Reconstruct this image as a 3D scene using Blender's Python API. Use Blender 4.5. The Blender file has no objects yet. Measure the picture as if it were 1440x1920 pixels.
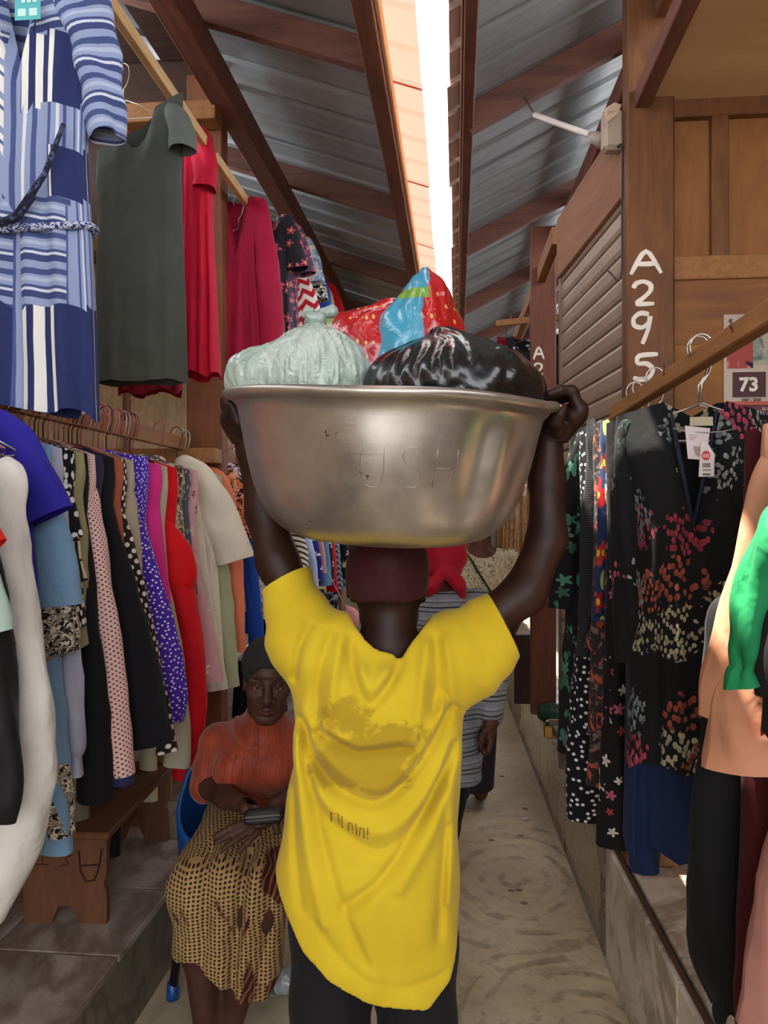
import bpy, bmesh, math, random
import numpy as np
from mathutils import Vector, Matrix, Euler

scene = bpy.context.scene
col = scene.collection
R = random.Random(7)

# ------------------------------------------------------------ camera, sky, sun, exposure
FPX = 1442.0                      # focal length in pixels of the 1440 x 1920 frame
YAW = math.radians(5.35)
EYE = 1.6
cam_data = bpy.data.cameras.new('camera')
cam_data.sensor_fit = 'VERTICAL'
cam_data.sensor_height = 36.0
cam_data.sensor_width = 27.0
cam_data.lens = 36.0 * FPX / 1920.0
cam_data.clip_start = 0.02
camera = bpy.data.objects.new('camera', cam_data)
col.objects.link(camera)
camera.location = (0, 0, EYE)
camera.rotation_euler = (math.radians(90), 0, YAW)
scene.camera = camera

world = bpy.data.worlds.new('sky')
scene.world = world
world.use_nodes = True
bg = world.node_tree.nodes['Background']
bg.inputs[0].default_value = (0.93, 0.96, 1.0, 1)
bg.inputs[1].default_value = 2.3

sun_data = bpy.data.lights.new('sun', 'SUN')
sun_data.energy = 16.0
sun_data.angle = math.radians(0.6)
sun_data.color = (1.0, 0.93, 0.82)
sun = bpy.data.objects.new('sun', sun_data)
col.objects.link(sun)
sun.location = (-1, 1, 6)
sun.rotation_euler = Vector((0.29, -0.07, -1.0)).to_track_quat('-Z', 'Y').to_euler()

scene.view_settings.view_transform = 'Standard'
scene.view_settings.look = 'None'
scene.view_settings.exposure = 1.15
scene.view_settings.gamma = 1.0
scene.view_settings.use_curve_mapping = False

# ------------------------------------------------------------ measuring helpers
CY, SY = math.cos(YAW), math.sin(YAW)
def cam3(px, py, d):              # metres in a frame turned with the camera: across, away, up from the floor
    return np.array([(px - 720.0) / FPX * d, d, EYE + (960.0 - py) / FPX * d])
def P(px, py, d):                 # the same in world axes
    x, y, z = cam3(px, py, d)
    return Vector((x * CY - y * SY, x * SY + y * CY, z))
def depth_at(px, X):              # how far away the plane world-X is along the column px
    return X / ((px - 720.0) / FPX * CY - SY)
def on_y(px, py, Y):              # point on the plane world-Y
    t = (px - 720.0) / FPX
    d = Y / (t * SY + CY)
    return P(px, py, d)

# ------------------------------------------------------------ object helpers
def link(o, parent=None):
    col.objects.link(o)
    if parent is not None:
        o.parent = parent
    return o
def tag(o, label=None, cat=None, group=None, kind=None):
    if label: o['label'] = label
    if cat: o['category'] = cat
    if group: o['group'] = group
    if kind: o['kind'] = kind
    return o
def empty(name, loc=(0, 0, 0), rz=0.0, parent=None):
    o = bpy.data.objects.new(name, None)
    o.empty_display_size = 0.05
    o.location = loc
    o.rotation_euler = (0, 0, rz)
    return link(o, parent)
def mesh_np(name, V, Fq, uv=None, smooth=True, mats=None, midx=None):
    """V (n,3); Fq list of (m,k) int arrays; uv per vertex (n,2)"""
    V = np.asarray(V, dtype=np.float32)
    me = bpy.data.meshes.new(name)
    if not isinstance(Fq, (list, tuple)): Fq = [Fq]
    loops = np.concatenate([f.ravel() for f in Fq]).astype(np.int32)
    sizes = np.concatenate([np.full(len(f), f.shape[1]) for f in Fq]).astype(np.int32)
    starts = np.concatenate([[0], np.cumsum(sizes)[:-1]]).astype(np.int32)
    me.vertices.add(len(V)); me.vertices.foreach_set('co', V.ravel())
    me.loops.add(len(loops)); me.loops.foreach_set('vertex_index', loops)
    me.polygons.add(len(sizes)); me.polygons.foreach_set('loop_start', starts)
    me.polygons.foreach_set('use_smooth', np.full(len(sizes), smooth))
    for m in (mats or []): me.materials.append(m)
    if midx is not None: me.polygons.foreach_set('material_index', np.asarray(midx, dtype=np.int32))
    if uv is not None:
        l = me.uv_layers.new(name='UVMap')
        l.data.foreach_set('uv', np.asarray(uv, dtype=np.float32)[loops].ravel())
    me.update(calc_edges=True)
    me.validate()
    return me
def obj(name, me, mat=None, parent=None, loc=None, rot=None):
    o = bpy.data.objects.new(name, me)
    if mat is not None and len(me.materials) == 0: me.materials.append(mat)
    if loc is not None: o.location = loc
    if rot is not None: o.rotation_euler = rot
    return link(o, parent)
class MB:
    """collects boxes, beams, tubes and lathes for ONE mesh"""
    def __init__(s): s.v = []; s.f = []; s.u = []
    def add(s, V, F, U=None):
        b = len(s.v)
        s.v += [tuple(p) for p in V]
        s.u += [tuple(p) for p in U] if U is not None else [(p[0] + p[1], p[2]) for p in V]
        s.f += [tuple(i + b for i in f) for f in F]
        return s
    def frame_box(s, c, ax, ay, az, hx, hy, hz, ch=0.0):
        c = Vector(c); V = []
        if ch <= 0:
            for i in (-1, 1):
                for j in (-1, 1):
                    for k in (-1, 1):
                        V.append(c + ax * (hx * i) + ay * (hy * j) + az * (hz * k))
            F = [(0, 1, 3, 2), (4, 6, 7, 5), (0, 4, 5, 1), (2, 3, 7, 6), (0, 2, 6, 4), (1, 5, 7, 3)]
            U = [((i * 2 - 1) * hx + (j * 2 - 1) * hy, (k * 2 - 1) * hz + (j * 2 - 1) * hy) for i in (0, 1) for j in (0, 1) for k in (0, 1)]
            return s.add(V, F, U)
        bm = bmesh.new()
        bmesh.ops.create_cube(bm, size=2.0)
        for v in bm.verts: v.co = Vector((v.co.x * hx, v.co.y * hy, v.co.z * hz))
        bmesh.ops.bevel(bm, geom=bm.edges[:], offset=ch, segments=1, profile=0.5, affect='EDGES')
        bm.verts.ensure_lookup_table(); bm.verts.index_update()
        for v in bm.verts: V.append(c + ax * v.co.x + ay * v.co.y + az * v.co.z)
        U = [(v.co.x + v.co.y, v.co.z + v.co.y) for v in bm.verts]
        F = [tuple(v.index for v in f.verts) for f in bm.faces]
        bm.free()
        return s.add(V, F, U)
    def box(s, x0, x1, y0, y1, z0, z1, ch=0.0):
        return s.frame_box(((x0 + x1) / 2, (y0 + y1) / 2, (z0 + z1) / 2), Vector((1, 0, 0)), Vector((0, 1, 0)), Vector((0, 0, 1)),
                           abs(x1 - x0) / 2, abs(y1 - y0) / 2, abs(z1 - z0) / 2, ch)
    def beam(s, a, b, w, h, up=(0, 0, 1), ch=0.004):
        a, b = Vector(a), Vector(b)
        az = (b - a); L = az.length; az.normalize()
        ax = az.cross(Vector(up)).normalized(); ay = ax.cross(az).normalized()
        return s.frame_box((a + b) / 2, ax, ay, az, w / 2, h / 2, L / 2, ch)
    def tube(s, pts, r, n=8, cap=True):
        pts = [Vector(p) for p in pts]
        rs = r if isinstance(r, (list, tuple)) else [r] * len(pts)
        V = []; U = []; up = Vector((0.31, 0.17, 0.93)); L = 0
        for i, p in enumerate(pts):
            t = (pts[min(i + 1, len(pts) - 1)] - pts[max(i - 1, 0)]).normalized()
            if i: L += (p - pts[i - 1]).length
            x = t.cross(up)
            if x.length < 1e-4: x = t.orthogonal()
            x.normalize(); y = t.cross(x); up = -x.cross(t) if False else y.cross(t) * 0 + up
            for k in range(n):
                a = 2 * math.pi * k / n
                V.append(p + x * (math.cos(a) * rs[i]) + y * (math.sin(a) * rs[i])); U.append((a * rs[i], L))
        F = []
        for i in range(len(pts) - 1):
            for k in range(n):
                F.append((i * n + k, i * n + (k + 1) % n, (i + 1) * n + (k + 1) % n, (i + 1) * n + k))
        if cap:
            F.append(tuple(range(n))[::-1]); F.append(tuple((len(pts) - 1) * n + k for k in range(n)))
        return s.add(V, F, U)
    def mesh(s, name, mat=None, smooth=False):
        me = bpy.data.meshes.new(name)
        me.from_pydata(s.v, [], s.f)
        l = me.uv_layers.new(name='UVMap')
        idx = np.empty(len(me.loops), dtype=np.int32); me.loops.foreach_get('vertex_index', idx)
        l.data.foreach_set('uv', np.array(s.u, dtype=np.float32)[idx].ravel())
        if smooth: me.polygons.foreach_set('use_smooth', [True] * len(me.polygons))
        if mat is not None: me.materials.append(mat)
        me.update()
        return me
    def build(s, name, mat, parent=None, smooth=False, loc=None):
        if loc is not None:
            l = Vector(loc); s.v = [tuple(Vector(p) - l) for p in s.v]
        return obj(name, s.mesh(name, mat, smooth), None, parent, loc)

# ------------------------------------------------------------ materials
def srgb(h):
    if not isinstance(h, str): return tuple(h) + ((1.0,) if len(h) == 3 else ())
    h = h.lstrip('#'); c = [int(h[i:i + 2], 16) / 255 for i in (0, 2, 4)]
    return tuple((x / 12.92 if x <= 0.04045 else ((x + 0.055) / 1.055) ** 2.4) for x in c) + (1.0,)
class G:
    def __init__(s, name):
        s.mat = bpy.data.materials.new(name); s.mat.use_nodes = True
        s.t = s.mat.node_tree; s.t.nodes.clear()
        s.out = s.t.nodes.new('ShaderNodeOutputMaterial')
        s.tc = s.t.nodes.new('ShaderNodeTexCoord')
    def set(s, sock, v):
        if isinstance(v, bpy.types.NodeSocket): s.t.links.new(v, sock)
        elif v is not None:
            if isinstance(v, str): v = srgb(v)
            if sock.type == 'RGBA' and len(v) == 3: v = tuple(v) + (1,)
            sock.default_value = v
    def n(s, typ, ins=None, **props):
        nd = s.t.nodes.new('ShaderNode' + typ)
        for k, v in props.items(): setattr(nd, k, v)
        for k, v in (ins or {}).items(): s.set(nd.inputs[k], v)
        return nd
    def m(s, op, a, b=0.0, c=None, clamp=False):
        nd = s.n('Math', {0: a, 1: b}, operation=op, use_clamp=clamp)
        if c is not None: s.set(nd.inputs[2], c)
        return nd.outputs[0]
    def mix(s, f, a, b):
        nd = s.n('Mix', data_type='RGBA'); s.set(nd.inputs[0], f); s.set(nd.inputs[6], a); s.set(nd.inputs[7], b)
        return nd.outputs[2]
    def ramp(s, f, stops, interp='LINEAR'):
        nd = s.n('ValToRGB'); cr = nd.color_ramp; cr.interpolation = interp
        while len(cr.elements) > 1: cr.elements.remove(cr.elements[-1])
        for i, (p, c) in enumerate(stops):
            e = cr.elements[0] if i == 0 else cr.elements.new(p)
            e.position = p; e.color = srgb(c)
        s.set(nd.inputs[0], f)
        return nd.outputs[0]
    def noise(s, vec, scale, detail=4, rough=0.55, dist=0.0):
        return s.n('TexNoise', {'Vector': vec, 'Scale': scale, 'Detail': detail, 'Roughness': rough, 'Distortion': dist}).outputs[0]
    def mapv(s, vec, scale=(1, 1, 1), rot=(0, 0, 0), loc=(0, 0, 0)):
        return s.n('Mapping', {'Vector': vec, 'Scale': scale, 'Rotation': rot, 'Location': loc}).outputs[0]
    def step(s, v, t, soft=0.0):
        if soft <= 0: return s.m('GREATER_THAN', v, t)
        return s.n('MapRange', {0: v, 1: t - soft, 2: t + soft}, clamp=True).outputs[0]
    def finish(s, color, rough=0.7, bump=None, bstr=0.3, bdist=0.01, **kw):
        b = s.n('BsdfPrincipled')
        s.set(b.inputs['Base Color'], color); s.set(b.inputs['Roughness'], rough)
        for k, v in kw.items(): s.set(b.inputs[k.replace('_', ' ')], v)
        if bump is not None:
            bn = s.n('Bump', {'Strength': bstr, 'Distance': bdist, 'Height': bump})
            s.t.links.new(bn.outputs[0], b.inputs['Normal'])
        s.t.links.new(b.outputs[0], s.out.inputs[0])
        s.bsdf = b
        return s.mat
_mc = {}
def memo(fn):
    def w(*a, **k):
        key = (fn.__name__, repr(a), repr(sorted(k.items())))
        if key not in _mc: _mc[key] = fn(*a, **k)
        return _mc[key]
    return w
@memo
def wood(c0, c1, scale=1.0, rough=0.7, axis='UV', stain=None):
    g = G('wood')
    v = g.tc.outputs['Object']
    v1 = g.mapv(v, (9 * scale, 9 * scale, 1.6 * scale)) if axis == 'Z' else g.mapv(v, (9 * scale, 0.9 * scale, 9 * scale)) if axis == 'Y' else g.mapv(v, (0.9 * scale, 9 * scale, 9 * scale))
    a = g.noise(v1, 2.2, 6, 0.6, 1.2)
    b = g.noise(v, 3.0, 4)
    f = g.m('ADD', g.m('MULTIPLY', a, 0.7), g.m('MULTIPLY', b, 0.3))
    c = g.ramp(f, [(0.32, c0), (0.68, c1)])
    if stain:
        c = g.mix(g.step(g.noise(v, 1.7, 5), 0.6, 0.08), c, stain)
    return g.finish(c, rough, a, 0.25, 0.004)
@memo
def plain(c, rough=0.5, metal=0.0, var=0.12, bscale=0.0, spec=0.5):
    g = G('plain')
    n_ = g.noise(g.tc.outputs['Object'], 9.0, 4)
    cc = srgb(c)
    lo = tuple(x * (1 - var) for x in cc[:3]) + (1,); hi = tuple(min(1, x * (1 + var)) for x in cc[:3]) + (1,)
    cl = g.ramp(n_, [(0.3, lo), (0.7, hi)])
    return g.finish(cl, rough, g.noise(g.tc.outputs['Object'], bscale) if bscale else None, 0.3, 0.004, Metallic=metal, Specular_IOR_Level=spec)
# ------------------------------------------------------------ the market lane: floor, plinths, walls, roof
def mat_concrete():
    g = G('concrete_floor'); v = g.tc.outputs['Object']
    big = g.noise(v, 1.6, 6, 0.62, 0.4)
    fine = g.noise(v, 26, 6, 0.7)
    c = g.ramp(big, [(0.25, '#a39478'), (0.5, '#c4b596'), (0.72, '#dbcfb2')])
    c = g.mix(g.m('MULTIPLY', g.step(fine, 0.62, 0.1), 0.4), c, '#7a6c56')
    # trowel swirls: rings about several centres, broken by noise
    sw = None
    for (cx, cy, sc) in ((0.16, 1.62, 15.0), (0.42, 2.35, 13.0), (0.25, 3.4, 11.0)):
        d = g.n('VectorMath', {0: g.mapv(v, (1, 0.75, 0), loc=(-cx, -cy * 0.75, 0))}, operation='LENGTH').outputs['Value']
        w = g.m('SINE', g.m('MULTIPLY', g.m('ADD', d, g.m('MULTIPLY', g.noise(v, 4, 3), 0.11)), sc * 6.28))
        msk = g.m('MULTIPLY', g.step(w, 0.45, 0.4), g.step(g.m('SUBTRACT', 0.62, d), 0.1, 0.12))
        msk = g.m('MULTIPLY', msk, g.step(g.noise(v, 7, 4), 0.52, 0.07))
        sw = msk if sw is None else g.m('MAXIMUM', sw, msk)
    c = g.mix(g.m('MULTIPLY', sw, 0.45), c, '#6b5d49')
    blot = g.n('TexVoronoi', {'Vector': v, 'Scale': 7.0}, feature='F1').outputs['Distance']
    c = g.mix(g.m('MULTIPLY', g.step(g.m('SUBTRACT', 0.16, blot), 0.0, 0.05), 0.2), c, '#6c6250')
    return g.finish(c, g.ramp(fine, [(0.3, (0.35,) * 3), (0.7, (0.6,) * 3)]), g.m('SUBTRACT', big, sw), 0.35, 0.012, Specular_IOR_Level=0.4)
def mat_marble(c0, c1, vein, scale=1.0, rough=0.25, name='marble'):
    g = G(name); v = g.tc.outputs['Object']
    w = g.noise(v, 2.2 * scale, 6, 0.6, 0.8)
    r = g.m('ABSOLUTE', g.m('SUBTRACT', w, 0.5))
    c = g.ramp(g.noise(v, 1.3 * scale, 5, 0.6, 0.8), [(0.3, c0), (0.7, c1)])
    c = g.mix(g.m('MULTIPLY', g.step(g.m('SUBTRACT', 0.035, r), 0.0, 0.03), 0.8), c, vein)
    d = g.noise(v, 5 * scale, 6, 0.7, 0.6)
    c = g.mix(g.m('MULTIPLY', g.step(d, 0.6, 0.1), 0.5), c, vein)
    return g.finish(c, rough, d, 0.1, 0.005)
M_floor = mat_concrete()
M_marble_r = mat_marble('#c4b9a6', '#e9e0d0', '#85755e', 1.0, 0.28)
M_marble_l = mat_marble('#8c817b', '#b5aaa3', '#6b5a50', 0.7, 0.3)
M_slab_grey = mat_marble('#595346', '#7f7866', '#423b30', 1.6, 0.4)
M_slab_dark = mat_marble('#6a6254', '#968c78', '#453d31', 2.2, 0.3)
M_ply = wood('#8a5f34', '#b98852', 0.6, 0.75, 'Z')
M_ply_r = wood('#7a4a22', '#9c6733', 0.7, 0.7, 'Z', '#56341a')
M_ply_pale = wood('#9a7a50', '#c4a272', 0.4, 0.8, 'X')
M_plank = wood('#6d4324', '#96622f', 0.8, 0.7, 'X', '#4a2c17')
M_post = wood('#5c3420', '#86502f', 1.0, 0.7, 'Z')
M_postr = wood('#583216', '#7d4e22', 1.0, 0.65, 'Z', '#33200f')
M_beam_y = wood('#5a3628', '#855342', 1.0, 0.75, 'Y')
M_beam_x = wood('#4f3028', '#7d5040', 1.0, 0.75, 'X')
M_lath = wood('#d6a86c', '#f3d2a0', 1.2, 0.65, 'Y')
M_lath_r = wood('#7c4f27', '#a2703c', 1.2, 0.65, 'Y')
M_dark_wood = wood('#2e1d14', '#4a2e20', 1.0, 0.8, 'X')
def mat_iron():
    g = G('roof_iron'); v = g.tc.outputs['Object']
    a = g.noise(v, 2.0, 6, 0.6); st = g.noise(g.mapv(v, (0.8, 14, 1)), 2.0, 4)
    f = g.m('ADD', g.m('MULTIPLY', a, 0.6), g.m('MULTIPLY', st, 0.4))
    c = g.ramp(f, [(0.3, '#74787c'), (0.7, '#a2a4a4')])
    c = g.mix(g.m('MULTIPLY', g.step(g.noise(v, 3.1, 6, 0.7), 0.62, 0.06), 0.5), c, '#77655a')
    return g.finish(c, 0.5, a, 0.1, 0.01, Metallic=0.25)
M_iron = mat_iron()
def mat_pink_sheet():
    g = G('pink_sheet'); v = g.tc.outputs['Object']
    c = g.ramp(g.noise(v, 3, 4), [(0.3, '#c07a6c'), (0.7, '#d18c7d')])
    m = g.finish(c, 0.6)
    tr = g.n('BsdfTranslucent', {'Color': '#f6ab98'})
    mx = g.n('MixShader', {0: 0.13}); g.t.links.new(g.bsdf.outputs[0], mx.inputs[1]); g.t.links.new(tr.outputs[0], mx.inputs[2])
    g.t.links.new(mx.outputs[0], g.out.inputs[0])
    return m
M_pink = mat_pink_sheet()

Y0, Y1 = -5.0, 18.0
floor = MB().box(-3.2, 3.4, Y0, Y1, -0.12, 0.0).build('floor', M_floor); tag(floor, kind='structure')

# plinths (raised stall floors)
def kx(y): return 0.606 - 0.026 * y                   # face of the plinth under the dark dresses
plinth_l = MB().box(-3.0, -1.02, Y0, Y1, 0.0, 0.255).build('floor_plinth_west', M_slab_grey); tag(plinth_l, kind='structure')
tl = MB().box(-0.2, 0.2, -0.198, 0.198, -0.0125, 0.0125, 0.003).mesh('tile', M_marble_l)
for iy in range(14):
    for ix in range(3):
        o = obj('tile', tl, None, plinth_l, (-1.198 - 0.404 * ix, 1.19 + 0.404 * iy - 0.0, 0.2685))
        o.rotation_euler = (0, 0, R.choice((0, math.pi)))
for iy in range(8):
    y = 1.0 + 0.9 * iy
    MB().box(-1.022, -0.998, y + 0.003, y + 0.897, 0.002, 0.262, 0.003).build('slab', M_slab_grey, plinth_l)
pr = MB(); V = []
for y in (Y0, Y1):
    V += [(kx(y) + 0.02, y, 0), (3.2, y, 0), (3.2, y, 0.41), (kx(y) + 0.02, y, 0.41)]
pr.add(V, [(0, 1, 2, 3), (7, 6, 5, 4), (0, 4, 5, 1), (1, 5, 6, 2), (2, 6, 7, 3), (3, 7, 4, 0)])
plinth_r = pr.build('floor_plinth_east', M_slab_dark); tag(plinth_r, kind='structure')
def slab_r(y0, y1, mat, th=0.02, name='slab', top=0.425, lean=0.0):
    a = Vector((kx(y0), y0, 0)); b = Vector((kx(y1), y1, 0))
    m = MB(); ay = (b - a).normalized(); ax = Vector((ay.y, -ay.x, 0))
    m.frame_box((a + b) / 2 + Vector((0, 0, top / 2)) + ax * (th / 2 - 0.004 + lean), ax, ay, Vector((0, 0, 1)), th / 2, (b - a).length / 2 - 0.003, top / 2 - 0.002, 0.003)
    return m.build(name, mat, plinth_r)
slab_r(1.15, 1.98, M_marble_r); slab_r(1.98, 2.80, M_marble_r)
for i in range(6): slab_r(2.82 + 0.85 * i, 3.66 + 0.85 * i, M_slab_dark)
# thin dark trim and marble tiles on top
a, b = Vector((kx(0.8) + 0.016, 0.8, 0.428)), Vector((kx(2.82) + 0.016, 2.82, 0.428))
MB().beam(a, b, 0.012, 0.008, ch=0.001).build('trim_strip', plain('#4b3524', 0.5), plinth_r)
tr_ = MB().box(-0.298, 0.298, -0.298, 0.298, -0.009, 0.009, 0.003).mesh('tile', M_marble_r)
for iy in range(6):
    for ix in range(3):
        y = 1.2 + 0.6 * iy
        o = obj('tile', tr_, None, plinth_r, (kx(y) + 0.335 + 0.6 * ix, y, 0.4195)); o.rotation_euler = (0, 0, R.choice((0, math.pi)) + 0.026)

# walls
def wall(name, x0, x1, y0, y1, z0, z1, mat):
    o = MB().box(x0, x1, y0, y1, z0, z1).build(name, mat); return tag(o, kind='structure')
wl = wall('wall_west', -2.12, -2.06, Y0, Y1, 0.28, 3.2, M_ply_pale)
for z in (1.25, 2.12, 3.05): MB().box(-2.06, -2.03, 0.4, Y1, z - 0.03, z + 0.03, 0.003).build('batten', M_beam_y, wl)
for y in (2.2, 3.42, 4.64, 5.9, 7.1): MB().box(-2.058, -2.035, y - 0.035, y + 0.035, 0.3, 3.2, 0.003).build('batten', M_post, wl)
wall('wall_west_gable', -2.12, -2.06, 5.2, Y1, 3.2, 4.0, M_dark_wood)
wr = wall('wall_east', 2.6, 2.66, Y0, Y1, 0.43, 3.2, M_ply_r)
wall('wall_end', -2.1, 2.6, Y1 - 0.06, Y1, 0, 4.0, M_ply_r)

# roof: two corrugated slopes falling to a slit of sky over the lane
def zl(x): return 3.45 + 0.34 * (-0.145 - x)
def zr(x): return 3.45 + 0.50 * (x + 0.03)
roof_l = empty('roof_west'); tag(roof_l, kind='structure')
roof_r = empty('roof_east'); tag(roof_r, kind='structure')
def sheet_mesh(xa, xb, zf, wy, pitch=0.26):
    n = 4; prof = []
    for i in range(n):
        b = i * pitch
        prof += [(b, 0), (b + pitch * 0.72, 0), (b + pitch * 0.80, 0.018), (b + pitch * 0.92, 0.018), (b + pitch * 0.985, 0.0)]
    prof.append((n * pitch, 0.0))
    V = []; U = []; xs = np.linspace(xa, xb, 5)
    for x in xs:
        for (y, dz) in prof: V.append((x, y, zf(x) + dz)); U.append((x, y))
    k = len(prof); F = [(i * k + j, i * k + j + 1, (i + 1) * k + j + 1, (i + 1) * k + j) for i in range(4) for j in range(k - 1)]
    me = MB().add(V, F, U).mesh('roof_sheet', M_iron)
    return me
ROOF0 = -4.8
sl = sheet_mesh(-0.30, -2.6, zl, 1.04); sr = sheet_mesh(0.035, 3.0, zr, 1.04)
pk = sheet_mesh(-0.145, -0.31, zl, 1.04); pk.materials.clear(); pk.materials.append(M_pink); pk.name = 'lip_sheet'
pk2 = sheet_mesh(-0.03, 0.045, zr, 1.04); pk2.materials.clear(); pk2.materials.append(plain('#c9b6ad', 0.6)); pk2.name = 'lip_sheet'
for i in range(23):
    y = ROOF0 + 1.02 * i; lift = 0.004 * (i % 2)
    obj('roof_sheet', sl, None, roof_l, (R.uniform(-0.004, 0.004), y, lift)); obj('roof_sheet', sr, None, roof_r, (0, y, lift))
    obj('lip_sheet', pk, None, roof_l, (R.uniform(-0.012, 0.012), y, lift - 0.002)); obj('lip_sheet', pk2, None, roof_r, (R.uniform(-0.012, 0.01), y, lift - 0.002))
def beam(name, a, b, w, h, mat, parent, up=(0, 0, 1)):
    return MB().beam(a, b, w, h, up, 0.004).build(name, mat, parent)
# purlins along the lane
beam('purlin', (-0.33, ROOF0, zl(-0.33) - 0.075), (-0.33, Y1, zl(-0.33) - 0.075), 0.075, 0.12, M_beam_y, roof_l)
beam('batten', (-0.283, ROOF0, zl(-0.3) - 0.05), (-0.283, Y1, zl(-0.3) - 0.05), 0.018, 0.075, M_lath, roof_l)  # pale strip paints light on the purlin's side facing the slit, no real batten
beam('purlin', (-1.14, ROOF0, 3.60), (-1.0, Y1, 3.52), 0.10, 0.14, M_beam_y, roof_l)
beam('purlin', (-2.0, ROOF0, zl(-2.0) - 0.06), (-2.0, Y1, zl(-2.0) - 0.06), 0.08, 0.12, M_beam_y, roof_l)
beam('purlin', (0.055, ROOF0, zr(0.05) - 0.06), (0.055, Y1, zr(0.05) - 0.06), 0.05, 0.10, M_beam_y, roof_r)
beam('batten', (0.024, ROOF0, zr(0.03) - 0.035), (0.024, Y1, zr(0.03) - 0.035), 0.012, 0.06, M_lath_r, roof_r)
beam('purlin', (0.88, ROOF0, zr(0.88) - 0.17), (0.88, Y1, zr(0.88) - 0.17), 0.10, 0.13, M_beam_y, roof_r)
beam('purlin', (0.70, 2.0, 3.28), (0.52, 9.0, 3.22), 0.07, 0.10, M_beam_y, roof_r)
beam('purlin', (0.50, 3.9, 2.98), (0.42, 9.0, 2.90), 0.05, 0.09, M_lath_r, roof_r)
# rafters down the slopes
for y in (-3.9, -2.4, -0.9, 0.3, 1.62, 3.12, 4.72, 6.2, 7.8, 9.4, 11.0, 12.6):
    beam('rafter', (-0.30, y, zl(-0.30) - 0.06), (-2.3, y, zl(-2.3) - 0.06), 0.055, 0.12, M_beam_x, roof_l)
for y in (-3.8, -2.2, -0.6, 0.5, 1.9, 3.62, 5.35, 6.95, 8.6, 10.2, 11.9, 13.6):
    beam('rafter', (0.04, y, zr(0.04) - 0.06), (2.5, y, zr(2.5) - 0.06), 0.05, 0.13, M_beam_x, roof_r)
# dark boarding in the back of the upper west bay
MB().box(-2.06, -1.16, 3.72, 3.76, 3.0, 3.86, 0.003).build('board', M_dark_wood, wl)
for x in (-1.9, -1.62, -1.34): MB().box(x - 0.12, x + 0.12, 2.1, 3.7, 3.84, 3.86, 0.003).build('board', M_dark_wood, wl)

# posts
def post(name, x0, x1, y0, y1, z0, z1, mat):
    o = MB().box(x0, x1, y0, y1, z0, z1, 0.006).build(name, mat); return tag(o, kind='structure')
post('pillar_west_1', -1.30, -1.125, 3.62, 3.72, 0.28, 3.72, M_post)
post('pillar_west_2', -1.29, -1.13, 5.55, 5.67, 0.28, 3.72, M_post)
post('pillar_west_3', -1.27, -1.12, 7.5, 7.62, 0.28, 3.72, M_post)
b_ = MB().box(-2.0, -1.12, 3.50, 3.61, 3.44, 3.53, 0.004).build('beam_bracket', M_lath_r); tag(b_, kind='structure')
b_ = MB().box(-2.0, -1.12, 3.50, 3.61, 1.83, 1.90, 0.004).build('beam_shelf', M_lath_r); tag(b_, kind='structure')
pa = post('pillar_east_1', 0.562, 0.715, 2.60, 2.68, 0.43, 3.55, M_postr)
pb = post('pillar_east_2', 0.432, 0.575, 4.50, 4.58, 0.43, 3.25, wood('#5a2e1c', '#7c4630', 1.0, 0.65, 'Z'))

# painted stall numbers
def text_mesh(body, size, extrude=0.001, bold=0.0):
    cu = bpy.data.curves.new('lettering', 'FONT'); cu.body = body; cu.size = size; cu.extrude = extrude
    cu.align_x = 'CENTER'; cu.align_y = 'CENTER'; cu.resolution_u = 3; cu.offset = bold
    to = bpy.data.objects.new('lettering', cu); col.objects.link(to)
    dg = bpy.context.evaluated_depsgraph_get()
    me = bpy.data.meshes.new_from_object(to.evaluated_get(dg))
    bpy.data.objects.remove(to); bpy.data.curves.remove(cu)
    return me
M_paint = plain('#e6ddd0', 0.7)
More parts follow.
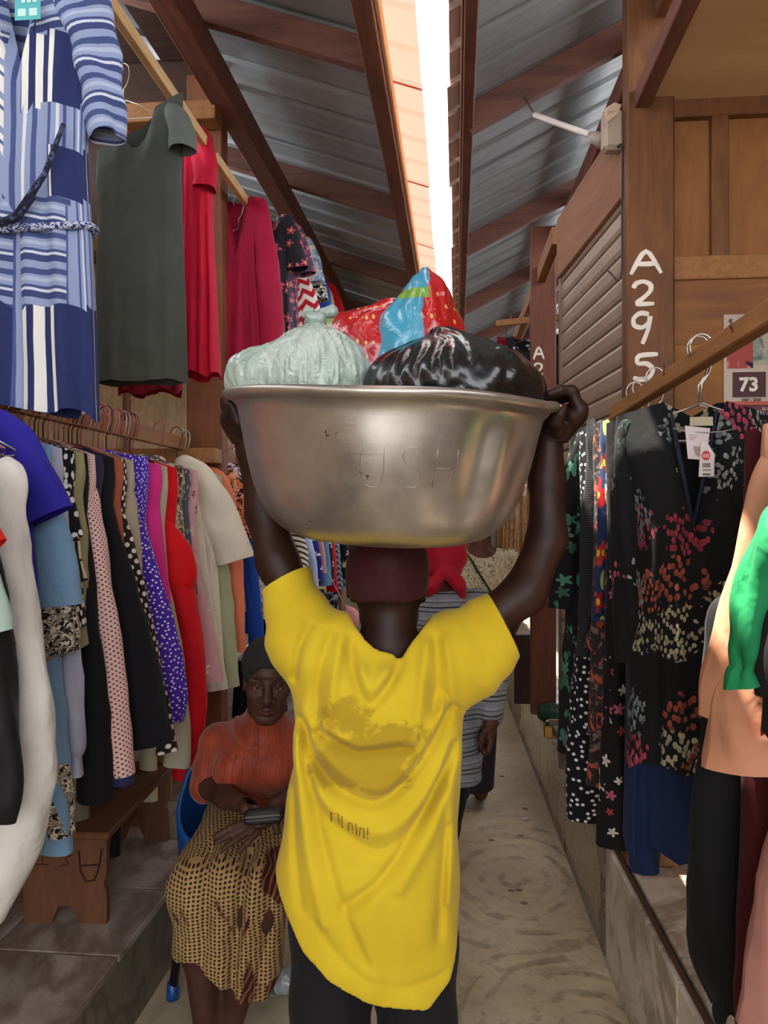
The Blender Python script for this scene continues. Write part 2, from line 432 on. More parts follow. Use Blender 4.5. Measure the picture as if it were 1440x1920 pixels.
# brush strokes of the hand-painted digits: polylines in a 1 x 1 cell
STROKE = {'A': [[(0.02, 0), (0.5, 1.0), (0.98, 0.02)], [(0.22, 0.36), (0.8, 0.36)]],
          '2': [[(0.08, 0.72), (0.2, 0.93), (0.5, 1.0), (0.78, 0.85), (0.78, 0.6), (0.5, 0.32), (0.12, 0.04), (0.9, 0.06)]],
          '9': [[(0.75, 0.95), (0.4, 1.0), (0.15, 0.82), (0.18, 0.58), (0.5, 0.5), (0.78, 0.7), (0.8, 0.95), (0.74, 0.5), (0.5, 0.0)]],
          '5': [[(0.95, 0.93), (0.2, 0.9), (0.18, 0.58), (0.55, 0.62), (0.8, 0.4), (0.68, 0.12), (0.35, 0.0), (0.05, 0.1)]],
          '7': [[(0.1, 0.92), (0.85, 0.95), (0.6, 0.5), (0.45, 0.0)]]}
def brush(ch, cx, cz, w, h, y, lw, parent, mat=M_paint):
    m = MB()
    for kpl, pl in enumerate(STROKE[ch]):
        pts = []
        for i in range(len(pl) - 1):
            for t in np.linspace(0, 1, 5)[:-1]: pts.append(Vector((pl[i][0] * (1 - t) + pl[i + 1][0] * t, 0, pl[i][1] * (1 - t) + pl[i + 1][1] * t)))
        pts.append(Vector((pl[-1][0], 0, pl[-1][1])))
        for _ in range(2):
            q = pts[:]
            for i in range(1, len(pts) - 1): q[i] = (pts[i - 1] + pts[i] * 2 + pts[i + 1]) / 4
            pts = q
        pts = [Vector((cx + (p.x - 0.5) * w, y, cz + (p.z - 0.5) * h)) for p in pts]
        V = []; n = len(pts)
        for i, p in enumerate(pts):
            t = (pts[min(i + 1, n - 1)] - pts[max(i - 1, 0)]).normalized(); s_ = Vector((-t.z, 0, t.x))
            l = lw * (0.95 + 0.1 * math.sin(i * 0.6)) * (0.75 if i in (0, n - 1) else 1)
            for q in (p + s_ * l, p - s_ * l): V.append((q.x, q.y, q.z)); 
        V2 = [(a[0], y - 0.0015 - 0.0006 * kpl - 0.00003 * ia, a[2]) for ia, a in enumerate(V)]; N = len(V)
        F = []
        for i in range(n - 1):
            a = 2 * i
            F.append((N + a, N + a + 1, N + a + 3, N + a + 2)); F.append((a, a + 2, N + a + 2, N + a)); F.append((a + 1, N + a + 1, N + a + 3, a + 3))
        m.add(V + V2, F)
    return m.build('painted_' + {'A': 'letter', }.get(ch, 'digit'), mat, parent)
for ch, py, h, w_, px in (('A', 488, 0.106, 0.102, 1211), ('2', 550, 0.094, 0.082, 1207), ('9', 616, 0.118, 0.085, 1204), ('5', 687, 0.106, 0.088, 1210)):
    p = on_y(px, py, 2.6)
    brush(ch, p.x, p.z, w_, h - 0.014, 2.5995, 0.0078, pa)
for ch, py, h in (('A', 660, 0.097), ('2', 692, 0.08), ('9', 723, 0.084), ('7', 753, 0.084)):
    p = on_y(1010, py, 4.5)
    brush(ch, p.x, p.z, 0.062, h - 0.012, 4.4995, 0.0065, pb)

# partition behind the dark dresses, its boards, battens and the stall ceiling
wp = wall('wall_partition', 0.70, 2.6, 2.66, 2.70, 0.43, 2.97, M_ply_r)
def wb(name, px0, py0, px1, py1, y=2.655, th=0.02, mat=M_plank):
    a = on_y(px0, py0, y); b = on_y(px1, py1, y)
    return MB().box(a.x, b.x, y - th, y, min(a.z, b.z), max(a.z, b.z), 0.003).build(name, mat, wp)
wb('board', 1250, 500, 1760, 640, 2.655, 0.018, M_plank)
wb('board', 1250, 643, 1760, 800, 2.655, 0.016, wood('#81501f', '#a5702f', 0.8, 0.7, 'X', '#5b371a'))
wb('board', 1250, 803, 1760, 950, 2.655, 0.018, M_plank)
wb('batten', 1330, 196, 1362, 492, 2.655, 0.026, M_postr)
wb('batten', 1248, 486, 1760, 516, 2.655, 0.03, M_lath_r)
wb('batten', 1248, 182, 1760, 205, 2.655, 0.03, M_postr)
cl_ = MB(); cl_.box(0.615, 2.6, 0.7, 2.69, 2.965, 2.985); stall_ceiling = cl_.build('ceiling_stall', wood('#c7a576', '#dfbf90', 0.3, 0.8, 'X')); tag(stall_ceiling, kind='structure')
MB().box(0.585, 0.635, 0.7, 2.62, 2.93, 2.99, 0.003).build('edge_batten', M_beam_y, stall_ceiling)
# roller shutter between the posts
sh = empty('roller_shutter', (0.585, 2.70, 0.43)); tag(sh, 'closed pale metal roller shutter of horizontal slats beside the post painted A295', 'shutter')
sa, sb = Vector((0.585, 2.69, 0)), Vector((0.492, 3.56, 0))
sd = (sb - sa).normalized(); snr = Vector((-sd.y, sd.x, 0))
M_slat = plain('#a89680', 0.4, 0.35, 0.1)
base = Vector((0.585, 2.70, 0.43))
z = 0.50; L = (sb - sa).length; i = 0
prof = [(0, 0), (0.012, 0.004), (0.016, 0.02), (0.016, 0.058), (0.011, 0.070), (0.0, 0.074), (-0.004, 0.074), (-0.004, 0)]
V = []; 
for s_ in (0, L):
    for (o_, zz) in prof: V.append(sa * 0 + sd * s_ + snr * o_ + Vector((0, 0, zz)))
n_ = len(prof); F = [(k, (k + 1) % n_, n_ + (k + 1) % n_, n_ + k) for k in range(n_)] + [tuple(range(n_))[::-1], tuple(range(n_, 2 * n_))]
slat_me = MB().add(V, F).mesh('slat', M_slat)
while z < 2.66:
    obj('slat', slat_me, None, sh, Vector((sa.x, sa.y, z)) - base); z += 0.0765
for q, w_ in ((sa - sd * 0.012, 0.03), (sb + sd * 0.012, 0.035)):
    m = MB(); m.frame_box(q + Vector((0, 0, 1.56)) - base, sd, snr, Vector((0, 0, 1)), w_ / 2, 0.022, 1.13, 0.002); m.build('guide_rail', plain('#7d6a58', 0.45, 0.4), sh)
m = MB(); m.frame_box((sa + sb) / 2 + Vector((0, 0, 0.475)) - base, sd, snr, Vector((0, 0, 1)), L / 2, 0.018, 0.022, 0.003); m.build('bottom_rail', plain('#8c7a66', 0.4, 0.5), sh)
fa = MB(); fa.frame_box((sa + sb) / 2 + snr * 0.02 + Vector((0, 0, 2.80)), sd, snr, Vector((0, 0, 1)), L / 2 + 0.02, 0.012, 0.135, 0.003)
fb = fa.build('wall_fascia', wood('#7e553c', '#9c6d50', 0.7, 0.75, 'Y')); tag(fb, kind='structure')
wall('wall_stall_back', 0.62, 0.66, 2.75, 4.2, 0.43, 2.95, M_ply_r)
# padlock on the shutter foot
pl = P(1028, 1362, 3.5)
lk = empty('padlock', pl); tag(lk, 'small brass padlock hanging at the foot of the roller shutter', 'padlock')
MB().box(-0.02, 0.02, -0.011, 0.011, -0.05, 0.0, 0.004).build('body', plain('#9a7434', 0.3, 0.9), lk)
MB().tube([(-0.013, 0, -0.004)] + [(-0.013 * math.cos(t), 0, 0.012 + 0.014 * math.sin(t)) for t in np.linspace(0, math.pi, 9)] + [(0.013, 0, -0.004)], 0.004, 8).build('shackle', plain('#b9b4aa', 0.25, 1.0), lk, True)
MB().box(0.0, 0.05, -0.006, 0.02, 0.004, 0.03, 0.004).build('hasp', plain('#6b5a48', 0.4, 0.8), lk)
# ------------------------------------------------------------ cloth materials (patterns live in the UV map, metres)
def cloth_finish(g, c, rough=0.85, bstr=0.35, sheen=0.03, wr=1.0, **kw):
    v = g.tc.outputs['UV']
    w1 = g.noise(g.mapv(v, (11 * wr, 6 * wr, 1), rot=(0, 0, 0.3)), 1.0, 1, 0.4, 0.5)
    w2 = g.noise(g.mapv(v, (30 * wr, 22 * wr, 1), rot=(0, 0, -0.5)), 1.0, 2, 0.5, 0.3)
    h = g.m('ADD', w1, g.m('MULTIPLY', w2, 0.22))
    return g.finish(c, rough, h, min(1.0, bstr * 1.6), 0.03, Sheen_Weight=sheen, Specular_IOR_Level=0.25, **kw)
@memo
def solid(c, rough=0.85, bstr=0.35, var=0.08, sheen=0.03, wr=1.0):
    g = G('cloth_solid'); cc = srgb(c)
    n_ = g.noise(g.tc.outputs['UV'], 7.0, 4)
    lo = tuple(x * (1 - var) for x in cc[:3]) + (1,); hi = tuple(min(1, x * (1 + var)) for x in cc[:3]) + (1,)
    return cloth_finish(g, g.ramp(n_, [(0.3, lo), (0.7, hi)]), rough, bstr, sheen, wr)
@memo
def dots(base, dot, scale=40.0, rad=0.22, rand=0.0, bstr=0.3, rot=0.785):
    g = G('cloth_dots'); v = g.mapv(g.tc.outputs['UV'], rot=(0, 0, rot))
    vd = g.n('TexVoronoi', {'Vector': v, 'Scale': scale, 'Randomness': rand}, voronoi_dimensions='2D').outputs['Distance']
    return cloth_finish(g, g.mix(g.step(g.m('SUBTRACT', rad, vd), 0.0, 0.03), base, dot), bstr=bstr)
@memo
def stripes(cols, period, rot=0.0, wob=0.0, bstr=0.3):
    """cols: list of (fraction where it starts, colour) over one period"""
    g = G('cloth_stripes'); v = g.mapv(g.tc.outputs['UV'], rot=(0, 0, rot))
    s_ = g.n('SeparateXYZ', {0: v}).outputs[0]
    if wob: s_ = g.m('ADD', s_, g.m('MULTIPLY', g.noise(g.tc.outputs['UV'], 6, 2), wob))
    f = g.m('FRACT', g.m('DIVIDE', s_, period))
    return cloth_finish(g, g.ramp(f, cols, 'CONSTANT'), bstr=bstr)
@memo
def flowers(base, pal, scale=11.0, size=0.42, dens=0.35, petals=5, leaf=None, centre='#d9b24a', bstr=0.25, second=None):
    """scattered petalled flowers with random palette colours, optional leaf blotches and a finer second layer"""
    g = G('cloth_floral'); uv = g.tc.outputs['UV']
    def layer(c0, sc, sz, dn, pal_, seed, pet):
        v = g.mapv(uv, loc=(seed, seed * 0.37, 0))
        vo = g.n('TexVoronoi', {'Vector': v, 'Scale': sc, 'Randomness': 0.85}, voronoi_dimensions='2D')
        dl = g.n('VectorMath', {0: v, 1: vo.outputs['Position']}, operation='SUBTRACT').outputs[0]
        sp = g.n('SeparateXYZ', {0: dl}); rc = g.n('SeparateColor', {0: vo.outputs['Color']})
        ang = g.m('ARCTAN2', sp.outputs[1], sp.outputs[0])
        pr = g.m('COSINE', g.m('ADD', g.m('MULTIPLY', ang, float(pet)), g.m('MULTIPLY', rc.outputs[2], 6.28)))
        rad = g.m('MULTIPLY', g.m('ADD', 0.72, g.m('MULTIPLY', pr, 0.28)), g.m('MULTIPLY', sz, g.m('ADD', 0.55, g.m('MULTIPLY', rc.outputs[2], 0.6))))
        dist = vo.outputs['Distance']
        msk = g.m('MULTIPLY', g.m('LESS_THAN', dist, rad), g.m('GREATER_THAN', rc.outputs[0], dn))
        pc = g.ramp(rc.outputs[1], [(i / len(pal_), p) for i, p in enumerate(pal_)], 'CONSTANT')
        pc = g.mix(g.m('MULTIPLY', g.m('SUBTRACT', 1.0, g.m('DIVIDE', dist, sz)), 0.35), pc, '#3a1218')
        c1 = g.mix(msk, c0, pc)
        if centre:
            c1 = g.mix(g.m('MULTIPLY', msk, g.m('LESS_THAN', dist, sz * 0.2)), c1, centre)
        return c1
    c = base
    if leaf:
        ln = g.n('TexVoronoi', {'Vector': g.mapv(uv, (1.0, 0.55, 1), rot=(0, 0, 0.6)), 'Scale': scale * 2.1}, voronoi_dimensions='2D')
        sp = g.n('SeparateColor', {0: ln.outputs['Color']})
        lm = g.m('MULTIPLY', g.m('LESS_THAN', ln.outputs['Distance'], 0.34), g.m('GREATER_THAN', sp.outputs[0], 0.62))
        lm = g.m('MULTIPLY', lm, g.step(g.noise(uv, scale * 0.5, 2), 0.5, 0.02))
        c = g.mix(lm, c, leaf)
    if second: c = layer(c, second[0], second[1], second[2], second[3], 3.3, 4)
    c = layer(c, scale, size, dens, pal, 1.7, petals)
    return cloth_finish(g, c, bstr=bstr)
@memo
def blotch(base, cols, scale=22.0, thr=0.52, dist=1.0, bstr=0.3):
    g = G('cloth_blotch'); uv = g.tc.outputs['UV']; c = base
    for i, cc in enumerate(cols):
        n_ = g.noise(g.mapv(uv, loc=(i * 3.1, i * 1.7, 0)), scale, 2, 0.5, dist)
        c = g.mix(g.step(n_, thr + 0.03 * i, 0.015), c, cc)
    return cloth_finish(g, c, bstr=bstr)
@memo
def zigzag(c0, c1, period=0.05, amp=0.02, duty=0.5):
    g = G('cloth_zigzag'); s_ = g.n('SeparateXYZ', {0: g.tc.outputs['UV']})
    tri = g.m('PINGPONG', s_.outputs[0], period * 0.5)
    f = g.m('FRACT', g.m('DIVIDE', g.m('ADD', s_.outputs[1], g.m('MULTIPLY', tri, amp / (period * 0.25))), period))
    return cloth_finish(g, g.mix(g.m('GREATER_THAN', f, duty), c0, c1))
@memo
def tartan(base, line, period=0.06, w=0.12):
    g = G('cloth_check'); s_ = g.n('SeparateXYZ', {0: g.tc.outputs['UV']})
    a = g.m('LESS_THAN', g.m('FRACT', g.m('DIVIDE', s_.outputs[0], period)), w); b = g.m('LESS_THAN', g.m('FRACT', g.m('DIVIDE', s_.outputs[1], period)), w)
    return cloth_finish(g, g.mix(g.m('MAXIMUM', a, b), base, line))

# ------------------------------------------------------------ garments
def vnoise(seed):
    r = np.random.RandomState(seed)
    A = r.uniform(0.4, 1.0, 6); Fx = r.uniform(4, 22, 6); Fz = r.uniform(1.5, 9, 6); Ph = r.uniform(0, 6.28, 6)
    def f(x, z):
        s_ = 0
        for i in range(6): s_ = s_ + A[i] * np.sin(Fx[i] * x + Fz[i] * z + Ph[i]) / (1 + 0.08 * Fx[i])
        return s_ / 3.0
    return f
def interp(t, pts):
    return np.interp(t, [p[0] for p in pts], [p[1] for p in pts])
def body_mesh(W, L, prof, dep=0.045, neck=0.075, nfront=0.10, nback=0.02, slope=0.32, fold=0.018, nf=5, hemcurve=0.0, shear=0.0,
              seed=1, vneck=False, nu=56, nv=42, hemwave=0.012, lean=0.0, mats=None, panel=None, pleat=0.0):
    """closed hanging body: x across, -y front, z from the shoulder line (0) down to -L. prof: (v, half width) pairs"""
    f = vnoise(seed); r = np.random.RandomState(seed + 50); ph = r.uniform(0, 6.28, 4)
    a = np.linspace(0, 2 * np.pi, nu, endpoint=False); v = np.linspace(0, 1, nv) ** 1.15
    A, Vv = np.meshgrid(a, v)
    w = interp(Vv, prof)
    c, s_ = np.cos(A), np.sin(A)
    xn = np.sign(c) * np.abs(c) ** 0.85
    x = w * xn
    d = dep * interp(Vv, [(0, 0.25), (0.12, 0.9), (0.4, 1.0), (1, 1.15)])
    y = d * np.sign(s_) * np.abs(s_) ** 0.75
    ax = np.abs(x)
    front = np.clip(0.5 - s_ * 4, 0, 1)
    nd = nfront * front + nback * (1 - front)
    q = np.clip(1 - ax / neck, 0, 1)
    ztop = -slope * np.maximum(0, ax - neck) - nd * (q if vneck else np.sqrt(np.clip(1 - (1 - q) ** 2, 0, 1)))
    z = ztop * (1 - Vv) ** 1.4 + (-L + hemcurve * (xn ** 2) + hemwave * np.sin(5 * A + ph[0])) * Vv + shear * x * (1 - Vv)
    amp = fold * interp(Vv, [(0, 0.05), (0.25, 0.35), (0.6, 0.8), (1, 1.25)])
    wave = np.sin(nf * np.pi * xn + ph[1] + 1.2 * np.sin(2.2 * Vv + ph[2])) * 0.7 + f(x * 1.5, z) * 0.9
    y = y + amp * wave
    if pleat: y = y + pleat * np.clip(Vv * 3, 0, 1) * np.sign(s_) * np.abs(np.sin(14 * xn * np.pi / 2))
    x = x + 0.35 * amp * f(z * 0.8, x * 2 + y) + lean * Vv
    V = np.stack([x, y, z], -1).reshape(-1, 3)
    per = 4 * np.interp(0.5, [0, 1], [W, W])
    uu = A / (2 * np.pi) * (4 * max(p[1] for p in prof)); UV = np.stack([uu, z], -1).reshape(-1, 2)
    idx = np.arange(nv * nu).reshape(nv, nu)
    j2 = np.roll(idx, -1, axis=1)
    Fq = np.stack([idx[:-1], idx[1:], j2[1:], j2[:-1]], -1).reshape(-1, 4)
    # uv seam: duplicate the first column
    V = np.concatenate([V.reshape(nv, nu, 3), V.reshape(nv, nu, 3)[:, :1]], 1); UVg = UV.reshape(nv, nu, 2)
    last = UVg[:, :1].copy(); last[..., 0] = 4 * max(p[1] for p in prof)
    UVg = np.concatenate([UVg, last], 1)
    idx = np.arange(nv * (nu + 1)).reshape(nv, nu + 1)
    Fq = np.stack([idx[:-1, :-1], idx[1:, :-1], idx[1:, 1:], idx[:-1, 1:]], -1).reshape(-1, 4)
    V = V.reshape(-1, 3); UVg = UVg.reshape(-1, 2)
    mi = None
    if panel is not None:
        ctr = V[Fq].mean(1); mi = [panel(*p) for p in ctr]
    return mesh_np('garment_body', V, Fq, UVg, True, mats, mi)
def sleeve_mesh(path, seed=1, nu=26, sub=5, flat=0.8, wr=0.006, close=False, cuff=0.0, dome=True):
    """path: list of (x, y, z, halfwidth) -> tube with wrinkles; flat = thickness / width"""
    path = np.array(path, dtype=float)
    t0 = path[1, :3] - path[0, :3]; t0 = t0 / (np.linalg.norm(t0) + 1e-9); h0 = path[0, 3]
    if dome: path = np.concatenate([[np.append(path[0, :3] - t0 * h0 * 0.9, h0 * 0.12)], [np.append(path[0, :3] - t0 * h0 * 0.6, h0 * 0.72)], path])
    n = len(path)
    t = np.linspace(0, n - 1, (n - 1) * sub + 1)
    Pn = np.stack([np.interp(t, np.arange(n), path[:, k]) for k in range(4)], -1)
    for _ in range(3):
        Pn[1:-1] = (Pn[:-2] + 2 * Pn[1:-1] + Pn[2:]) / 4
    f = vnoise(seed); m = len(Pn)
    T = np.gradient(Pn[:, :3], axis=0); T /= np.linalg.norm(T, axis=1)[:, None]
    Yv = np.array([0, 1.0, 0]); X = np.cross(Yv[None], T); X /= np.linalg.norm(X, axis=1)[:, None]; Yt = np.cross(T, X)
    a = np.linspace(0, 2 * np.pi, nu + 1)
    Ls = np.concatenate([[0], np.cumsum(np.linalg.norm(np.diff(Pn[:, :3], axis=0), axis=1))])
    V = np.zeros((m, nu + 1, 3)); U = np.zeros((m, nu + 1, 2))
    hw = Pn[:, 3]
    for k, aa in enumerate(a):
        kk = aa if k < nu else 0.0
        dr = 1 + (wr / np.maximum(hw, 0.008)) * (f(kk * 0.16 * np.ones(m), Ls * 2) + 0.7 * np.sin(3 * kk + 9 * Ls + seed) + 0.45 * np.sin(2 * kk + 34 * Ls + 2.3 * seed + 1.5 * np.sin(11 * Ls + seed))) * np.clip(Ls * 12, 0, 1)
        V[:, k] = Pn[:, :3] + X * (np.cos(kk) * hw * dr)[:, None] + Yt * (np.sin(kk) * hw * flat * dr)[:, None]
        U[:, k, 0] = aa * float(np.mean(hw)); U[:, k, 1] = -Ls
    idx = np.arange(m * (nu + 1)).reshape(m, nu + 1)
    Fq = np.stack([idx[:-1, :-1], idx[:-1, 1:], idx[1:, 1:], idx[1:, :-1]], -1).reshape(-1, 4)
    fs = [Fq]
    return mesh_np('sleeve', V.reshape(-1, 3), fs, U.reshape(-1, 2))

# wire hanger: hook over the rail, twisted neck, sloping shoulders, bottom bar
def hanger_mesh(hw=0.15, drop=0.07, r=0.0026, n=5):
    m = MB()
    hook = [(-0.026 * math.cos(t), 0, 0.006 + 0.030 * math.sin(t)) for t in np.linspace(-0.6, math.pi, 12)]
    pts = hook
    pts = pts + [(0.026, 0, -0.02), (0.016, 0, -0.055), (0.0, 0, -0.08), (0, 0, -0.125)]
    m.tube(pts, r, n)
    m.tube([(0, 0, -0.125), (hw * 0.45, 0, -0.15), (hw, 0, -0.125 - drop), (hw * 0.97, 0, -0.14 - drop), (0, 0, -0.143 - drop), (-hw * 0.97, 0, -0.14 - drop), (-hw, 0, -0.125 - drop), (-hw * 0.45, 0, -0.15), (0, 0, -0.125)], r, n)
    return m
M_wire = plain('#c4bdb2', 0.3, 0.8); M_wire_red = plain('#b8505c', 0.4, 0.1); M_wire_dark = plain('#5a4a44', 0.35, 0.7); M_wire_pink = plain('#d98f8a', 0.4, 0.0)
_h = {}
def hanger(loc, mat=M_wire, label=None, group=None, rz=0.0):
    if mat.name not in _h:
        b_ = hanger_mesh(); _h[mat.name] = b_.mesh('clothes_hanger', mat, True)
    o = obj('clothes_hanger', _h[mat.name], None, None, loc); o.rotation_euler = (0, 0, rz)
    return tag(o, label, 'hanger', group)

def garment(name, label, cat, loc, mat, W=0.2, L=0.75, prof=None, sleeves=(), rz=0.0, group=None, body=True, smat=None, seed=1, ht=0.075, extra=None, cuffmat=None, **kw):
    """Empty at the hook point; shoulder line ht below it. sleeves: list of paths in local metres"""
    root = empty(name, loc, rz); tag(root, label, cat, group)
    prof = prof or [(0, W), (0.1, W * 1.02), (0.3, W * 0.95), (1, W * 1.15)]
    if body:
        me = body_mesh(W, L, prof, seed=seed, **kw)
        obj('body', me, mat, root, (0, 0, -ht))
    for i, s_ in enumerate(sleeves):
        sd_ = dict(s_) if isinstance(s_, dict) else {'path': s_}
        pth = sd_.pop('path'); m_ = sd_.pop('mat', smat or mat); nm = sd_.pop('name', 'sleeve')
        obj(nm, sleeve_mesh(pth, seed=seed + 3 + i, **sd_), m_, root, (0, 0, 0))
    return root
# ------------------------------------------------------------ west side: rails, hangers, clothes
RX, RZ = -1.28, 1.955
rl = empty('clothes_rail', (RX, 3.0, RZ - 0.03)); tag(rl, 'long wooden lath rail carrying the packed lower row of clothes', 'rail')
MB().box(-0.014, 0.014, -2.0, 0.68, -0.035, 0.028, 0.003).build('lath', M_lath_r, rl)
MB().box(-0.014, 0.014, 0.72, 6.0, -0.045, 0.018, 0.003).build('lath', M_lath_r, rl)
UX, UZ = -1.05, 3.15
ru = empty('clothes_rail', (UX, 3.0, UZ)); tag(ru, 'pale wooden strip hung under the roof above the packed row', 'rail')
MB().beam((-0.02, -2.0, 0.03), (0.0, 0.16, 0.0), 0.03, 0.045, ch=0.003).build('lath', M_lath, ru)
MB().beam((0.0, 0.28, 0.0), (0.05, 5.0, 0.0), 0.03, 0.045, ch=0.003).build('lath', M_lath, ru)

def px_path(pts, Y, loc, ty=0.0):
    """sleeve centreline given as (px, py, half width px) at the garment's own distance -> local metres"""
    out = []
    for (px, py, hw) in pts:
        p = on_y(px, py, Y)
        out.append((p.x - loc[0], ty, p.z - loc[2], hw / FPX * Y))
    return out
def mirror(path): return [(-p[0], p[1], p[2], p[3]) for p in path]
RG = 'clothes packed along the lower rail'
def low(Y, name, label, cat, mat, sl, L=0.75, W=0.19, smat=None, seed=1, both=True, rz=0.0, flat=0.8, body=True, extra=(), **kw):
    loc = (RX, Y, RZ)
    ss = []
    if sl:
        pth = px_path(sl, Y, loc)
        ss.append({'path': pth, 'flat': flat, 'mat': smat or mat})
        if both: ss.append({'path': mirror(pth), 'flat': flat, 'mat': smat or mat})
    for (pts, m_, nm, fl) in extra:
        ss.append({'path': px_path(pts, Y + 0.012, loc), 'flat': fl, 'mat': m_, 'name': nm})
    return garment(name, label, cat, loc, mat, W, L, sleeves=ss, group=RG, seed=seed, rz=rz, body=body, ht=0.145, **kw)

leopard = blotch('#161412', ['#cfc4b2', '#8a7f70'], 55, 0.5, 1.5)
low(1.50, 'blouse', 'bright red blouse sleeve poking in nearest the camera', 'blouse', solid('#d8231c'), [(-130, 860, 34), (-60, 960, 40), (-20, 1030, 36)], W=0.16, seed=11)
low(1.56, 'blouse', 'pale mint blouse with a rounded sleeve end beside the white dress', 'blouse', solid('#a9c2b4'), [(-120, 900, 34), (-50, 1060, 44), (-18, 1190, 42)], W=0.16, seed=12)
low(1.62, 'dress', 'black dress with a long smooth sleeve overlapping the white dress', 'dress', solid('#17161a', 0.6), [(-60, 900, 30), (-30, 1120, 44), (-2, 1350, 44), (4, 1500, 42), (2, 1540, 26)], W=0.17, L=0.7, seed=13)
low(1.74, 'dress', 'long white dress with a wide creased sleeve, largest on the lower rail', 'dress', solid('#d6d2ca', 0.8, 0.6), [(12, 890, 40), (5, 960, 42), (20, 1120, 52), (45, 1300, 58), (48, 1460, 60), (12, 1590, 66), (-40, 1700, 60)], W=0.165, L=0.86, seed=14, flat=0.7)
low(1.93, 'blouse', 'royal blue blouse with a broad kimono sleeve', 'blouse', solid('#2b2392', 0.8, 0.5), [(-8, 800, 40), (22, 835, 50), (55, 905, 60), (84, 972, 63)], W=0.17, L=0.6, seed=15, flat=0.45)
low(2.02, 'dress', 'light denim-blue dress with leopard-print lining and hem', 'dress', solid('#7497b4', 0.85, 0.5),
    [(52, 900, 34), (85, 980, 44), (103, 1070, 50), (108, 1135, 52)], W=0.17, L=0.7, seed=16, flat=0.6,
    extra=[([(100, 1120, 40), (112, 1175, 46), (120, 1222, 34)], leopard, 'lining', 0.7), ([(92, 1180, 24), (104, 1360, 24), (114, 1500, 26), (112, 1592, 30)], solid('#7497b4', 0.85, 0.5), 'skirt', 0.9), ([(92, 1180, 25), (96, 1232, 25.5)], leopard, 'print_band', 0.95), ([(110, 1440, 27), (116, 1560, 29)], leopard, 'print_band', 0.95)])
low(2.08, 'blouse', 'pale lavender blouse with a gathered cuff below the leopard trim', 'blouse', solid('#a9abc0'), [(110, 930, 16), (128, 1180, 18), (138, 1330, 22), (142, 1405, 22), (140, 1418, 13), (141, 1455, 17)], W=0.17, L=0.68, seed=17)
low(2.13, 'blouse', 'black blouse scattered with white stars and a checked hem', 'blouse', dots('#131114', '#e4dfd8', 34, 0.30, 0.9), [(84, 868, 22), (104, 900, 26), (124, 970, 24), (138, 1010, 20)], W=0.18, L=0.55, seed=18, extra=[([(134, 990, 15), (142, 1060, 15), (150, 1092, 14)], tartan('#cdbfa2', '#2a221c'), 'hem_band', 0.9)])
low(2.17, 'shirt', 'olive khaki shirt sleeve between the stars and the pink dots', 'shirt', solid('#8d8660'), [(112, 868, 18), (132, 900, 20), (146, 1000, 16), (150, 1100, 14)], W=0.19, L=0.6, seed=19)
low(2.19, 'dress', 'long plain black dress behind the lavender cuff', 'dress', solid('#101014'), [(130, 900, 20), (158, 1100, 22), (172, 1300, 34), (176, 1500, 36)], W=0.19, L=0.85, seed=20)
low(2.24, 'dress', 'pale pink dress with tiny dark dots and a navy hem band', 'dress', dots('#e3bdb4', '#6b3a3e', 95, 0.25), [(140, 888, 14), (158, 905, 18), (176, 1000, 23), (205, 1250, 31), (226, 1452, 29)], W=0.19, L=0.8, seed=21, extra=[([(225, 1440, 30), (227, 1466, 30)], solid('#2a2a52'), 'hem_band', 0.8)])
low(2.30, 'cardigan', 'navy cardigan shoulder rising above the pink dotted dress', 'cardigan', solid('#2a2843'), [(120, 862, 18), (140, 880, 20), (160, 960, 14)], W=0.185, L=0.5, seed=22)
low(2.37, 'cardigan', 'black wool cardigan widening to a broad hem', 'cardigan', solid('#17161a', 0.95), [(168, 892, 14), (186, 915, 18), (214, 1050, 27), (254, 1250, 46), (284, 1395, 46)], W=0.19, L=0.75, seed=23)
low(2.43, 'blouse', 'rust brown blouse edge beside the black cardigan', 'blouse', solid('#a4583c'), [(190, 900, 12), (206, 950, 12), (225, 1050, 10)], W=0.19, L=0.55, seed=24)
low(2.46, 'dress', 'dark brown dress with large cream polka dots', 'dress', dots('#241a18', '#ddd2c0', 38, 0.30, 0.25), [(198, 905, 13), (212, 940, 15), (244, 1060, 17), (288, 1260, 20), (312, 1410, 20)], W=0.19, L=0.78, seed=25)
low(2.52, 'cardigan', 'beige knit cardigan with a draped collar', 'cardigan', solid('#a79a86'), [(198, 885, 18), (222, 905, 22), (238, 960, 20), (262, 1150, 14), (280, 1300, 12)], W=0.19, L=0.7, seed=26)
low(2.62, 'dress', 'violet dress with small white dots and long sleeves', 'dress', dots('#4a2aa0', '#ece8f4', 62, 0.20, 0.75), [(196, 862, 22), (222, 880, 24), (254, 1000, 26), (300, 1180, 31), (328, 1300, 27), (322, 1350, 22)], W=0.2, L=0.75, seed=27, slope=0.12)
low(2.74, 'blouse', 'hot pink blouse next to the violet dotted dress', 'blouse', solid('#d92f86'), [(236, 885, 16), (256, 905, 18), (276, 1000, 16), (296, 1080, 12)], W=0.2, L=0.55, seed=28)
low(2.80, 'dress', 'beige dress with a loose cuff below the red dress', 'dress', solid('#b3a690'), [(262, 925, 14), (278, 960, 15), (302, 1100, 16), (332, 1280, 20), (336, 1385, 27), (330, 1435, 24)], W=0.2, L=0.8, seed=29)
low(2.90, 'dress', 'scarlet red dress with a puffed sleeve and long skirt', 'dress', solid('#d00712', 0.75, 0.5), [(282, 960, 14), (300, 985, 26), (326, 1035, 37), (338, 1085, 33), (334, 1110, 22)], W=0.2, L=0.8, seed=30, flat=0.9, extra=[([(312, 1010, 22), (345, 1120, 26), (362, 1250, 30), (362, 1340, 29), (348, 1455, 25)], solid('#c40a18', 0.75, 0.5), 'skirt', 0.9)])
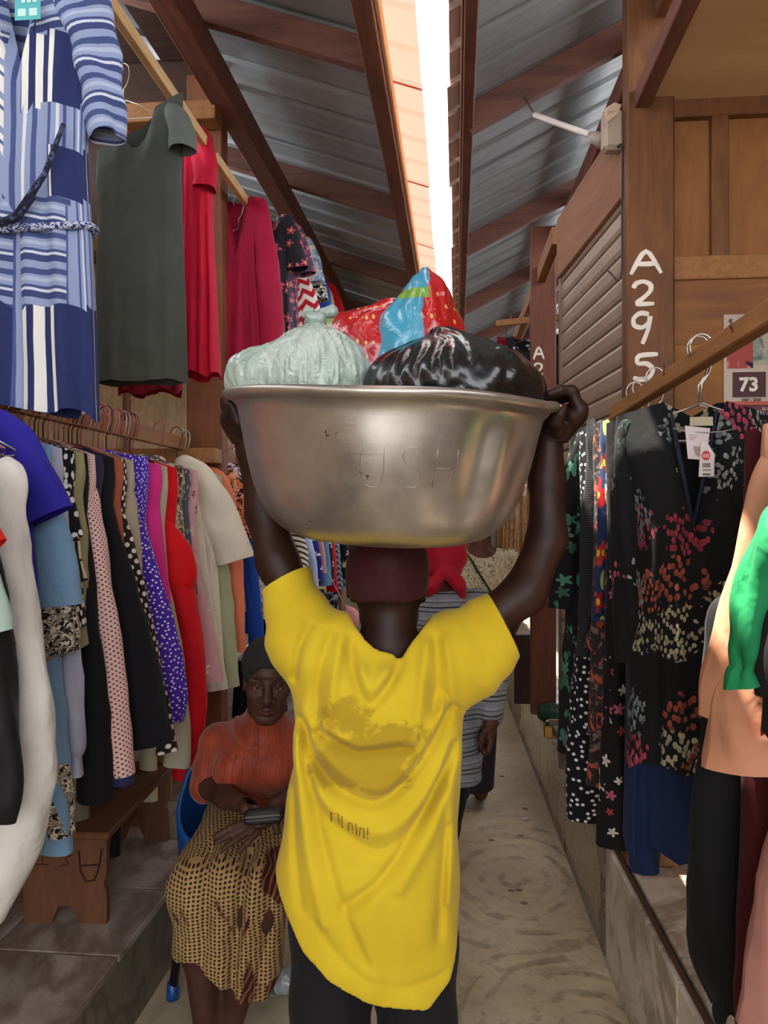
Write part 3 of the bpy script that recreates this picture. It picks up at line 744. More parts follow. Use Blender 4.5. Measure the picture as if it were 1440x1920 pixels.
low(2.98, 'blouse', 'brown leopard-print blouse shoulder behind the violet dress', 'blouse', blotch('#8a7a62', ['#2e2620', '#c7b899'], 42), [(266, 866, 18), (290, 885, 22), (306, 960, 18), (318, 1010, 14)], W=0.2, L=0.55, seed=31)
low(3.05, 'blouse', 'slate grey blouse with a faint floral print', 'blouse', flowers('#4b4f58', ['#9aa0aa', '#c4b8b0'], 30, 0.4, 0.3), [(285, 868, 16), (306, 890, 20), (322, 960, 16), (332, 1040, 12)], W=0.2, L=0.55, seed=32)
low(3.14, 'dress', 'blush pink dress with white daisies at the hem', 'dress', flowers('#cf9ea0', ['#f2ece4', '#7a3440', '#f4eee6'], 17, 0.44, 0.5), [(312, 890, 13), (330, 915, 15), (346, 1000, 18), (370, 1150, 23), (390, 1280, 27)], W=0.2, L=0.8, seed=33)
low(3.36, 'shirt', 'cream shirt with a wide short sleeve', 'shirt', solid('#ddd6bf', 0.8, 0.5), [(345, 872, 22), (372, 895, 30), (404, 945, 36), (430, 1010, 37), (442, 1052, 36)], W=0.21, L=0.75, seed=34, flat=0.6, extra=[([(352, 910, 22), (378, 1020, 24), (398, 1200, 23), (410, 1292, 18)], solid('#ddd6bf', 0.8, 0.5), 'front_panel', 0.8)])
low(3.44, 'dress', 'soft sage green dress hanging under the cream sleeve', 'dress', solid('#a9ac8c'), [(385, 900, 14), (405, 1000, 16), (418, 1130, 19), (428, 1286, 23)], W=0.21, L=0.83, seed=35)
low(3.58, 'blouse', 'salmon orange blouse with a long straight hem', 'blouse', solid('#e0805f'), [(385, 888, 18), (408, 900, 24), (424, 960, 22), (438, 1080, 19), (446, 1222, 17)], W=0.21, L=0.8, seed=36)
low(3.76, 'blouse', 'orange and black abstract printed blouse', 'blouse', blotch('#c9704a', ['#2a1a16', '#e4a488'], 26), [(415, 890, 20), (442, 915, 24), (462, 970, 20), (470, 1010, 18)], W=0.21, L=0.7, seed=37)
low(3.92, 'dress', 'bright cobalt blue dress behind the salmon blouse', 'dress', solid('#1e4aa6'), [(440, 900, 16), (462, 1000, 17), (474, 1120, 16), (482, 1240, 15)], W=0.21, L=0.85, seed=38)
low(4.06, 'blouse', 'white blouse with pink trim and navy leaf print', 'blouse', blotch('#e0c4c0', ['#28305a'], 34, 0.55), [(425, 880, 16), (448, 905, 18), (470, 980, 16), (480, 1050, 14)], W=0.21, L=0.7, seed=39)
low(4.2, 'dress', 'off-white dress with black dots by the porter arm', 'dress', dots('#e2ddd2', '#1c1a1a', 46, 0.22, 0.6), [(455, 885, 14), (476, 920, 15), (486, 1040, 14), (496, 1160, 14)], W=0.21, L=0.78, seed=40)
far = [(4.45, 'dress', 'black dress with a rose print near the porter elbow', flowers('#121214', ['#b04a50', '#d8c8b8'], 20, 0.4, 0.5), 474, 500, 1180),
       (4.7, 'dress', 'burnt orange dress glimpsed under the raised arm', solid('#b0502c'), 492, 514, 1230),
       (4.95, 'cardigan', 'cream and black twisted stripe cardigan past the raised arm', stripes([(0, '#d9d0ba'), (0.6, '#2a2620')], 0.03, 1.0), 535, 566, 1075),
       (5.25, 'blouse', 'powder blue blouse with ruffled sleeve in the far row', solid('#a9b6d8'), 545, 585, 1105),
       (5.6, 'blouse', 'indigo blouse with white trim in the far row', blotch('#2a2c7c', ['#d8d4e0'], 18, 0.62), 566, 594, 1085),
       (5.85, 'blouse', 'dusty rose blouse in the far row', solid('#c78f88'), 582, 600, 1075),
       (6.1, 'shirt', 'faded blue denim shirt in the far row', solid('#5a86b0'), 592, 610, 1098),
       (6.4, 'blouse', 'black blouse with cream roses in the far row', flowers('#151416', ['#e6d8c4', '#cfc0b0'], 12, 0.5, 0.3), 600, 616, 1090),
       (6.65, 'dress', 'crimson dress in the far row beside the denim shirt', solid('#b5121e'), 606, 624, 1115),
       (6.95, 'blouse', 'grey-blue zigzag patterned blouse in the far row', zigzag('#8794a8', '#2e3446', 0.05), 615, 633, 1105),
       (7.3, 'dress', 'black dress with green and blush blossoms deep in the row', flowers('#141416', ['#6f9a86', '#e0bcae'], 10, 0.5, 0.2), 628, 650, 1100),
       (7.8, 'dress', 'charcoal dress closing the far end of the packed row', solid('#2c2a30'), 640, 660, 1120)]
for i, (Y, nm, lb, mt, pa_, pb_, by) in enumerate(far):
    k = FPX / Y
    low(Y, nm, lb, nm, mt, [(pa_ - 0.02 * k, 960 - 0.25 * k * 0.45, 0.035 * k), (pa_ + 4, 960 - 0.02 * k, 0.045 * k), (pb_ - 4, (960 + by) / 2 + 10, 0.05 * k), (pb_, by, 0.05 * k)], W=0.2, L=0.75, seed=60 + i)
# a second tier of shorter pieces under the row
for i, (Y, lb, mt, px, y0, y1, hw) in enumerate([
    (2.45, 'taupe trousers hanging low under the black cardigan', solid('#6d6252'), 150, 1440, 1600, 16),
    (2.75, 'black trousers hanging low by the wooden stool', solid('#141416', 0.5), 205, 1430, 1600, 26),
    (2.95, 'cream trousers leg under the beige cuff', solid('#b7a98c'), 280, 1400, 1500, 17),
    (3.05, 'tan trousers leg beside the cream one', solid('#8d6e45'), 308, 1400, 1495, 14)]):
    loc = (RX + 0.05, Y, RZ)
    garment('trousers', lb, 'trousers', loc, mt, 0.15, 0.95, prof=[(0, 0.12), (0.5, 0.14), (1, 0.13)], seed=80 + i, neck=0.02, nfront=0.0, slope=0.05,
            sleeves=[{'path': px_path([(px, y0 - 200, hw), (px, y0, hw), (px, y1, hw)], Y, loc), 'name': 'leg'}], ht=0.16)

# hooks crowd the rail
HG = 'wire hangers crowding the lower rail'
y = 1.72; k = 0
while y < 7.0:
    gap = 0.030 if y < 2.95 else 0.05
    if not (2.98 < y < 3.40) or k % 6 == 0:
        mt = R.choices((M_wire, M_wire_dark, M_wire_red, M_wire_pink), (6, 4, 2, 1))[0]
        hanger((RX, y, RZ + (0.0 if y < 3.7 else -0.01)), mt, {M_wire: 'bright silver wire hanger', M_wire_dark: 'dull brown wire hanger', M_wire_red: 'red coated wire hanger', M_wire_pink: 'pale pink coated wire hanger'}[mt] + ' hooked over the packed lower rail', HG, R.uniform(-0.12, 0.12))
    y += gap * R.uniform(0.75, 1.3); k += 1

# ------------------------------------------------------------ upper row under the roof
UG = 'dresses hung under the roof'
def up(Y, px, name, label, cat, mat, ztop, zbot, wtop, whem, sleeves=(), seed=1, rz=0.0, smat=None, X=None, **kw):
    """px: column of the hook at distance Y; widths in metres"""
    c = on_y(px, 400, Y); x = c.x if X is None else X
    loc = (x, Y, ztop + 0.075)
    L = ztop - zbot
    g_ = garment(name, label, cat, loc, mat, wtop, L, prof=kw.pop('prof', [(0, wtop), (0.12, wtop * 1.0), (0.3, wtop * 0.95), (1, whem)]), sleeves=sleeves, seed=seed, rz=rz, group=UG, smat=smat, **kw)
    return g_
NV, LT, WH = '#28315f', '#8e9bbd', '#e4e2dc'
s_diag = stripes([(0, '#44507e'), (0.16, LT), (0.24, '#aab4cc'), (0.34, LT), (0.46, '#44507e'), (0.54, '#c9cedb'), (0.62, '#3b4674'), (0.8, LT)], 0.11, 1.25, 0.02, 0.4)
s_hor = stripes([(0, '#44507e'), (0.16, LT), (0.24, '#aab4cc'), (0.34, LT), (0.46, '#44507e'), (0.54, '#c9cedb'), (0.62, '#3b4674'), (0.8, LT)], 0.10, 1.65, 0.02, 0.4)
s_ver = stripes([(0, NV), (0.30, WH), (0.36, NV), (0.42, WH), (0.5, NV), (0.56, WH), (0.62, NV)], 0.20, 0.0, 0.004, 0.4)
s_blu = stripes([(0, LT), (0.2, '#4a5688'), (0.32, LT), (0.5, '#d5d8e0'), (0.6, LT), (0.72, '#4a5688'), (0.84, LT)], 0.07, 0.0, 0.006, 0.4)
s_wht = stripes([(0, WH), (0.5, '#5a638c'), (0.62, WH), (0.8, '#8a93b4')], 0.05, -0.55, 0.006, 0.4)
def panel(x, y, z):
    if abs(x - 0.012) < 0.012: return 3
    if z > -0.20: return 0
    if z > -0.52: return 1 if x > 0 and z > -0.4 else (4 if x < -0.02 else 3)
    if z > -0.66: return 3 if x < 0.1 else 1
    if z > -0.95: return 2 if x < 0.15 else 3
    return 1
Y = 2.05
loc = on_y(45, -90, Y)
def lp(px, py, hw, dy=0.0):
    p = on_y(px, py, Y); return (p.x - loc.x, dy, p.z - loc.z, hw / FPX * Y)
dr = garment('shirt_dress', 'blue and white patchwork striped shirt dress tied at the waist', 'dress', loc, None, 0.2, 1.22, prof=[(0, 0.2), (0.1, 0.205), (0.3, 0.19), (0.42, 0.185), (0.6, 0.2), (1, 0.215)], seed=101, group=UG,
             mats=[s_diag, s_ver, s_hor, s_blu, s_wht], panel=panel, nfront=0.26, neck=0.06, vneck=True, slope=0.25, fold=0.02, nu=72, nv=64, dep=0.06, hemcurve=-0.03, ht=0.06,
             sleeves=[{'path': [lp(150, 0, 50), lp(176, 90, 44), lp(190, 190, 40), lp(198, 258, 34)], 'mat': s_hor, 'flat': 0.9, 'wr': 0.012}, {'path': [lp(-60, 0, 50), lp(-85, 90, 44), lp(-98, 190, 40), lp(-108, 258, 34)], 'mat': s_hor, 'flat': 0.9}])
m = MB(); zz = -0.70
m.tube([(0.205 * math.cos(t), -0.078 * math.sin(t) - 0.0, on_y(45, 440, Y).z - loc.z + 0.012 * math.cos(2 * t)) for t in np.linspace(0, 2 * math.pi, 40)], 0.011, 8); m.build('waistband', blotch('#b9bfd2', ['#2a3260'], 120, 0.5), dr, True)
m = MB(); m.tube([(lp(100, 400, 0)[0], -0.10, lp(0, 400, 0)[2]), (lp(70, 435, 0)[0], -0.105, lp(0, 437, 0)[2]), (lp(10, 448, 0)[0], -0.09, lp(0, 450, 0)[2])], [0.007, 0.013, 0.006], 8)
m.tube([(lp(70, 435, 0)[0], -0.105, lp(0, 437, 0)[2]), (lp(120, 370, 0)[0], -0.1, lp(0, 360, 0)[2]), (lp(150, 300, 0)[0], -0.09, lp(0, 270, 0)[2])], [0.012, 0.008, 0.006], 8); m.build('belt_tie', blotch('#1d2030', ['#4a5170'], 60, 0.55), dr, True)
tg = empty('swing_tag', on_y(52, 12, Y - 0.09)); tag(tg, 'turquoise paper tag in the neck of the striped shirt dress', 'tag')
MB().box(-0.036, 0.036, -0.0008, 0.0008, -0.036, 0.03, 0).build('card', plain('#4fb0b4', 0.6), tg)
for bx_ in (-0.016, 0.016): MB().box(bx_ - 0.011, bx_ + 0.011, -0.0016, -0.0009, -0.026, -0.006, 0).build('print_block', plain('#bfe0dc', 0.6), tg)
m = MB()
for k, (cx_, cy_) in enumerate(((-0.012, 0.016), (0.004, 0.016), (0.02, 0.016))): m.box(cx_ - 0.005, cx_ + 0.005, -0.0016, -0.0009, 0.010, 0.022, 0)
m.build('print_word', plain('#d5ecea', 0.6), tg)

def upx(Y, loc, pts): return [(on_y(px, py, Y).x - loc[0], dy, on_y(px, py, Y).z - loc[2], hw / FPX * Y) for (px, py, hw, dy) in pts]
# grey dress, hung askew from one shoulder
Y = 2.6; c = on_y(262, 225, Y); lc = (c.x, Y, c.z + 0.075)
up(Y, 262, 'dress', 'plain dark grey short-sleeved dress hung askew', 'dress', solid('#42453f', 0.8, 0.3), c.z, on_y(0, 722, Y).z, 0.155, 0.17, seed=102, shear=0.62, slope=0.05, nfront=0.10, neck=0.05, fold=0.008, dep=0.05, hemwave=0.004,
   sleeves=[{'path': upx(Y, lc, [(322, 205, 16, 0), (337, 232, 25, -0.015), (345, 262, 27, -0.025), (347, 290, 27, -0.03)]), 'flat': 0.8, 'mat': solid('#5b5e58', 0.8)}])
Y = 2.92
up(Y, 280, 'dress', 'dark crimson dress whose hem shows below the grey one', 'dress', solid('#7d0d22'), 3.1, on_y(0, 742, Y).z, 0.13, 0.13, seed=103, X=-1.19)
Y = 3.22; c = on_y(372, 262, Y); lc = (c.x, Y, c.z + 0.075)
up(Y, 368, 'dress', 'bright cherry red dress with a ruffled short sleeve', 'dress', solid('#c20d33', 0.75, 0.5), c.z, on_y(0, 712, Y).z, 0.075, 0.105, seed=104, shear=0.1, slope=0.15, neck=0.03, nfront=0.03, dep=0.07, fold=0.02,
   sleeves=[{'path': upx(Y, lc, [(385, 262, 20, -0.03), (396, 300, 22, -0.05), (398, 345, 20, -0.05), (396, 362, 22, -0.05)]), 'flat': 1.0, 'wr': 0.012}])
Y = 3.76; c = on_y(445, 372, Y); lc = (c.x, Y, c.z + 0.075)
up(Y, 445, 'tunic', 'deep raspberry tunic with a V neck and gathered waist', 'tunic', solid('#a01238', 0.75, 0.4), c.z, on_y(0, 738, Y).z, 0.115, 0.15, seed=105, shear=0.05, slope=0.12, neck=0.06, nfront=0.24, vneck=True, dep=0.06, fold=0.02, nf=11,
   sleeves=[{'path': upx(Y, lc, [(486, 385, 18, 0), (500, 460, 19, -0.02), (505, 540, 24, -0.02), (512, 650, 26, 0.0)]), 'flat': 0.8}])
upl = [(4.05, 512, 408, 720, 'dress', 'black dress with pink petals under the roof', flowers('#2a2830', ['#c8506a', '#d8688a'], 16, 0.46, 0.2), 0.09),
       (4.38, 530, 425, 720, 'dress', 'mauve and rose floral dress under the roof', flowers('#5a4a60', ['#d8607a', '#e88a9a'], 24, 0.48, 0.1), 0.09),
       (4.62, 542, 520, 720, 'dress', 'red and white chevron dress by the knotted bag', zigzag('#b81c2a', '#e6dcd4', 0.07), 0.10),
       (4.9, 556, 450, 690, 'blouse', 'pale blue and cream printed blouse under the roof', blotch('#c3ccd8', ['#7f97b4', '#e6dcd0'], 26), 0.08),
       (5.2, 566, 488, 700, 'blouse', 'black and white scribble print blouse under the roof', blotch('#ded8cc', ['#1e1c1e'], 40, 0.5), 0.08),
       (5.45, 578, 510, 700, 'blouse', 'ultramarine blue blouse under the roof', solid('#2c4aa8'), 0.075),
       (5.7, 588, 535, 700, 'blouse', 'sand coloured blouse behind the ultramarine one', solid('#b9a98e'), 0.085),
       (6.0, 602, 536, 700, 'dress', 'vivid red dress last in the row under the roof', solid('#c2101e'), 0.095)]
for i, (Y, px, py, pb2, nm, lb, mt, w_) in enumerate(upl):
    zt = on_y(px, py, Y).z
    lc = (on_y(px, 400, Y).x, Y, zt + 0.075)
    up(Y, px, nm, lb, nm, mt, zt, on_y(px, pb2, Y).z, w_, w_ * 1.15, seed=110 + i, slope=0.25, neck=0.03, dep=0.06,
       sleeves=[{'path': [(w_ * 0.75, 0, -0.1, 0.05), (w_ + 0.02, -0.01, -0.2, 0.055), (w_ + 0.045, -0.01, -0.36, 0.06)], 'flat': 0.8}])
for (Y, px, py) in ((3.3, 232, 120), (3.76, 447, 368), (4.05, 512, 400)):
    p = on_y(px, py + 14, Y)
    hanger(p, M_wire, {3.3: 'bare bright hanger hook under the pale strip', 2.6: 'hanger inside the grey dress', 3.76: 'hanger inside the raspberry tunic', 4.05: 'hanger inside the black petal dress'}[Y], UG)
# ------------------------------------------------------------ smooth solids: distance fields meshed with surface nets
class Field:
    def __init__(s, lo, hi, h):
        s.lo = np.array(lo, float); s.h = h
        s.n = np.ceil((np.array(hi, float) - s.lo) / h).astype(int) + 1
        s.D = np.full(tuple(s.n), 1.0, dtype=np.float32)
        s.ax = [s.lo[i] + h * np.arange(s.n[i]) for i in range(3)]
    def sl(s, lo, hi):
        i0 = np.clip(np.floor((np.array(lo) - s.lo) / s.h).astype(int), 0, s.n); i1 = np.clip(np.ceil((np.array(hi) - s.lo) / s.h).astype(int) + 1, 0, s.n)
        if np.any(i1 - i0 < 1): return None
        S = tuple(slice(a, b) for a, b in zip(i0, i1))
        return S, s.ax[0][S[0]][:, None, None], s.ax[1][S[1]][None, :, None], s.ax[2][S[2]][None, None, :]
    def comb(s, S, d, k, op):
        a = s.D[S]
        if op == 'add':
            if k <= 0: s.D[S] = np.minimum(a, d)
            else:
                h = np.clip(0.5 + 0.5 * (a - d) / k, 0, 1); s.D[S] = a * (1 - h) + d * h - k * h * (1 - h)
        else:                                   # subtract
            d = -d
            if k <= 0: s.D[S] = np.maximum(a, d)
            else:
                h = np.clip(0.5 - 0.5 * (a - d) / k, 0, 1); s.D[S] = a * (1 - h) + d * h + k * h * (1 - h)
    def cap(s, a, b, r1, r2=None, k=0.01, op='add'):
        r2 = r1 if r2 is None else r2
        a = np.array(a, float); b = np.array(b, float); m = max(r1, r2) + 2 * k + 4 * s.h + 0.01
        g = s.sl(np.minimum(a, b) - m, np.maximum(a, b) + m)
        if g is None: return s
        S, X, Y, Z = g; ab = b - a; L2 = float(ab @ ab) + 1e-12
        t = np.clip(((X - a[0]) * ab[0] + (Y - a[1]) * ab[1] + (Z - a[2]) * ab[2]) / L2, 0, 1)
        d = np.sqrt((X - a[0] - t * ab[0]) ** 2 + (Y - a[1] - t * ab[1]) ** 2 + (Z - a[2] - t * ab[2]) ** 2) - (r1 + (r2 - r1) * t)
        s.comb(S, d, k, op); return s
    def chain(s, pts, rs, k=0.008, op='add'):
        for i in range(len(pts) - 1): s.cap(pts[i], pts[i + 1], rs[i], rs[i + 1], k, op)
        return s
    def ell(s, c, r, k=0.01, op='add', M=None):
        c = np.array(c, float); r = np.array(r, float) if np.ndim(r) else np.array([r, r, r], float)
        m = r.max() + 2 * k + 4 * s.h + 0.01
        g = s.sl(c - m, c + m)
        if g is None: return s
        S, X, Y, Z = g; x, y, z = X - c[0], Y - c[1], Z - c[2]
        if M is not None:
            M = np.array(M); q = [M[0, i] * x + M[1, i] * y + M[2, i] * z for i in range(3)]
        else: q = [x, y, z]
        k0 = np.sqrt((q[0] / r[0]) ** 2 + (q[1] / r[1]) ** 2 + (q[2] / r[2]) ** 2)
        k1 = np.sqrt((q[0] / r[0] ** 2) ** 2 + (q[1] / r[1] ** 2) ** 2 + (q[2] / r[2] ** 2) ** 2) + 1e-9
        s.comb(S, k0 * (k0 - 1) / k1, k, op); return s
    def loft(s, rows, k=0.01, p=2.0, op='add', zpad=0.0):
        """vertical body of superelliptic sections: rows (z, x0, x1, yc, yhalf)"""
        rows = np.array(sorted(rows)); Z = s.ax[2]
        z0, z1 = rows[0, 0], rows[-1, 0]
        f = lambda c: np.interp(Z, rows[:, 0], rows[:, c])[None, None, :]
        xc = (f(1) + f(2)) / 2; a = (f(2) - f(1)) / 2; yc = f(3); b = f(4)
        X = s.ax[0][:, None, None]; Y = s.ax[1][None, :, None]
        q = ((np.abs(X - xc) / a) ** p + (np.abs(Y - yc) / b) ** p) ** (1 / p)
        d = (q - 1) * np.minimum(a, b)
        dz = np.maximum(z0 - Z, Z - z1)[None, None, :]
        d = np.maximum(d, dz)
        s.comb((slice(None),) * 3, d.astype(np.float32), k, op); return s
    def mesh(s, name='solid', smooth=1):
        D = s.D; nx, ny, nz = D.shape
        I = D < 0
        c = [I[i:nx - 1 + i, j:ny - 1 + j, k:nz - 1 + k] for i in (0, 1) for j in (0, 1) for k in (0, 1)]
        sm = sum(x.astype(np.int8) for x in c)
        act = (sm > 0) & (sm < 8)
        ids = np.argwhere(act)
        idx = np.full(act.shape, -1, dtype=np.int32); idx[act] = np.arange(len(ids))
        i, j, k = ids.T
        acc = np.zeros((len(ids), 3)); cnt = np.zeros(len(ids))
        cor = [(a, b, e) for a in (0, 1) for b in (0, 1) for e in (0, 1)]
        vals = {q: D[i + q[0], j + q[1], k + q[2]] for q in cor}
        for q in cor:
            for ax in range(3):
                if q[ax] == 0:
                    q2 = list(q); q2[ax] = 1; q2 = tuple(q2)
                    a, b = vals[q], vals[q2]; cr = (a < 0) != (b < 0)
                    t = np.where(cr, a / np.where(cr, a - b, 1), 0)
                    p = np.array(q, float)[None].repeat(len(ids), 0); p[:, ax] = t
                    acc += p * cr[:, None]; cnt += cr
        V = s.lo + s.h * (ids + acc / cnt[:, None])
        Fs = []
        for ax in range(3):
            o1, o2 = [(1, 2), (2, 0), (0, 1)][ax]
            A = [slice(None)] * 3; B = [slice(None)] * 3; A[ax] = slice(0, -1); B[ax] = slice(1, None)
            ch = I[tuple(A)] != I[tuple(B)]; ins = I[tuple(A)]
            e = np.argwhere(ch)
            e = e[(e[:, o1] > 0) & (e[:, o2] > 0) & (e[:, o1] < D.shape[o1] - 1) & (e[:, o2] < D.shape[o2] - 1)]
            fl = ins[e[:, 0], e[:, 1], e[:, 2]]
            def gi(d1, d2):
                q = e.copy(); q[:, o1] += d1; q[:, o2] += d2
                return idx[q[:, 0], q[:, 1], q[:, 2]]
            quad = np.stack([gi(-1, -1), gi(0, -1), gi(0, 0), gi(-1, 0)], -1)
            quad[~fl] = quad[~fl][:, ::-1]
            Fs.append(quad)
        Fq = np.concatenate(Fs); Fq = Fq[(Fq >= 0).all(1)]
        for _ in range(smooth):                 # light relaxation
            S = np.zeros_like(V); N = np.zeros(len(V))
            for q in range(4):
                for o_ in (1, 3):
                    np.add.at(S, Fq[:, q], V[Fq[:, (q + o_) % 4]]); np.add.at(N, Fq[:, q], 1)
            V = 0.5 * V + 0.5 * S / np.maximum(N, 1)[:, None]
        return V, Fq
def solid_obj(name, fields, mat, parent, base, smooth=1, uvf=None):
    """one mesh from one or more fields (same solid at several resolutions), in the parent's frame"""
    Vs, Fs, n = [], [], 0
    for f in (fields if isinstance(fields, (list, tuple)) else [fields]):
        v, q = f.mesh(name, smooth); Vs.append(v); Fs.append(q + n); n += len(v)
    V = np.concatenate(Vs) - np.array(base); Fq = np.concatenate(Fs)
    uv = uvf(V) if uvf else V[:, [0, 2]]
    return obj(name, mesh_np(name, V, Fq, uv), mat, parent)
def ridges(X, Z, lines):
    """height map from fold lines: (polyline [(x,z)], amplitude, width)"""
    H = np.zeros((len(X), len(Z)))
    for pts, amp, w in lines:
        pts = np.array(pts); best = np.full(H.shape, 9.0)
        for a, b in zip(pts[:-1], pts[1:]):
            ab = b - a; t = np.clip(((X[:, None] - a[0]) * ab[0] + (Z[None] - a[1]) * ab[1]) / (ab @ ab + 1e-12), 0, 1)
            best = np.minimum(best, np.hypot(X[:, None] - a[0] - t * ab[0], Z[None] - a[1] - t * ab[1]))
        H += amp * np.exp(-(best / w) ** 2)
    return H
def curve(pts, n=6):
    """Catmull-Rom through pts"""
    p = np.array(pts, float); p = np.concatenate([2 * p[:1] - p[1:2], p, 2 * p[-1:] - p[-2:-1]]); out = []
    for i in range(1, len(p) - 2):
        for t in np.linspace(0, 1, n, endpoint=False):
            a, b, c, d = p[i - 1], p[i], p[i + 1], p[i + 2]
            out.append(0.5 * (2 * b + (c - a) * t + (2 * a - 5 * b + 4 * c - d) * t * t + (3 * b - a - 3 * c + d) * t ** 3))
    out.append(p[-2]); return np.array(out)
def skin_mat(c, c2, rough=0.5):
    g = G('skin'); v = g.tc.outputs['Object']
    n1 = g.noise(v, 14, 4); n2 = g.noise(v, 160, 3)
    col_ = g.ramp(n1, [(0.3, c), (0.7, c2)])
    return g.finish(col_, rough, n2, 0.12, 0.002, Specular_IOR_Level=0.3)
def head_field(f, c, M, s=1.0, face=True):
    """M columns: right, forward (face), up; c = head centre"""
    M = np.array(M, float); c = np.array(c, float)
    w = lambda x, y, z: c + s * (M @ np.array([x, y, z]))
    f.ell(w(0, -0.016, 0.036), np.array([0.074, 0.092, 0.084]) * s, 0.02, M=M)
    f.ell(w(0, 0.022, -0.035), np.array([0.060, 0.068, 0.084]) * s, 0.03 * s, M=M)
    for q in (-1, 1):
        f.ell(w(0.072 * q, -0.008, -0.008), np.array([0.009, 0.019, 0.031]) * s, 0.008 * s, M=M)
        f.ell(w(0.076 * q, -0.004, -0.006), np.array([0.006, 0.010, 0.018]) * s, 0.004 * s, 'sub', M=M)
    if not face: return w
    f.ell(w(0, 0.066, -0.098), np.array([0.026, 0.022, 0.02]) * s, 0.03 * s, M=M)
    for q in (-1, 1):
        f.ell(w(0.040 * q, 0.058, -0.022), np.array([0.024, 0.022, 0.020]) * s, 0.022 * s, M=M)
        f.cap(w(0.040 * q, 0.026, -0.072), w(0.016 * q, 0.066, -0.098), 0.019 * s, 0.016 * s, 0.02 * s)
        f.cap(w(0.006 * q, 0.090, 0.022), w(0.048 * q, 0.076, 0.026), 0.009 * s, 0.008 * s, 0.014 * s)
        f.ell(w(0.031 * q, 0.098, 0.003), np.array([0.019, 0.017, 0.0125]) * s, 0.012 * s, 'sub', M=M)
        f.cap(w(0.046 * q, 0.070, 0.003), w(0.031 * q, 0.083, 0.0105), 0.0042 * s, 0.0056 * s, 0.004 * s)
        f.cap(w(0.031 * q, 0.083, 0.0105), w(0.016 * q, 0.079, 0.002), 0.0056 * s, 0.004 * s, 0.004 * s)
        f.cap(w(0.046 * q, 0.070, 0.001), w(0.031 * q, 0.0795, -0.0085), 0.004 * s, 0.0045 * s, 0.004 * s)
        f.cap(w(0.031 * q, 0.0795, -0.0085), w(0.016 * q, 0.078, 0.0), 0.0045 * s, 0.004 * s, 0.004 * s)
        f.ell(w(0.0175 * q, 0.093, -0.034), np.array([0.0125, 0.013, 0.010]) * s, 0.007 * s, M=M)
        f.ell(w(0.009 * q, 0.103, -0.042), np.array([0.0045, 0.005, 0.004]) * s, 0.003 * s, 'sub', M=M)
        f.chain([w(0.026 * q, 0.088, -0.034), w(0.033 * q, 0.080, -0.055)], [0.003 * s, 0.003 * s], 0.006 * s, 'sub')
        f.cap(w(0.022 * q, 0.083, -0.063), w(0.006 * q, 0.096, -0.058), 0.006 * s, 0.0075 * s, 0.006 * s)
    f.cap(w(0, 0.088, 0.012), w(0, 0.108, -0.027), 0.0095 * s, 0.0145 * s, 0.012 * s)
    f.cap(w(-0.018, 0.087, -0.071), w(0.018, 0.087, -0.071), 0.0075 * s, 0.0075 * s, 0.007 * s)
    f.ell(w(0, 0.093, -0.072), np.array([0.014, 0.008, 0.008]) * s, 0.006 * s, M=M)
    f.chain([w(-0.024, 0.090, -0.066), w(0, 0.104, -0.0645), w(0.024, 0.090, -0.066)], [0.0022 * s] * 3, 0.004 * s, 'sub')
    return w
def eyes(w, s, root, base, iris='#1d120c'):
    for q in (-1, 1):
        c = w(0.031 * q, 0.0715, 0.003) - np.array(base); fw = (w(0, 1, 0) - w(0, 0, 0)); fw = fw / np.linalg.norm(fw)
        bm = bmesh.new(); bmesh.ops.create_uvsphere(bm, u_segments=20, v_segments=14, radius=0.0128 * s)
        Rm = Vector((0, 0, 1)).rotation_difference(Vector(fw)).to_matrix()
        for v in bm.verts: v.co = Rm @ v.co
        me = bpy.data.meshes.new('eye'); bm.to_mesh(me); bm.free()
        me.materials.append(plain('#8a7a6c', 0.3)); me.materials.append(plain(iris, 0.15))
        for p in me.polygons:
            p.use_smooth = True
            if p.normal.dot(Vector(fw)) > 0.86: p.material_index = 1
        obj('eye', me, None, root, tuple(c))
def rot_cols(fwd, up=(0, 0, 1)):
    f_ = np.array(fwd, float); f_ /= np.linalg.norm(f_); r_ = np.cross(f_, np.array(up, float)); r_ /= np.linalg.norm(r_); u_ = np.cross(r_, f_)
    return np.stack([r_, f_, u_], 1)
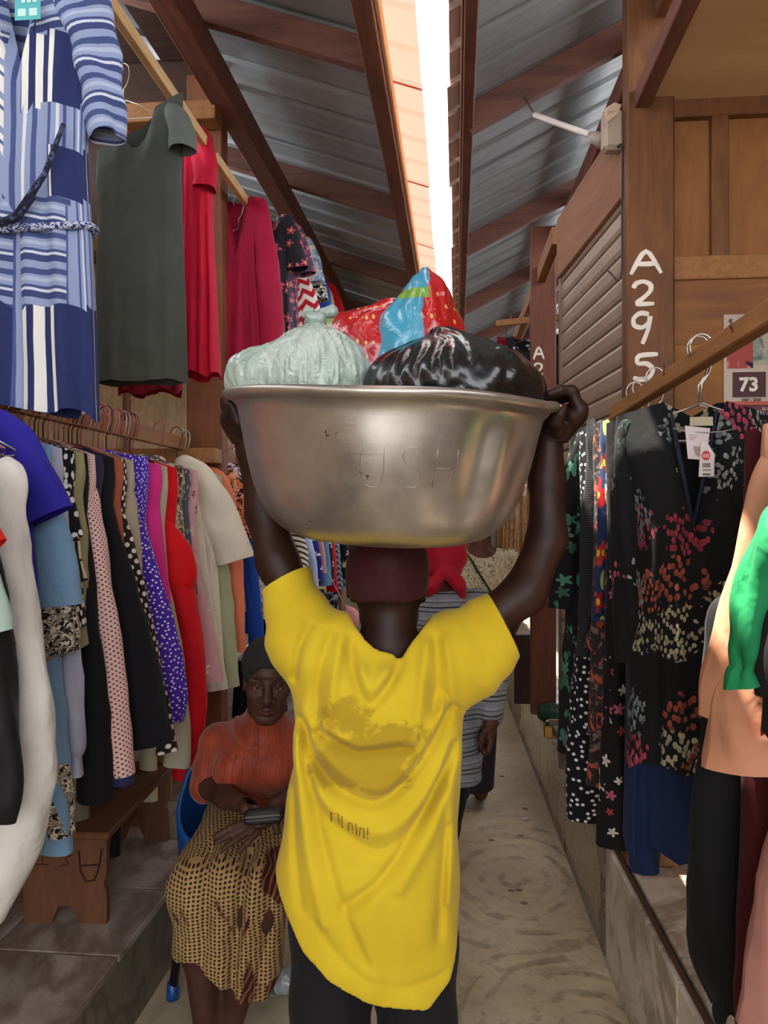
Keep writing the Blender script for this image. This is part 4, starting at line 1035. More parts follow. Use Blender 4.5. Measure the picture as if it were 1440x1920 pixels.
# ------------------------------------------------------------ the porter (seen from behind, both arms up, basin on the head)
C = cam3
base = np.array([-0.02, 1.5, 0.0])
bw = Vector((base[0] * CY - base[1] * SY, base[0] * SY + base[1] * CY, 0))
porter = empty('person', bw, YAW)
tag(porter, 'person in a yellow T-shirt and maroon cap carrying a metal basin on the head', 'person')
SK = skin_mat('#1f0f0a', '#351b11'); SK_PALM = skin_mat('#8a4a34', '#b3694a', 0.45)
def porter_body(f):
    # legs, pelvis, trunk
    for sx in (-1, 1):
        f.chain([(-0.02 + 0.085 * sx, 1.50, 0.82), (-0.02 + 0.085 * sx, 1.48, 0.46), (-0.02 + 0.085 * sx, 1.53, 0.08)], [0.07, 0.055, 0.04], 0.03)
        f.cap((-0.02 + 0.085 * sx, 1.55, 0.045), (-0.02 + 0.10 * sx, 1.66, 0.03), 0.04, 0.03, 0.02)
    f.ell((-0.02, 1.5, 0.86), (0.115, 0.08, 0.11), 0.03); f.ell((-0.01, 1.49, 1.05), (0.115, 0.085, 0.18), 0.06); f.ell((0.0, 1.50, 1.20), (0.12, 0.075, 0.12), 0.04)
    f.cap((0.01, 1.495, 1.28), (0.01, 1.505, 1.42), 0.052, 0.052, 0.02)
    f.cap((0.0, 1.49, 1.325), (0.12, 1.49, 1.33), 0.03, 0.036, 0.02); f.cap((0.0, 1.49, 1.325), (-0.13, 1.49, 1.34), 0.03, 0.036, 0.02)
    # arms
    f.chain([(0.13, 1.49, 1.335), C(985, 1110, 1.50), C(1026, 1010, 1.53), C(1026, 900, 1.53), C(1030, 818, 1.52)], [0.042, 0.041, 0.038, 0.034, 0.027], 0.02)
    f.chain([(-0.135, 1.49, 1.345), C(520, 1052, 1.53), C(498, 960, 1.56), C(478, 850, 1.55), C(462, 812, 1.54)], [0.042, 0.041, 0.039, 0.033, 0.028], 0.02)
def hand_r(f):
    f.ell(C(1050, 800, 1.51), (0.028, 0.03, 0.034), 0.02); f.ell(C(1070, 782, 1.50), (0.026, 0.042, 0.026), 0.018)
    f.ell(C(1085, 772, 1.50), (0.016, 0.044, 0.022), 0.012)
    K = [(1.465, 0.0), (1.487, 1.0), (1.508, 1.0), (1.528, 0.5)]
    for i, (d, q) in enumerate(K):
        f.chain([C(1088, 772 + 2 * i, d), C(1072 + 3 * q, 733 + 3 * i, d - 0.004), C(1050 - 4 * q, 731 + 6 * i, d - 0.01), C(1030 - 8 * q, 738 + 7 * i, d - 0.012)], [0.0115, 0.0105, 0.0095, 0.0082], 0.006)
    f.chain([C(1046, 806, 1.47), C(1042, 790, 1.445), C(1049, 776, 1.437), C(1055, 765, 1.437)], [0.017, 0.0125, 0.011, 0.0088], 0.008)
def hand_l(f):
    f.ell(C(450, 800, 1.54), (0.028, 0.03, 0.034), 0.02); f.ell(C(436, 786, 1.53), (0.024, 0.042, 0.024), 0.018)
    for i, d in enumerate((1.488, 1.512, 1.535, 1.556)):
        f.chain([C(429, 776 + 2 * i, d), C(424, 752 + 3 * i, d - 0.004), C(433, 736 + 3 * i, d - 0.01), C(446, 733 + 3 * i, d - 0.012)], [0.0115, 0.0105, 0.0095, 0.0082], 0.006)
    f.chain([C(456, 806, 1.50), C(448, 790, 1.48), C(440, 772, 1.475), C(436, 762, 1.47)], [0.016, 0.0125, 0.011, 0.009], 0.008)
def porter_all(lo, hi, h, hands=False, head=False):
    f = Field(lo, hi, h); porter_body(f)
    if hands: hand_r(f); hand_l(f)
    head_field(f, (0.008, 1.525, 1.455), rot_cols((0.06, 1, 0.02)), 0.97)
    return f
fb = Field((-0.36, 1.36, 0.0), (0.40, 1.72, 1.80), 0.008); porter_body(fb)
head_field(fb, (0.008, 1.525, 1.455), rot_cols((0.06, 1, 0.02)), 0.97)
fh1 = Field((0.29, 1.40, 1.735), (0.42, 1.58, 1.86), 0.0028); porter_body(fh1); hand_r(fh1)
fh2 = Field((-0.36, 1.42, 1.735), (-0.245, 1.62, 1.86), 0.0032); porter_body(fh2); hand_l(fh2)
solid_obj('body', [fb, fh1, fh2], SK, porter, base)
wp_ = lambda x, y, z: np.array([0.008, 1.525, 1.455]) + 0.97 * (rot_cols((0.06, 1, 0.02)) @ np.array([x, y, z]))
eyes(wp_, 0.97, porter, base)
# thumb nail
nl = Field((0.31, 1.41, 1.76), (0.37, 1.46, 1.82), 0.0016)
nl.ell(C(1053, 768, 1.4335), (0.0075, 0.0055, 0.0105), 0.0, M=rot_cols((0.0, 1, 0.0)) @ np.array([[0.92, 0, -0.39], [0, 1, 0], [0.39, 0, 0.92]]))
solid_obj('thumb_nail', nl, plain('#c98766', 0.35), porter, base)
# cap
fc = Field((-0.10, 1.40, 1.36), (0.12, 1.66, 1.60), 0.004)
Mh = rot_cols((0.06, 1, 0.02)); ch_ = np.array([0.008, 1.525, 1.455])
fc.ell(ch_ + Mh @ np.array([0, -0.016, 0.035]), (0.081, 0.099, 0.089), 0.0, M=Mh); fc.ell(ch_ + Mh @ np.array([0, -0.03, -0.005]), (0.076, 0.082, 0.06), 0.02, M=Mh)
X, Y_, Z = fc.ax[0][:, None, None], fc.ax[1][None, :, None], fc.ax[2][None, None, :]
fc.D = np.maximum(fc.D, (1.459 + 0.25 * (Y_ - 1.525) + 0.02 * np.cos((X - 0.01) * 14) - 0.02 - Z) * 0.9).astype(np.float32)
fc.D -= (0.0012 * np.sin(70 * X + 30 * Z) * np.ones_like(fc.D)).astype(np.float32)
solid_obj('cap', fc, solid('#340912', 0.7, 0.3), porter, base)
# trousers
ft = Field((-0.20, 1.36, 0.06), (0.16, 1.66, 0.98), 0.0075)
for sx in (-1, 1): ft.chain([(-0.02 + 0.08 * sx, 1.50, 0.84), (-0.02 + 0.085 * sx, 1.48, 0.46), (-0.02 + 0.085 * sx, 1.53, 0.10)], [0.085, 0.074, 0.065], 0.02)
ft.ell((-0.02, 1.5, 0.86), (0.135, 0.095, 0.12), 0.03)
X, Y_, Z = ft.ax[0][:, None, None], ft.ax[1][None, :, None], ft.ax[2][None, None, :]
ft.D -= (0.003 * np.sin(40 * Z + 25 * X + 12 * Y_)).astype(np.float32); ft.D = np.maximum(ft.D, (Z - 0.96) + 0 * X).astype(np.float32)
solid_obj('trousers', ft, solid('#141317', 0.8), porter, base)

# T-shirt: loft from the photographed outline, sleeves, neck and hem cuts, fold lines
D0 = 1.49
def zx(py): return EYE + (960 - py) / FPX * D0
rows = [(py, l, r, b) for py, l, r, b in ((1180, 620, 800, 0.06), (1200, 585, 850, 0.075), (1240, 555, 872, 0.095), (1300, 552, 872, 0.105), (1350, 553, 868, 0.108), (1420, 552, 862, 0.108), (1480, 541, 860, 0.11), (1560, 527, 860, 0.115), (1640, 514, 861, 0.12), (1720, 511, 863, 0.125), (1800, 511, 865, 0.128), (1880, 511, 866, 0.13))]
fs = Field((-0.30, 1.34, 0.64), (0.32, 1.66, 1.50), 0.0045)
fs.loft([(zx(py), (l - 720) / FPX * D0, (r - 720) / FPX * D0, 1.49, b) for py, l, r, b in rows], 0.0, 2.3)
fs.cap((0.02, 1.49, 1.335), (0.14, 1.49, 1.335), 0.055, 0.062, 0.03); fs.cap((0.0, 1.49, 1.335), (-0.15, 1.49, 1.345), 0.055, 0.062, 0.03)
fs.chain([(0.10, 1.49, 1.315), C(872, 1232, 1.49), C(945, 1172, 1.49)], [0.085, 0.077, 0.070], 0.035)
fs.chain([(-0.12, 1.49, 1.335), C(570, 1190, 1.50), C(535, 1085, 1.515)], [0.080, 0.064, 0.052], 0.035)
fs.ell((-0.005, 1.405, 1.20), (0.09, 0.03, 0.09), 0.05)
X, Y_, Z = fs.ax[0][:, None, None], fs.ax[1][None, :, None], fs.ax[2][None, None, :]
DF = 1.40
def q(pts): return curve([((px - 720) / FPX * DF, EYE + (960 - py) / FPX * DF) for px, py in pts])
folds = [(q([(563, 1365), (590, 1432), (640, 1480), (708, 1500), (770, 1448), (845, 1335)]), -0.012, 0.010),
         (q([(570, 1340), (612, 1405), (665, 1450), (715, 1462), (765, 1420), (830, 1330)]), 0.008, 0.014),
         (q([(556, 1395), (588, 1470), (640, 1520), (715, 1545), (790, 1490), (852, 1395)]), 0.011, 0.016),
         (q([(560, 1420), (600, 1510), (650, 1560), (720, 1585), (795, 1520), (855, 1430)]), -0.007, 0.010),
         (q([(853, 1400), (815, 1491), (773, 1558), (722, 1630), (650, 1690)]), -0.012, 0.010), (q([(858, 1430), (830, 1510), (795, 1580), (750, 1650)]), 0.009, 0.013),
         (q([(566, 1400), (588, 1500), (612, 1600), (645, 1700), (690, 1790)]), -0.008, 0.009), (q([(552, 1420), (566, 1520), (585, 1620), (610, 1720)]), 0.008, 0.011), (q([(545, 1500), (552, 1600), (566, 1700)]), -0.006, 0.008),
         (q([(596, 1378), (640, 1392), (672, 1404), (705, 1400), (770, 1394)]), -0.010, 0.010), (q([(600, 1350), (640, 1372), (675, 1386), (720, 1378), (775, 1370)]), 0.008, 0.012),
         (q([(655, 1215), (672, 1290), (690, 1318), (715, 1300), (745, 1255), (756, 1205)]), -0.010, 0.010), (q([(675, 1250), (695, 1285), (725, 1255)]), 0.009, 0.012),
         (q([(618, 1195), (600, 1250), (592, 1320), (600, 1380)]), -0.008, 0.010), (q([(640, 1200), (628, 1260), (622, 1330)]), 0.008, 0.010), (q([(575, 1180), (556, 1225), (548, 1280)]), -0.009, 0.008),
         (q([(800, 1210), (792, 1270), (782, 1340), (768, 1380)]), 0.009, 0.011), (q([(818, 1205), (822, 1270), (812, 1330)]), -0.009, 0.009), (q([(838, 1200), (846, 1270), (852, 1320)]), 0.006, 0.008),
         (q([(832, 1296), (850, 1325), (872, 1352)]), -0.006, 0.005), (q([(840, 1560), (832, 1650), (822, 1760)]), -0.006, 0.009), (q([(850, 1480), (846, 1580), (842, 1700)]), 0.006, 0.009),
         (q([(590, 1720), (650, 1790), (740, 1835), (830, 1830)]), -0.004, 0.008), (q([(700, 1650), (690, 1740), (700, 1830)]), 0.005, 0.02)]
H = 1.35 * ridges(fs.ax[0], fs.ax[2], folds)[:, None, :]
mask = np.clip((1.50 - Y_) / 0.05, 0, 1)
fs.D -= (H * mask).astype(np.float32)
fs.D -= (0.0035 * np.sin(26 * X + 14 * Z + 2) * np.sin(19 * Z - 9 * X + 30 * Y_)).astype(np.float32)
# sleeve creases ring the upper arms
for a, b, ph in ((np.array([0.10, 1.49, 1.315]), C(945, 1172, 1.49), 0.0), (np.array([-0.12, 1.49, 1.335]), C(535, 1085, 1.515), 1.0)):
    u = (b - a) / np.linalg.norm(b - a); t = (X - a[0]) * u[0] + (Y_ - a[1]) * u[1] + (Z - a[2]) * u[2]
    m_ = np.clip((t - 0.02) / 0.03, 0, 1) * np.exp(-((np.sqrt(np.maximum((X - a[0]) ** 2 + (Y_ - a[1]) ** 2 + (Z - a[2]) ** 2 - t * t, 0)) / 0.12) ** 2))
    fs.D -= (0.0035 * m_ * np.sin(95 * t + 18 * (X + Z) + ph)).astype(np.float32)
    fs.D = np.maximum(fs.D, np.where(np.sqrt(np.maximum((X - a[0]) ** 2 + (Y_ - a[1]) ** 2 + (Z - a[2]) ** 2 - t * t, 0)) < 0.14, t - np.linalg.norm(b - a), -1.0)).astype(np.float32)
outer = fs.D.copy()
shell = np.maximum(outer, -(outer + 0.018))
# neck opening, scooped at the back; hem cut
nk = np.sqrt(((X - 0.012) / 1.0) ** 2 + ((Y_ - 1.50) / 1.15) ** 2 + ((Z - 1.385) / 1.25) ** 2) - 0.078
k_ = 0.012; hh = np.clip(0.5 - 0.5 * (shell + nk) / k_, 0, 1); shell = shell * (1 - hh) - nk * hh + k_ * hh * (1 - hh)
hx = (np.array([505, 530, 570, 620, 700, 800, 845, 862, 875]) - 720) / FPX * 1.43; hz = EYE + (960 - np.array([1640, 1690, 1760, 1805, 1842, 1868, 1830, 1770, 1740])) / FPX * 1.43
hem = np.interp(fs.ax[0], hx, hz)[:, None, None] + 0.05 * np.clip((Y_ - 1.45) / 0.2, 0, 1)
shell = np.maximum(shell, hem - Z)
fs.D = shell.astype(np.float32)
def mat_tee():
    g = G('yellow_jersey'); v = g.tc.outputs['Object']
    # object frame: origin at the feet, x across, z up
    n1 = g.noise(v, 5, 4)
    c = g.ramp(n1, [(0.3, '#c1a31b'), (0.7, '#d0b526')])
    sp = g.n('SeparateXYZ', {0: v})
    def blob(cx, cz, rx, rz, nz, thr):
        d = g.m('ADD', g.m('POWER', g.m('DIVIDE', g.m('SUBTRACT', sp.outputs[0], cx), rx), 2.0), g.m('POWER', g.m('DIVIDE', g.m('SUBTRACT', sp.outputs[2], cz), rz), 2.0))
        return g.m('MULTIPLY', g.step(g.m('SUBTRACT', g.m('SUBTRACT', 1.0, d), g.m('MULTIPLY', g.noise(v, nz, 4, 0.6, 1.0), 1.4)), thr, 0.12), g.m('LESS_THAN', sp.outputs[1], 0.0))
    fx = lambda px: (px - 720) / FPX * DF - base[0]; fz = lambda py: EYE + (960 - py) / FPX * DF
    m1 = blob(fx(690), fz(1405), 0.13, 0.045, 20, -0.25); m2 = blob(fx(625), fz(1445), 0.075, 0.045, 26, -0.2); m3 = blob(fx(715), fz(1450), 0.085, 0.04, 30, -0.15)
    m4 = blob(fx(650), fz(1340), 0.075, 0.06, 34, -0.05); m5 = blob(fx(740), fz(1365), 0.10, 0.035, 60, -0.02)
    mm = g.m('MAXIMUM', g.m('MAXIMUM', m1, m2), g.m('MAXIMUM', m3, g.m('MAXIMUM', m4, m5)))
    c = g.mix(g.m('MULTIPLY', mm, 0.5), c, '#7f5c18')
    return cloth_finish(g, c, 0.85, 0.15, 0.1)
M_tee = mat_tee()
tee = solid_obj('t_shirt', fs, M_tee, porter, base, 4)
# what is left of the printed line low on the back: worn letter strokes following the cloth
def drape(px, py):
    """front-most point of the shirt surface under a picture point, in the person's frame"""
    x = (px - 720) / FPX * DF; z = EYE + (960 - py) / FPX * DF
    i = int(round((x - fs.lo[0]) / fs.h)); k = int(round((z - fs.lo[2]) / fs.h))
    colm = fs.D[i, :, k]; j = np.argmax(colm < 0)
    t = colm[j - 1] / (colm[j - 1] - colm[j]) if j > 0 else 0
    return np.array([x, fs.ax[1][j - 1] + t * fs.h - 0.0012, z]) - base
M_print = plain('#8a6a1a', 0.9)
xs0 = [(622, 1512, 636, 1540), (640, 1521, 650, 1546), (655, 1528, 662, 1552), (666, 1533, 672, 1556), (676, 1536, 683, 1560), (687, 1540, 694, 1563)]
for i, (xa, ya, xb, yb) in enumerate(xs0):
    m = MB(); lines_ = [[(xa, ya), (xa - 1, yb - 2)], [(xa, ya + 4), (xb - 2, ya + 1), (xb, ya + 8), (xb, yb)]] if i % 2 == 0 else [[(xa + 3, ya - 3), (xa + 3, yb)], [(xa - 2, ya + 5), (xb, ya + 6)]]
    for ln in lines_:
        c_ = curve(ln, 5); V = []
        for (px, py) in c_:
            for dx in (-1.3, 1.3): V.append(drape(px + dx, py))
        m.add([tuple(v) for v in V], [(2 * k, 2 * k + 1, 2 * k + 3, 2 * k + 2) for k in range(len(c_) - 1)])
    m.build('worn_print', M_print, tee, True)

# ------------------------------------------------------------ aluminium basin
bc = C(729, 880, 1.5); ctr = np.array([0.002, 1.50, 1.553])
basin = empty('basin', (ctr[0] * CY - ctr[1] * SY, ctr[0] * SY + ctr[1] * CY, ctr[2]))
Rb = Matrix.Rotation(YAW, 4, 'Z') @ Matrix.Rotation(math.radians(6.3), 4, 'X') @ Matrix.Rotation(math.radians(2.4), 4, 'Y')
basin.rotation_euler = Rb.to_euler()
tag(basin, 'large dented aluminium basin balanced on the head of the person in yellow', 'basin')
profo = [(0.0, 0.0), (0.08, 0.0), (0.15, 0.001), (0.185, 0.008), (0.212, 0.024), (0.235, 0.050), (0.252, 0.085), (0.264, 0.125), (0.274, 0.17), (0.282, 0.215), (0.288, 0.240), (0.296, 0.250), (0.306, 0.254), (0.3125, 0.2585), (0.3145, 0.265), (0.3105, 0.271), (0.302, 0.272), (0.292, 0.267), (0.283, 0.255), (0.277, 0.235), (0.268, 0.17), (0.258, 0.125), (0.246, 0.087), (0.229, 0.054), (0.207, 0.030), (0.18, 0.014), (0.14, 0.008), (0.0, 0.007)]
po = curve(profo, 3); nth = 128
th_ = np.linspace(0, 2 * np.pi, nth, endpoint=False); V = []; rr, zz = po[:, 0], po[:, 1]
A, Rr = np.meshgrid(th_, rr); _, Zz = np.meshgrid(th_, zz)
# dents (angle, height, width, depth): the crease on the side facing the lane end behind the camera
DENTS = ((-0.98, 0.16, 0.10, 0.10, 0.010), (-0.86, 0.20, 0.05, 0.06, -0.006), (-1.16, 0.09, 0.16, 0.07, 0.006), (-2.2, 0.14, 0.3, 0.09, 0.005), (-1.7, 0.16, 0.3, 0.08, -0.003), (-0.55, 0.11, 0.12, 0.08, 0.007), (-2.75, 0.1, 0.2, 0.07, 0.005), (-1.45, 0.07, 0.2, 0.05, 0.003))
for (a0, z0, wa, wz, dp) in DENTS:
    da = np.angle(np.exp(1j * (A - a0)))
    Rr = Rr - 1.5 * dp * np.exp(-(da / wa) ** 2 - ((Zz - z0) / wz) ** 2) * np.clip((0.25 - Zz) / 0.04, 0, 1)
Rr = Rr * (1 + 0.006 * np.cos(2 * A + 0.5))
Zz = Zz + np.where(Zz > 0.2, 0.003 * np.sin(3 * A) + 0.002 * np.sin(5 * A + 1), 0)
V = np.stack([Rr * np.cos(A), Rr * np.sin(A), Zz], -1).reshape(-1, 3)
m_ = len(rr); idx = np.arange(m_ * nth).reshape(m_, nth); j2 = np.roll(idx, -1, 1)
Fq = np.stack([idx[:-1], j2[:-1], j2[1:], idx[1:]], -1).reshape(-1, 4)
def mat_alu():
    g = G('aluminium'); v = g.tc.outputs['Object']
    a = g.noise(v, 7, 6, 0.65); b = g.noise(g.mapv(v, (3, 3, 60)), 3, 3); s_ = g.noise(v, 40, 3, 0.6)
    c = g.ramp(a, [(0.25, '#958d84'), (0.55, '#b5aea5'), (0.75, '#c6c0b6')])
    c = g.mix(g.m('MULTIPLY', g.step(g.noise(g.mapv(v, loc=(3, 1, 2)), 14, 4, 0.7), 0.71, 0.02), 0.8), c, '#4d4028')
    r = g.ramp(g.m('ADD', g.m('MULTIPLY', a, 0.7), g.m('MULTIPLY', b, 0.3)), [(0.3, (0.26,) * 3), (0.7, (0.48,) * 3)])
    return g.finish(c, r, g.m('ADD', g.m('MULTIPLY', b, 0.05), g.m('MULTIPLY', g.noise(v, 5, 3), 1.0)), 0.2, 0.012, Metallic=0.85)
M_alu = mat_alu()
bowl = obj('bowl', mesh_np('bowl', V, Fq), M_alu, basin)
# stamped maker's letters on the flank, faint outlines pressed into the metal
def flank(ang, z):
    r = np.interp(z, profo_z, profo_r)
    for (a0, z0, wa, wz, dp) in DENTS:
        da = math.remainder(ang - a0, 2 * math.pi); r -= 1.5 * dp * math.exp(-(da / wa) ** 2 - ((z - z0) / wz) ** 2) * min(1, max(0, (0.25 - z) / 0.04))
    r *= 1 + 0.006 * math.cos(2 * ang + 0.5)
    return Vector((r * math.cos(ang), r * math.sin(ang), z))
profo_z = [p[1] for p in profo[:13]]; profo_r = [p[0] + 0.0008 for p in profo[:13]]
LET = {'U': [[(0, 1), (0, 0.3), (0.25, 0), (0.75, 0), (1, 0.3), (1, 1)]], 'S': [[(1, 0.85), (0.7, 1), (0.3, 1), (0.05, 0.8), (0.25, 0.58), (0.75, 0.45), (0.95, 0.22), (0.7, 0), (0.3, 0), (0, 0.15)]], 'H': [[(0, 0), (0, 1)], [(1, 0), (1, 1)], [(0, 0.5), (1, 0.5)]]}
for ch, a0 in (('U', -1.74), ('S', -1.50), ('H', -1.29)):
    m = MB()
    for pl_ in LET[ch]:
        m.tube([flank(a0 + 0.135 * x_, 0.118 + 0.062 * y_) for x_, y_ in curve(pl_, 4)], 0.0006, 5)
    m.build('stamped_letter', M_alu, basin, True)
# ------------------------------------------------------------ seated person in orange, facing the lane
def person_root(label, base):
    r = empty('person', (base[0] * CY - base[1] * SY, base[0] * SY + base[1] * CY, base[2]), YAW); tag(r, label, 'person'); return r
base = np.array([-0.44, 2.4, 0.0])
lady = person_root('seated person in a rust orange blouse and patterned wrap skirt holding a black purse', base)
SK2 = skin_mat('#3a231a', '#55352a')
HC = C(503, 1276, 2.42); HM = rot_cols((0.12, -1, -0.10), (0.05, 0, 1))
def lady_body(f):
    f.ell((-0.42, 2.62, 0.56), (0.16, 0.13, 0.11), 0.05); f.ell((-0.41, 2.59, 0.70), (0.105, 0.09, 0.13), 0.04); f.ell((-0.41, 2.54, 0.80), (0.105, 0.085, 0.085), 0.04)
    f.cap(C(492, 1370, 2.52), C(498, 1325, 2.47), 0.056, 0.05, 0.03)
    f.cap(C(492, 1392, 2.54), C(412, 1396, 2.555), 0.035, 0.04, 0.02); f.cap(C(492, 1392, 2.54), C(566, 1396, 2.555), 0.035, 0.04, 0.02)
    f.chain([C(406, 1402, 2.555), C(386, 1472, 2.52), C(425, 1494, 2.40), C(452, 1506, 2.33)], [0.042, 0.041, 0.036, 0.027], 0.02)
    f.chain([C(572, 1398, 2.55), C(588, 1480, 2.50), C(545, 1500, 2.38), C(512, 1516, 2.31)], [0.05, 0.043, 0.036, 0.027], 0.02)
    for a, b, c_ in ((C(405, 1590, 2.55), C(365, 1690, 2.22), C(388, 1940, 2.27)), (C(480, 1595, 2.55), C(482, 1705, 2.22), C(425, 1945, 2.30))):
        f.chain([a, b, b * 0.6 + c_ * 0.4 + np.array([0, 0.02, 0]), c_], [0.085, 0.058, 0.053, 0.036], 0.03)
        f.cap(c_ + np.array([0, 0.01, -0.04]), c_ + np.array([-0.01, -0.13, -0.055]), 0.034, 0.028, 0.02)
def lady_hands(f):
    # hand over the purse, thumb up
    f.ell(C(464, 1512, 2.305), (0.028, 0.036, 0.024), 0.014)
    for i in range(4):
        f.chain([C(468 + 4 * i, 1505 + 5 * i, 2.285 - 0.004 * i), C(478 + 4 * i, 1512 + 6 * i, 2.262 - 0.003 * i), C(472 + 3 * i, 1524 + 5 * i, 2.262), C(462 + 3 * i, 1526 + 5 * i, 2.275)], [0.0105, 0.0095, 0.0088, 0.008], 0.006)
    f.chain([C(462, 1504, 2.30), C(470, 1500, 2.275), C(479, 1499, 2.262), C(483, 1502, 2.255)], [0.013, 0.0115, 0.010, 0.008], 0.007)
    # other hand flat on the lap under it
    f.ell(C(488, 1540, 2.28), (0.038, 0.034, 0.022), 0.014)
    tips = [((470, 1540), (432, 1552), (402, 1568)), ((470, 1548), (434, 1564), (405, 1580)), ((474, 1555), (444, 1574), (418, 1592)), ((484, 1560), (464, 1580), (448, 1596))]
    for i, (a, b, c_) in enumerate(tips):
        d = 2.262 - 0.008 * i
        f.chain([C(*a, d), C(*b, d - 0.025), C(*c_, d - 0.03)], [0.0105, 0.0092, 0.0078], 0.006)
    f.chain([C(500, 1530, 2.27), C(516, 1545, 2.245), C(520, 1560, 2.235)], [0.012, 0.0105, 0.009], 0.006)
f0 = Field((-0.74, 2.0, 0.0), (-0.12, 2.78, 0.99), 0.009); lady_body(f0); f0.cap(C(498, 1330, 2.47), HC + np.array([0, 0.03, -0.03]), 0.05, 0.05, 0.03)
f1 = Field(HC - np.array([0.11, 0.14, 0.155]), HC + np.array([0.11, 0.15, 0.15]), 0.0028); lady_body(f1); f1.cap(C(498, 1330, 2.47), HC + np.array([0, 0.03, -0.03]), 0.05, 0.05, 0.03)
wl_ = head_field(f1, HC, HM, 1.0)
f2 = Field(C(385, 1610, 2.2) - np.array([0, 0.02, 0]), C(535, 1485, 2.36), 0.0032); lady_body(f2); lady_hands(f2)
solid_obj('body', [f0, f1, f2], SK2, lady, base)
eyes(wl_, 1.0, lady, base)
for q_ in (-1, 1):
    m = MB(); m.tube([tuple(wl_(0.014 * q_, 0.0965, 0.027) - base), tuple(wl_(0.032 * q_, 0.0945, 0.034) - base), tuple(wl_(0.052 * q_, 0.076, 0.030) - base)], [0.002, 0.003, 0.0015], 6); m.build('eyebrow', plain('#15100e', 0.9), lady, True)
lips = Field(wl_(0, 0.09, -0.067) - 0.035, wl_(0, 0.09, -0.067) + 0.035, 0.0016)
for q_ in (-1, 1): lips.cap(wl_(0.021 * q_, 0.0845, -0.064), wl_(0.004 * q_, 0.0975, -0.0595), 0.0052, 0.0066, 0.004)
lips.cap(wl_(-0.017, 0.0885, -0.0712), wl_(0.017, 0.0885, -0.0712), 0.0066, 0.0066, 0.004); lips.ell(wl_(0, 0.0945, -0.072), (0.012, 0.0075, 0.0075), 0.005, M=HM)
lips.chain([wl_(-0.026, 0.090, -0.066), wl_(0, 0.107, -0.0652), wl_(0.026, 0.090, -0.066)], [0.0018] * 3, 0.002, 'sub')
solid_obj('lips', lips, skin_mat('#4a2620', '#5c3229', 0.4), lady, base)
# short cropped hair
fh = Field(HC - np.array([0.12, 0.14, 0.10]), HC + np.array([0.12, 0.15, 0.16]), 0.004)
fh.ell(wl_(0, -0.024, 0.044), (0.087, 0.103, 0.094), 0.0, M=HM)
cut = Field(HC - np.array([0.12, 0.14, 0.10]), HC + np.array([0.12, 0.15, 0.16]), 0.004)
cut.ell(wl_(0, 0.085, -0.050), (0.092, 0.085, 0.112), 0.0, M=HM)
X, Y_, Z = fh.ax[0][:, None, None], fh.ax[1][None, :, None], fh.ax[2][None, None, :]
fh.D = np.maximum(fh.D, -cut.D).astype(np.float32)
fh.D += (0.0018 * np.sin(180 * X) * np.sin(170 * Y_) * np.sin(175 * Z)).astype(np.float32)
def mat_hair():
    g = G('cropped_hair'); v = g.tc.outputs['Object']; n_ = g.noise(v, 130, 4, 0.7)
    return g.finish(g.ramp(n_, [(0.3, '#0c0b0b'), (0.75, '#2a2725')]), 0.85, n_, 0.6, 0.006)
solid_obj('hair', fh, mat_hair(), lady, base)
# blouse
fbz = Field((-0.72, 2.36, 0.54), (-0.14, 2.76, 1.00), 0.0048)
fbz.ell((-0.405, 2.585, 0.70), (0.132, 0.13, 0.14), 0.0); fbz.ell((-0.405, 2.53, 0.82), (0.128, 0.125, 0.10), 0.06); fbz.ell((-0.41, 2.60, 0.62), (0.14, 0.14, 0.09), 0.05)
for sx in (-1, 1): fbz.ell((-0.415 + 0.066 * sx, 2.46, 0.775), (0.068, 0.06, 0.065), 0.04)
fbz.cap(C(492, 1386, 2.53), C(412, 1392, 2.55), 0.074, 0.066, 0.04); fbz.cap(C(492, 1386, 2.53), C(568, 1392, 2.55), 0.074, 0.066, 0.04)
fbz.cap(C(492, 1382, 2.53), C(497, 1345, 2.485), 0.085, 0.066, 0.04)
fbz.chain([C(408, 1398, 2.55), C(394, 1440, 2.535), C(386, 1476, 2.52)], [0.058, 0.054, 0.053], 0.014); fbz.chain([C(572, 1395, 2.55), C(588, 1468, 2.51)], [0.062, 0.07], 0.03)
X, Y_, Z = fbz.ax[0][:, None, None], fbz.ax[1][None, :, None], fbz.ax[2][None, None, :]
a_ = np.arctan2(X + 0.415, -(Y_ - 2.60))
fbz.D -= ((0.0012 * np.sin(70 * a_ + 8 * np.sin(18 * Z)) * np.clip((0.95 - Z) / 0.1, 0.2, 1)) * (1 + 0 * Y_)).astype(np.float32)
H = ridges(fbz.ax[0], fbz.ax[2], [(curve([(-0.56, 0.69), (-0.47, 0.672), (-0.38, 0.675), (-0.29, 0.69)]), -0.014, 0.010), (curve([(-0.52, 0.90), (-0.46, 0.845), (-0.40, 0.83), (-0.34, 0.85)]), -0.006, 0.012), (curve([(-0.50, 0.94), (-0.455, 0.875), (-0.40, 0.86)]), 0.006, 0.010), (curve([(-0.55, 0.62), (-0.48, 0.61), (-0.40, 0.60)]), 0.008, 0.012)])
fbz.D -= (H[:, None, :] * np.clip((2.6 - Y_) / 0.06, 0, 1)).astype(np.float32)
ncut = np.sqrt((X - HC[0]) ** 2 + ((Y_ - 2.455) / 1.1) ** 2 + ((Z - 1.0) / 0.9) ** 2) - 0.075
fbz.D = np.maximum(fbz.D, -ncut).astype(np.float32)
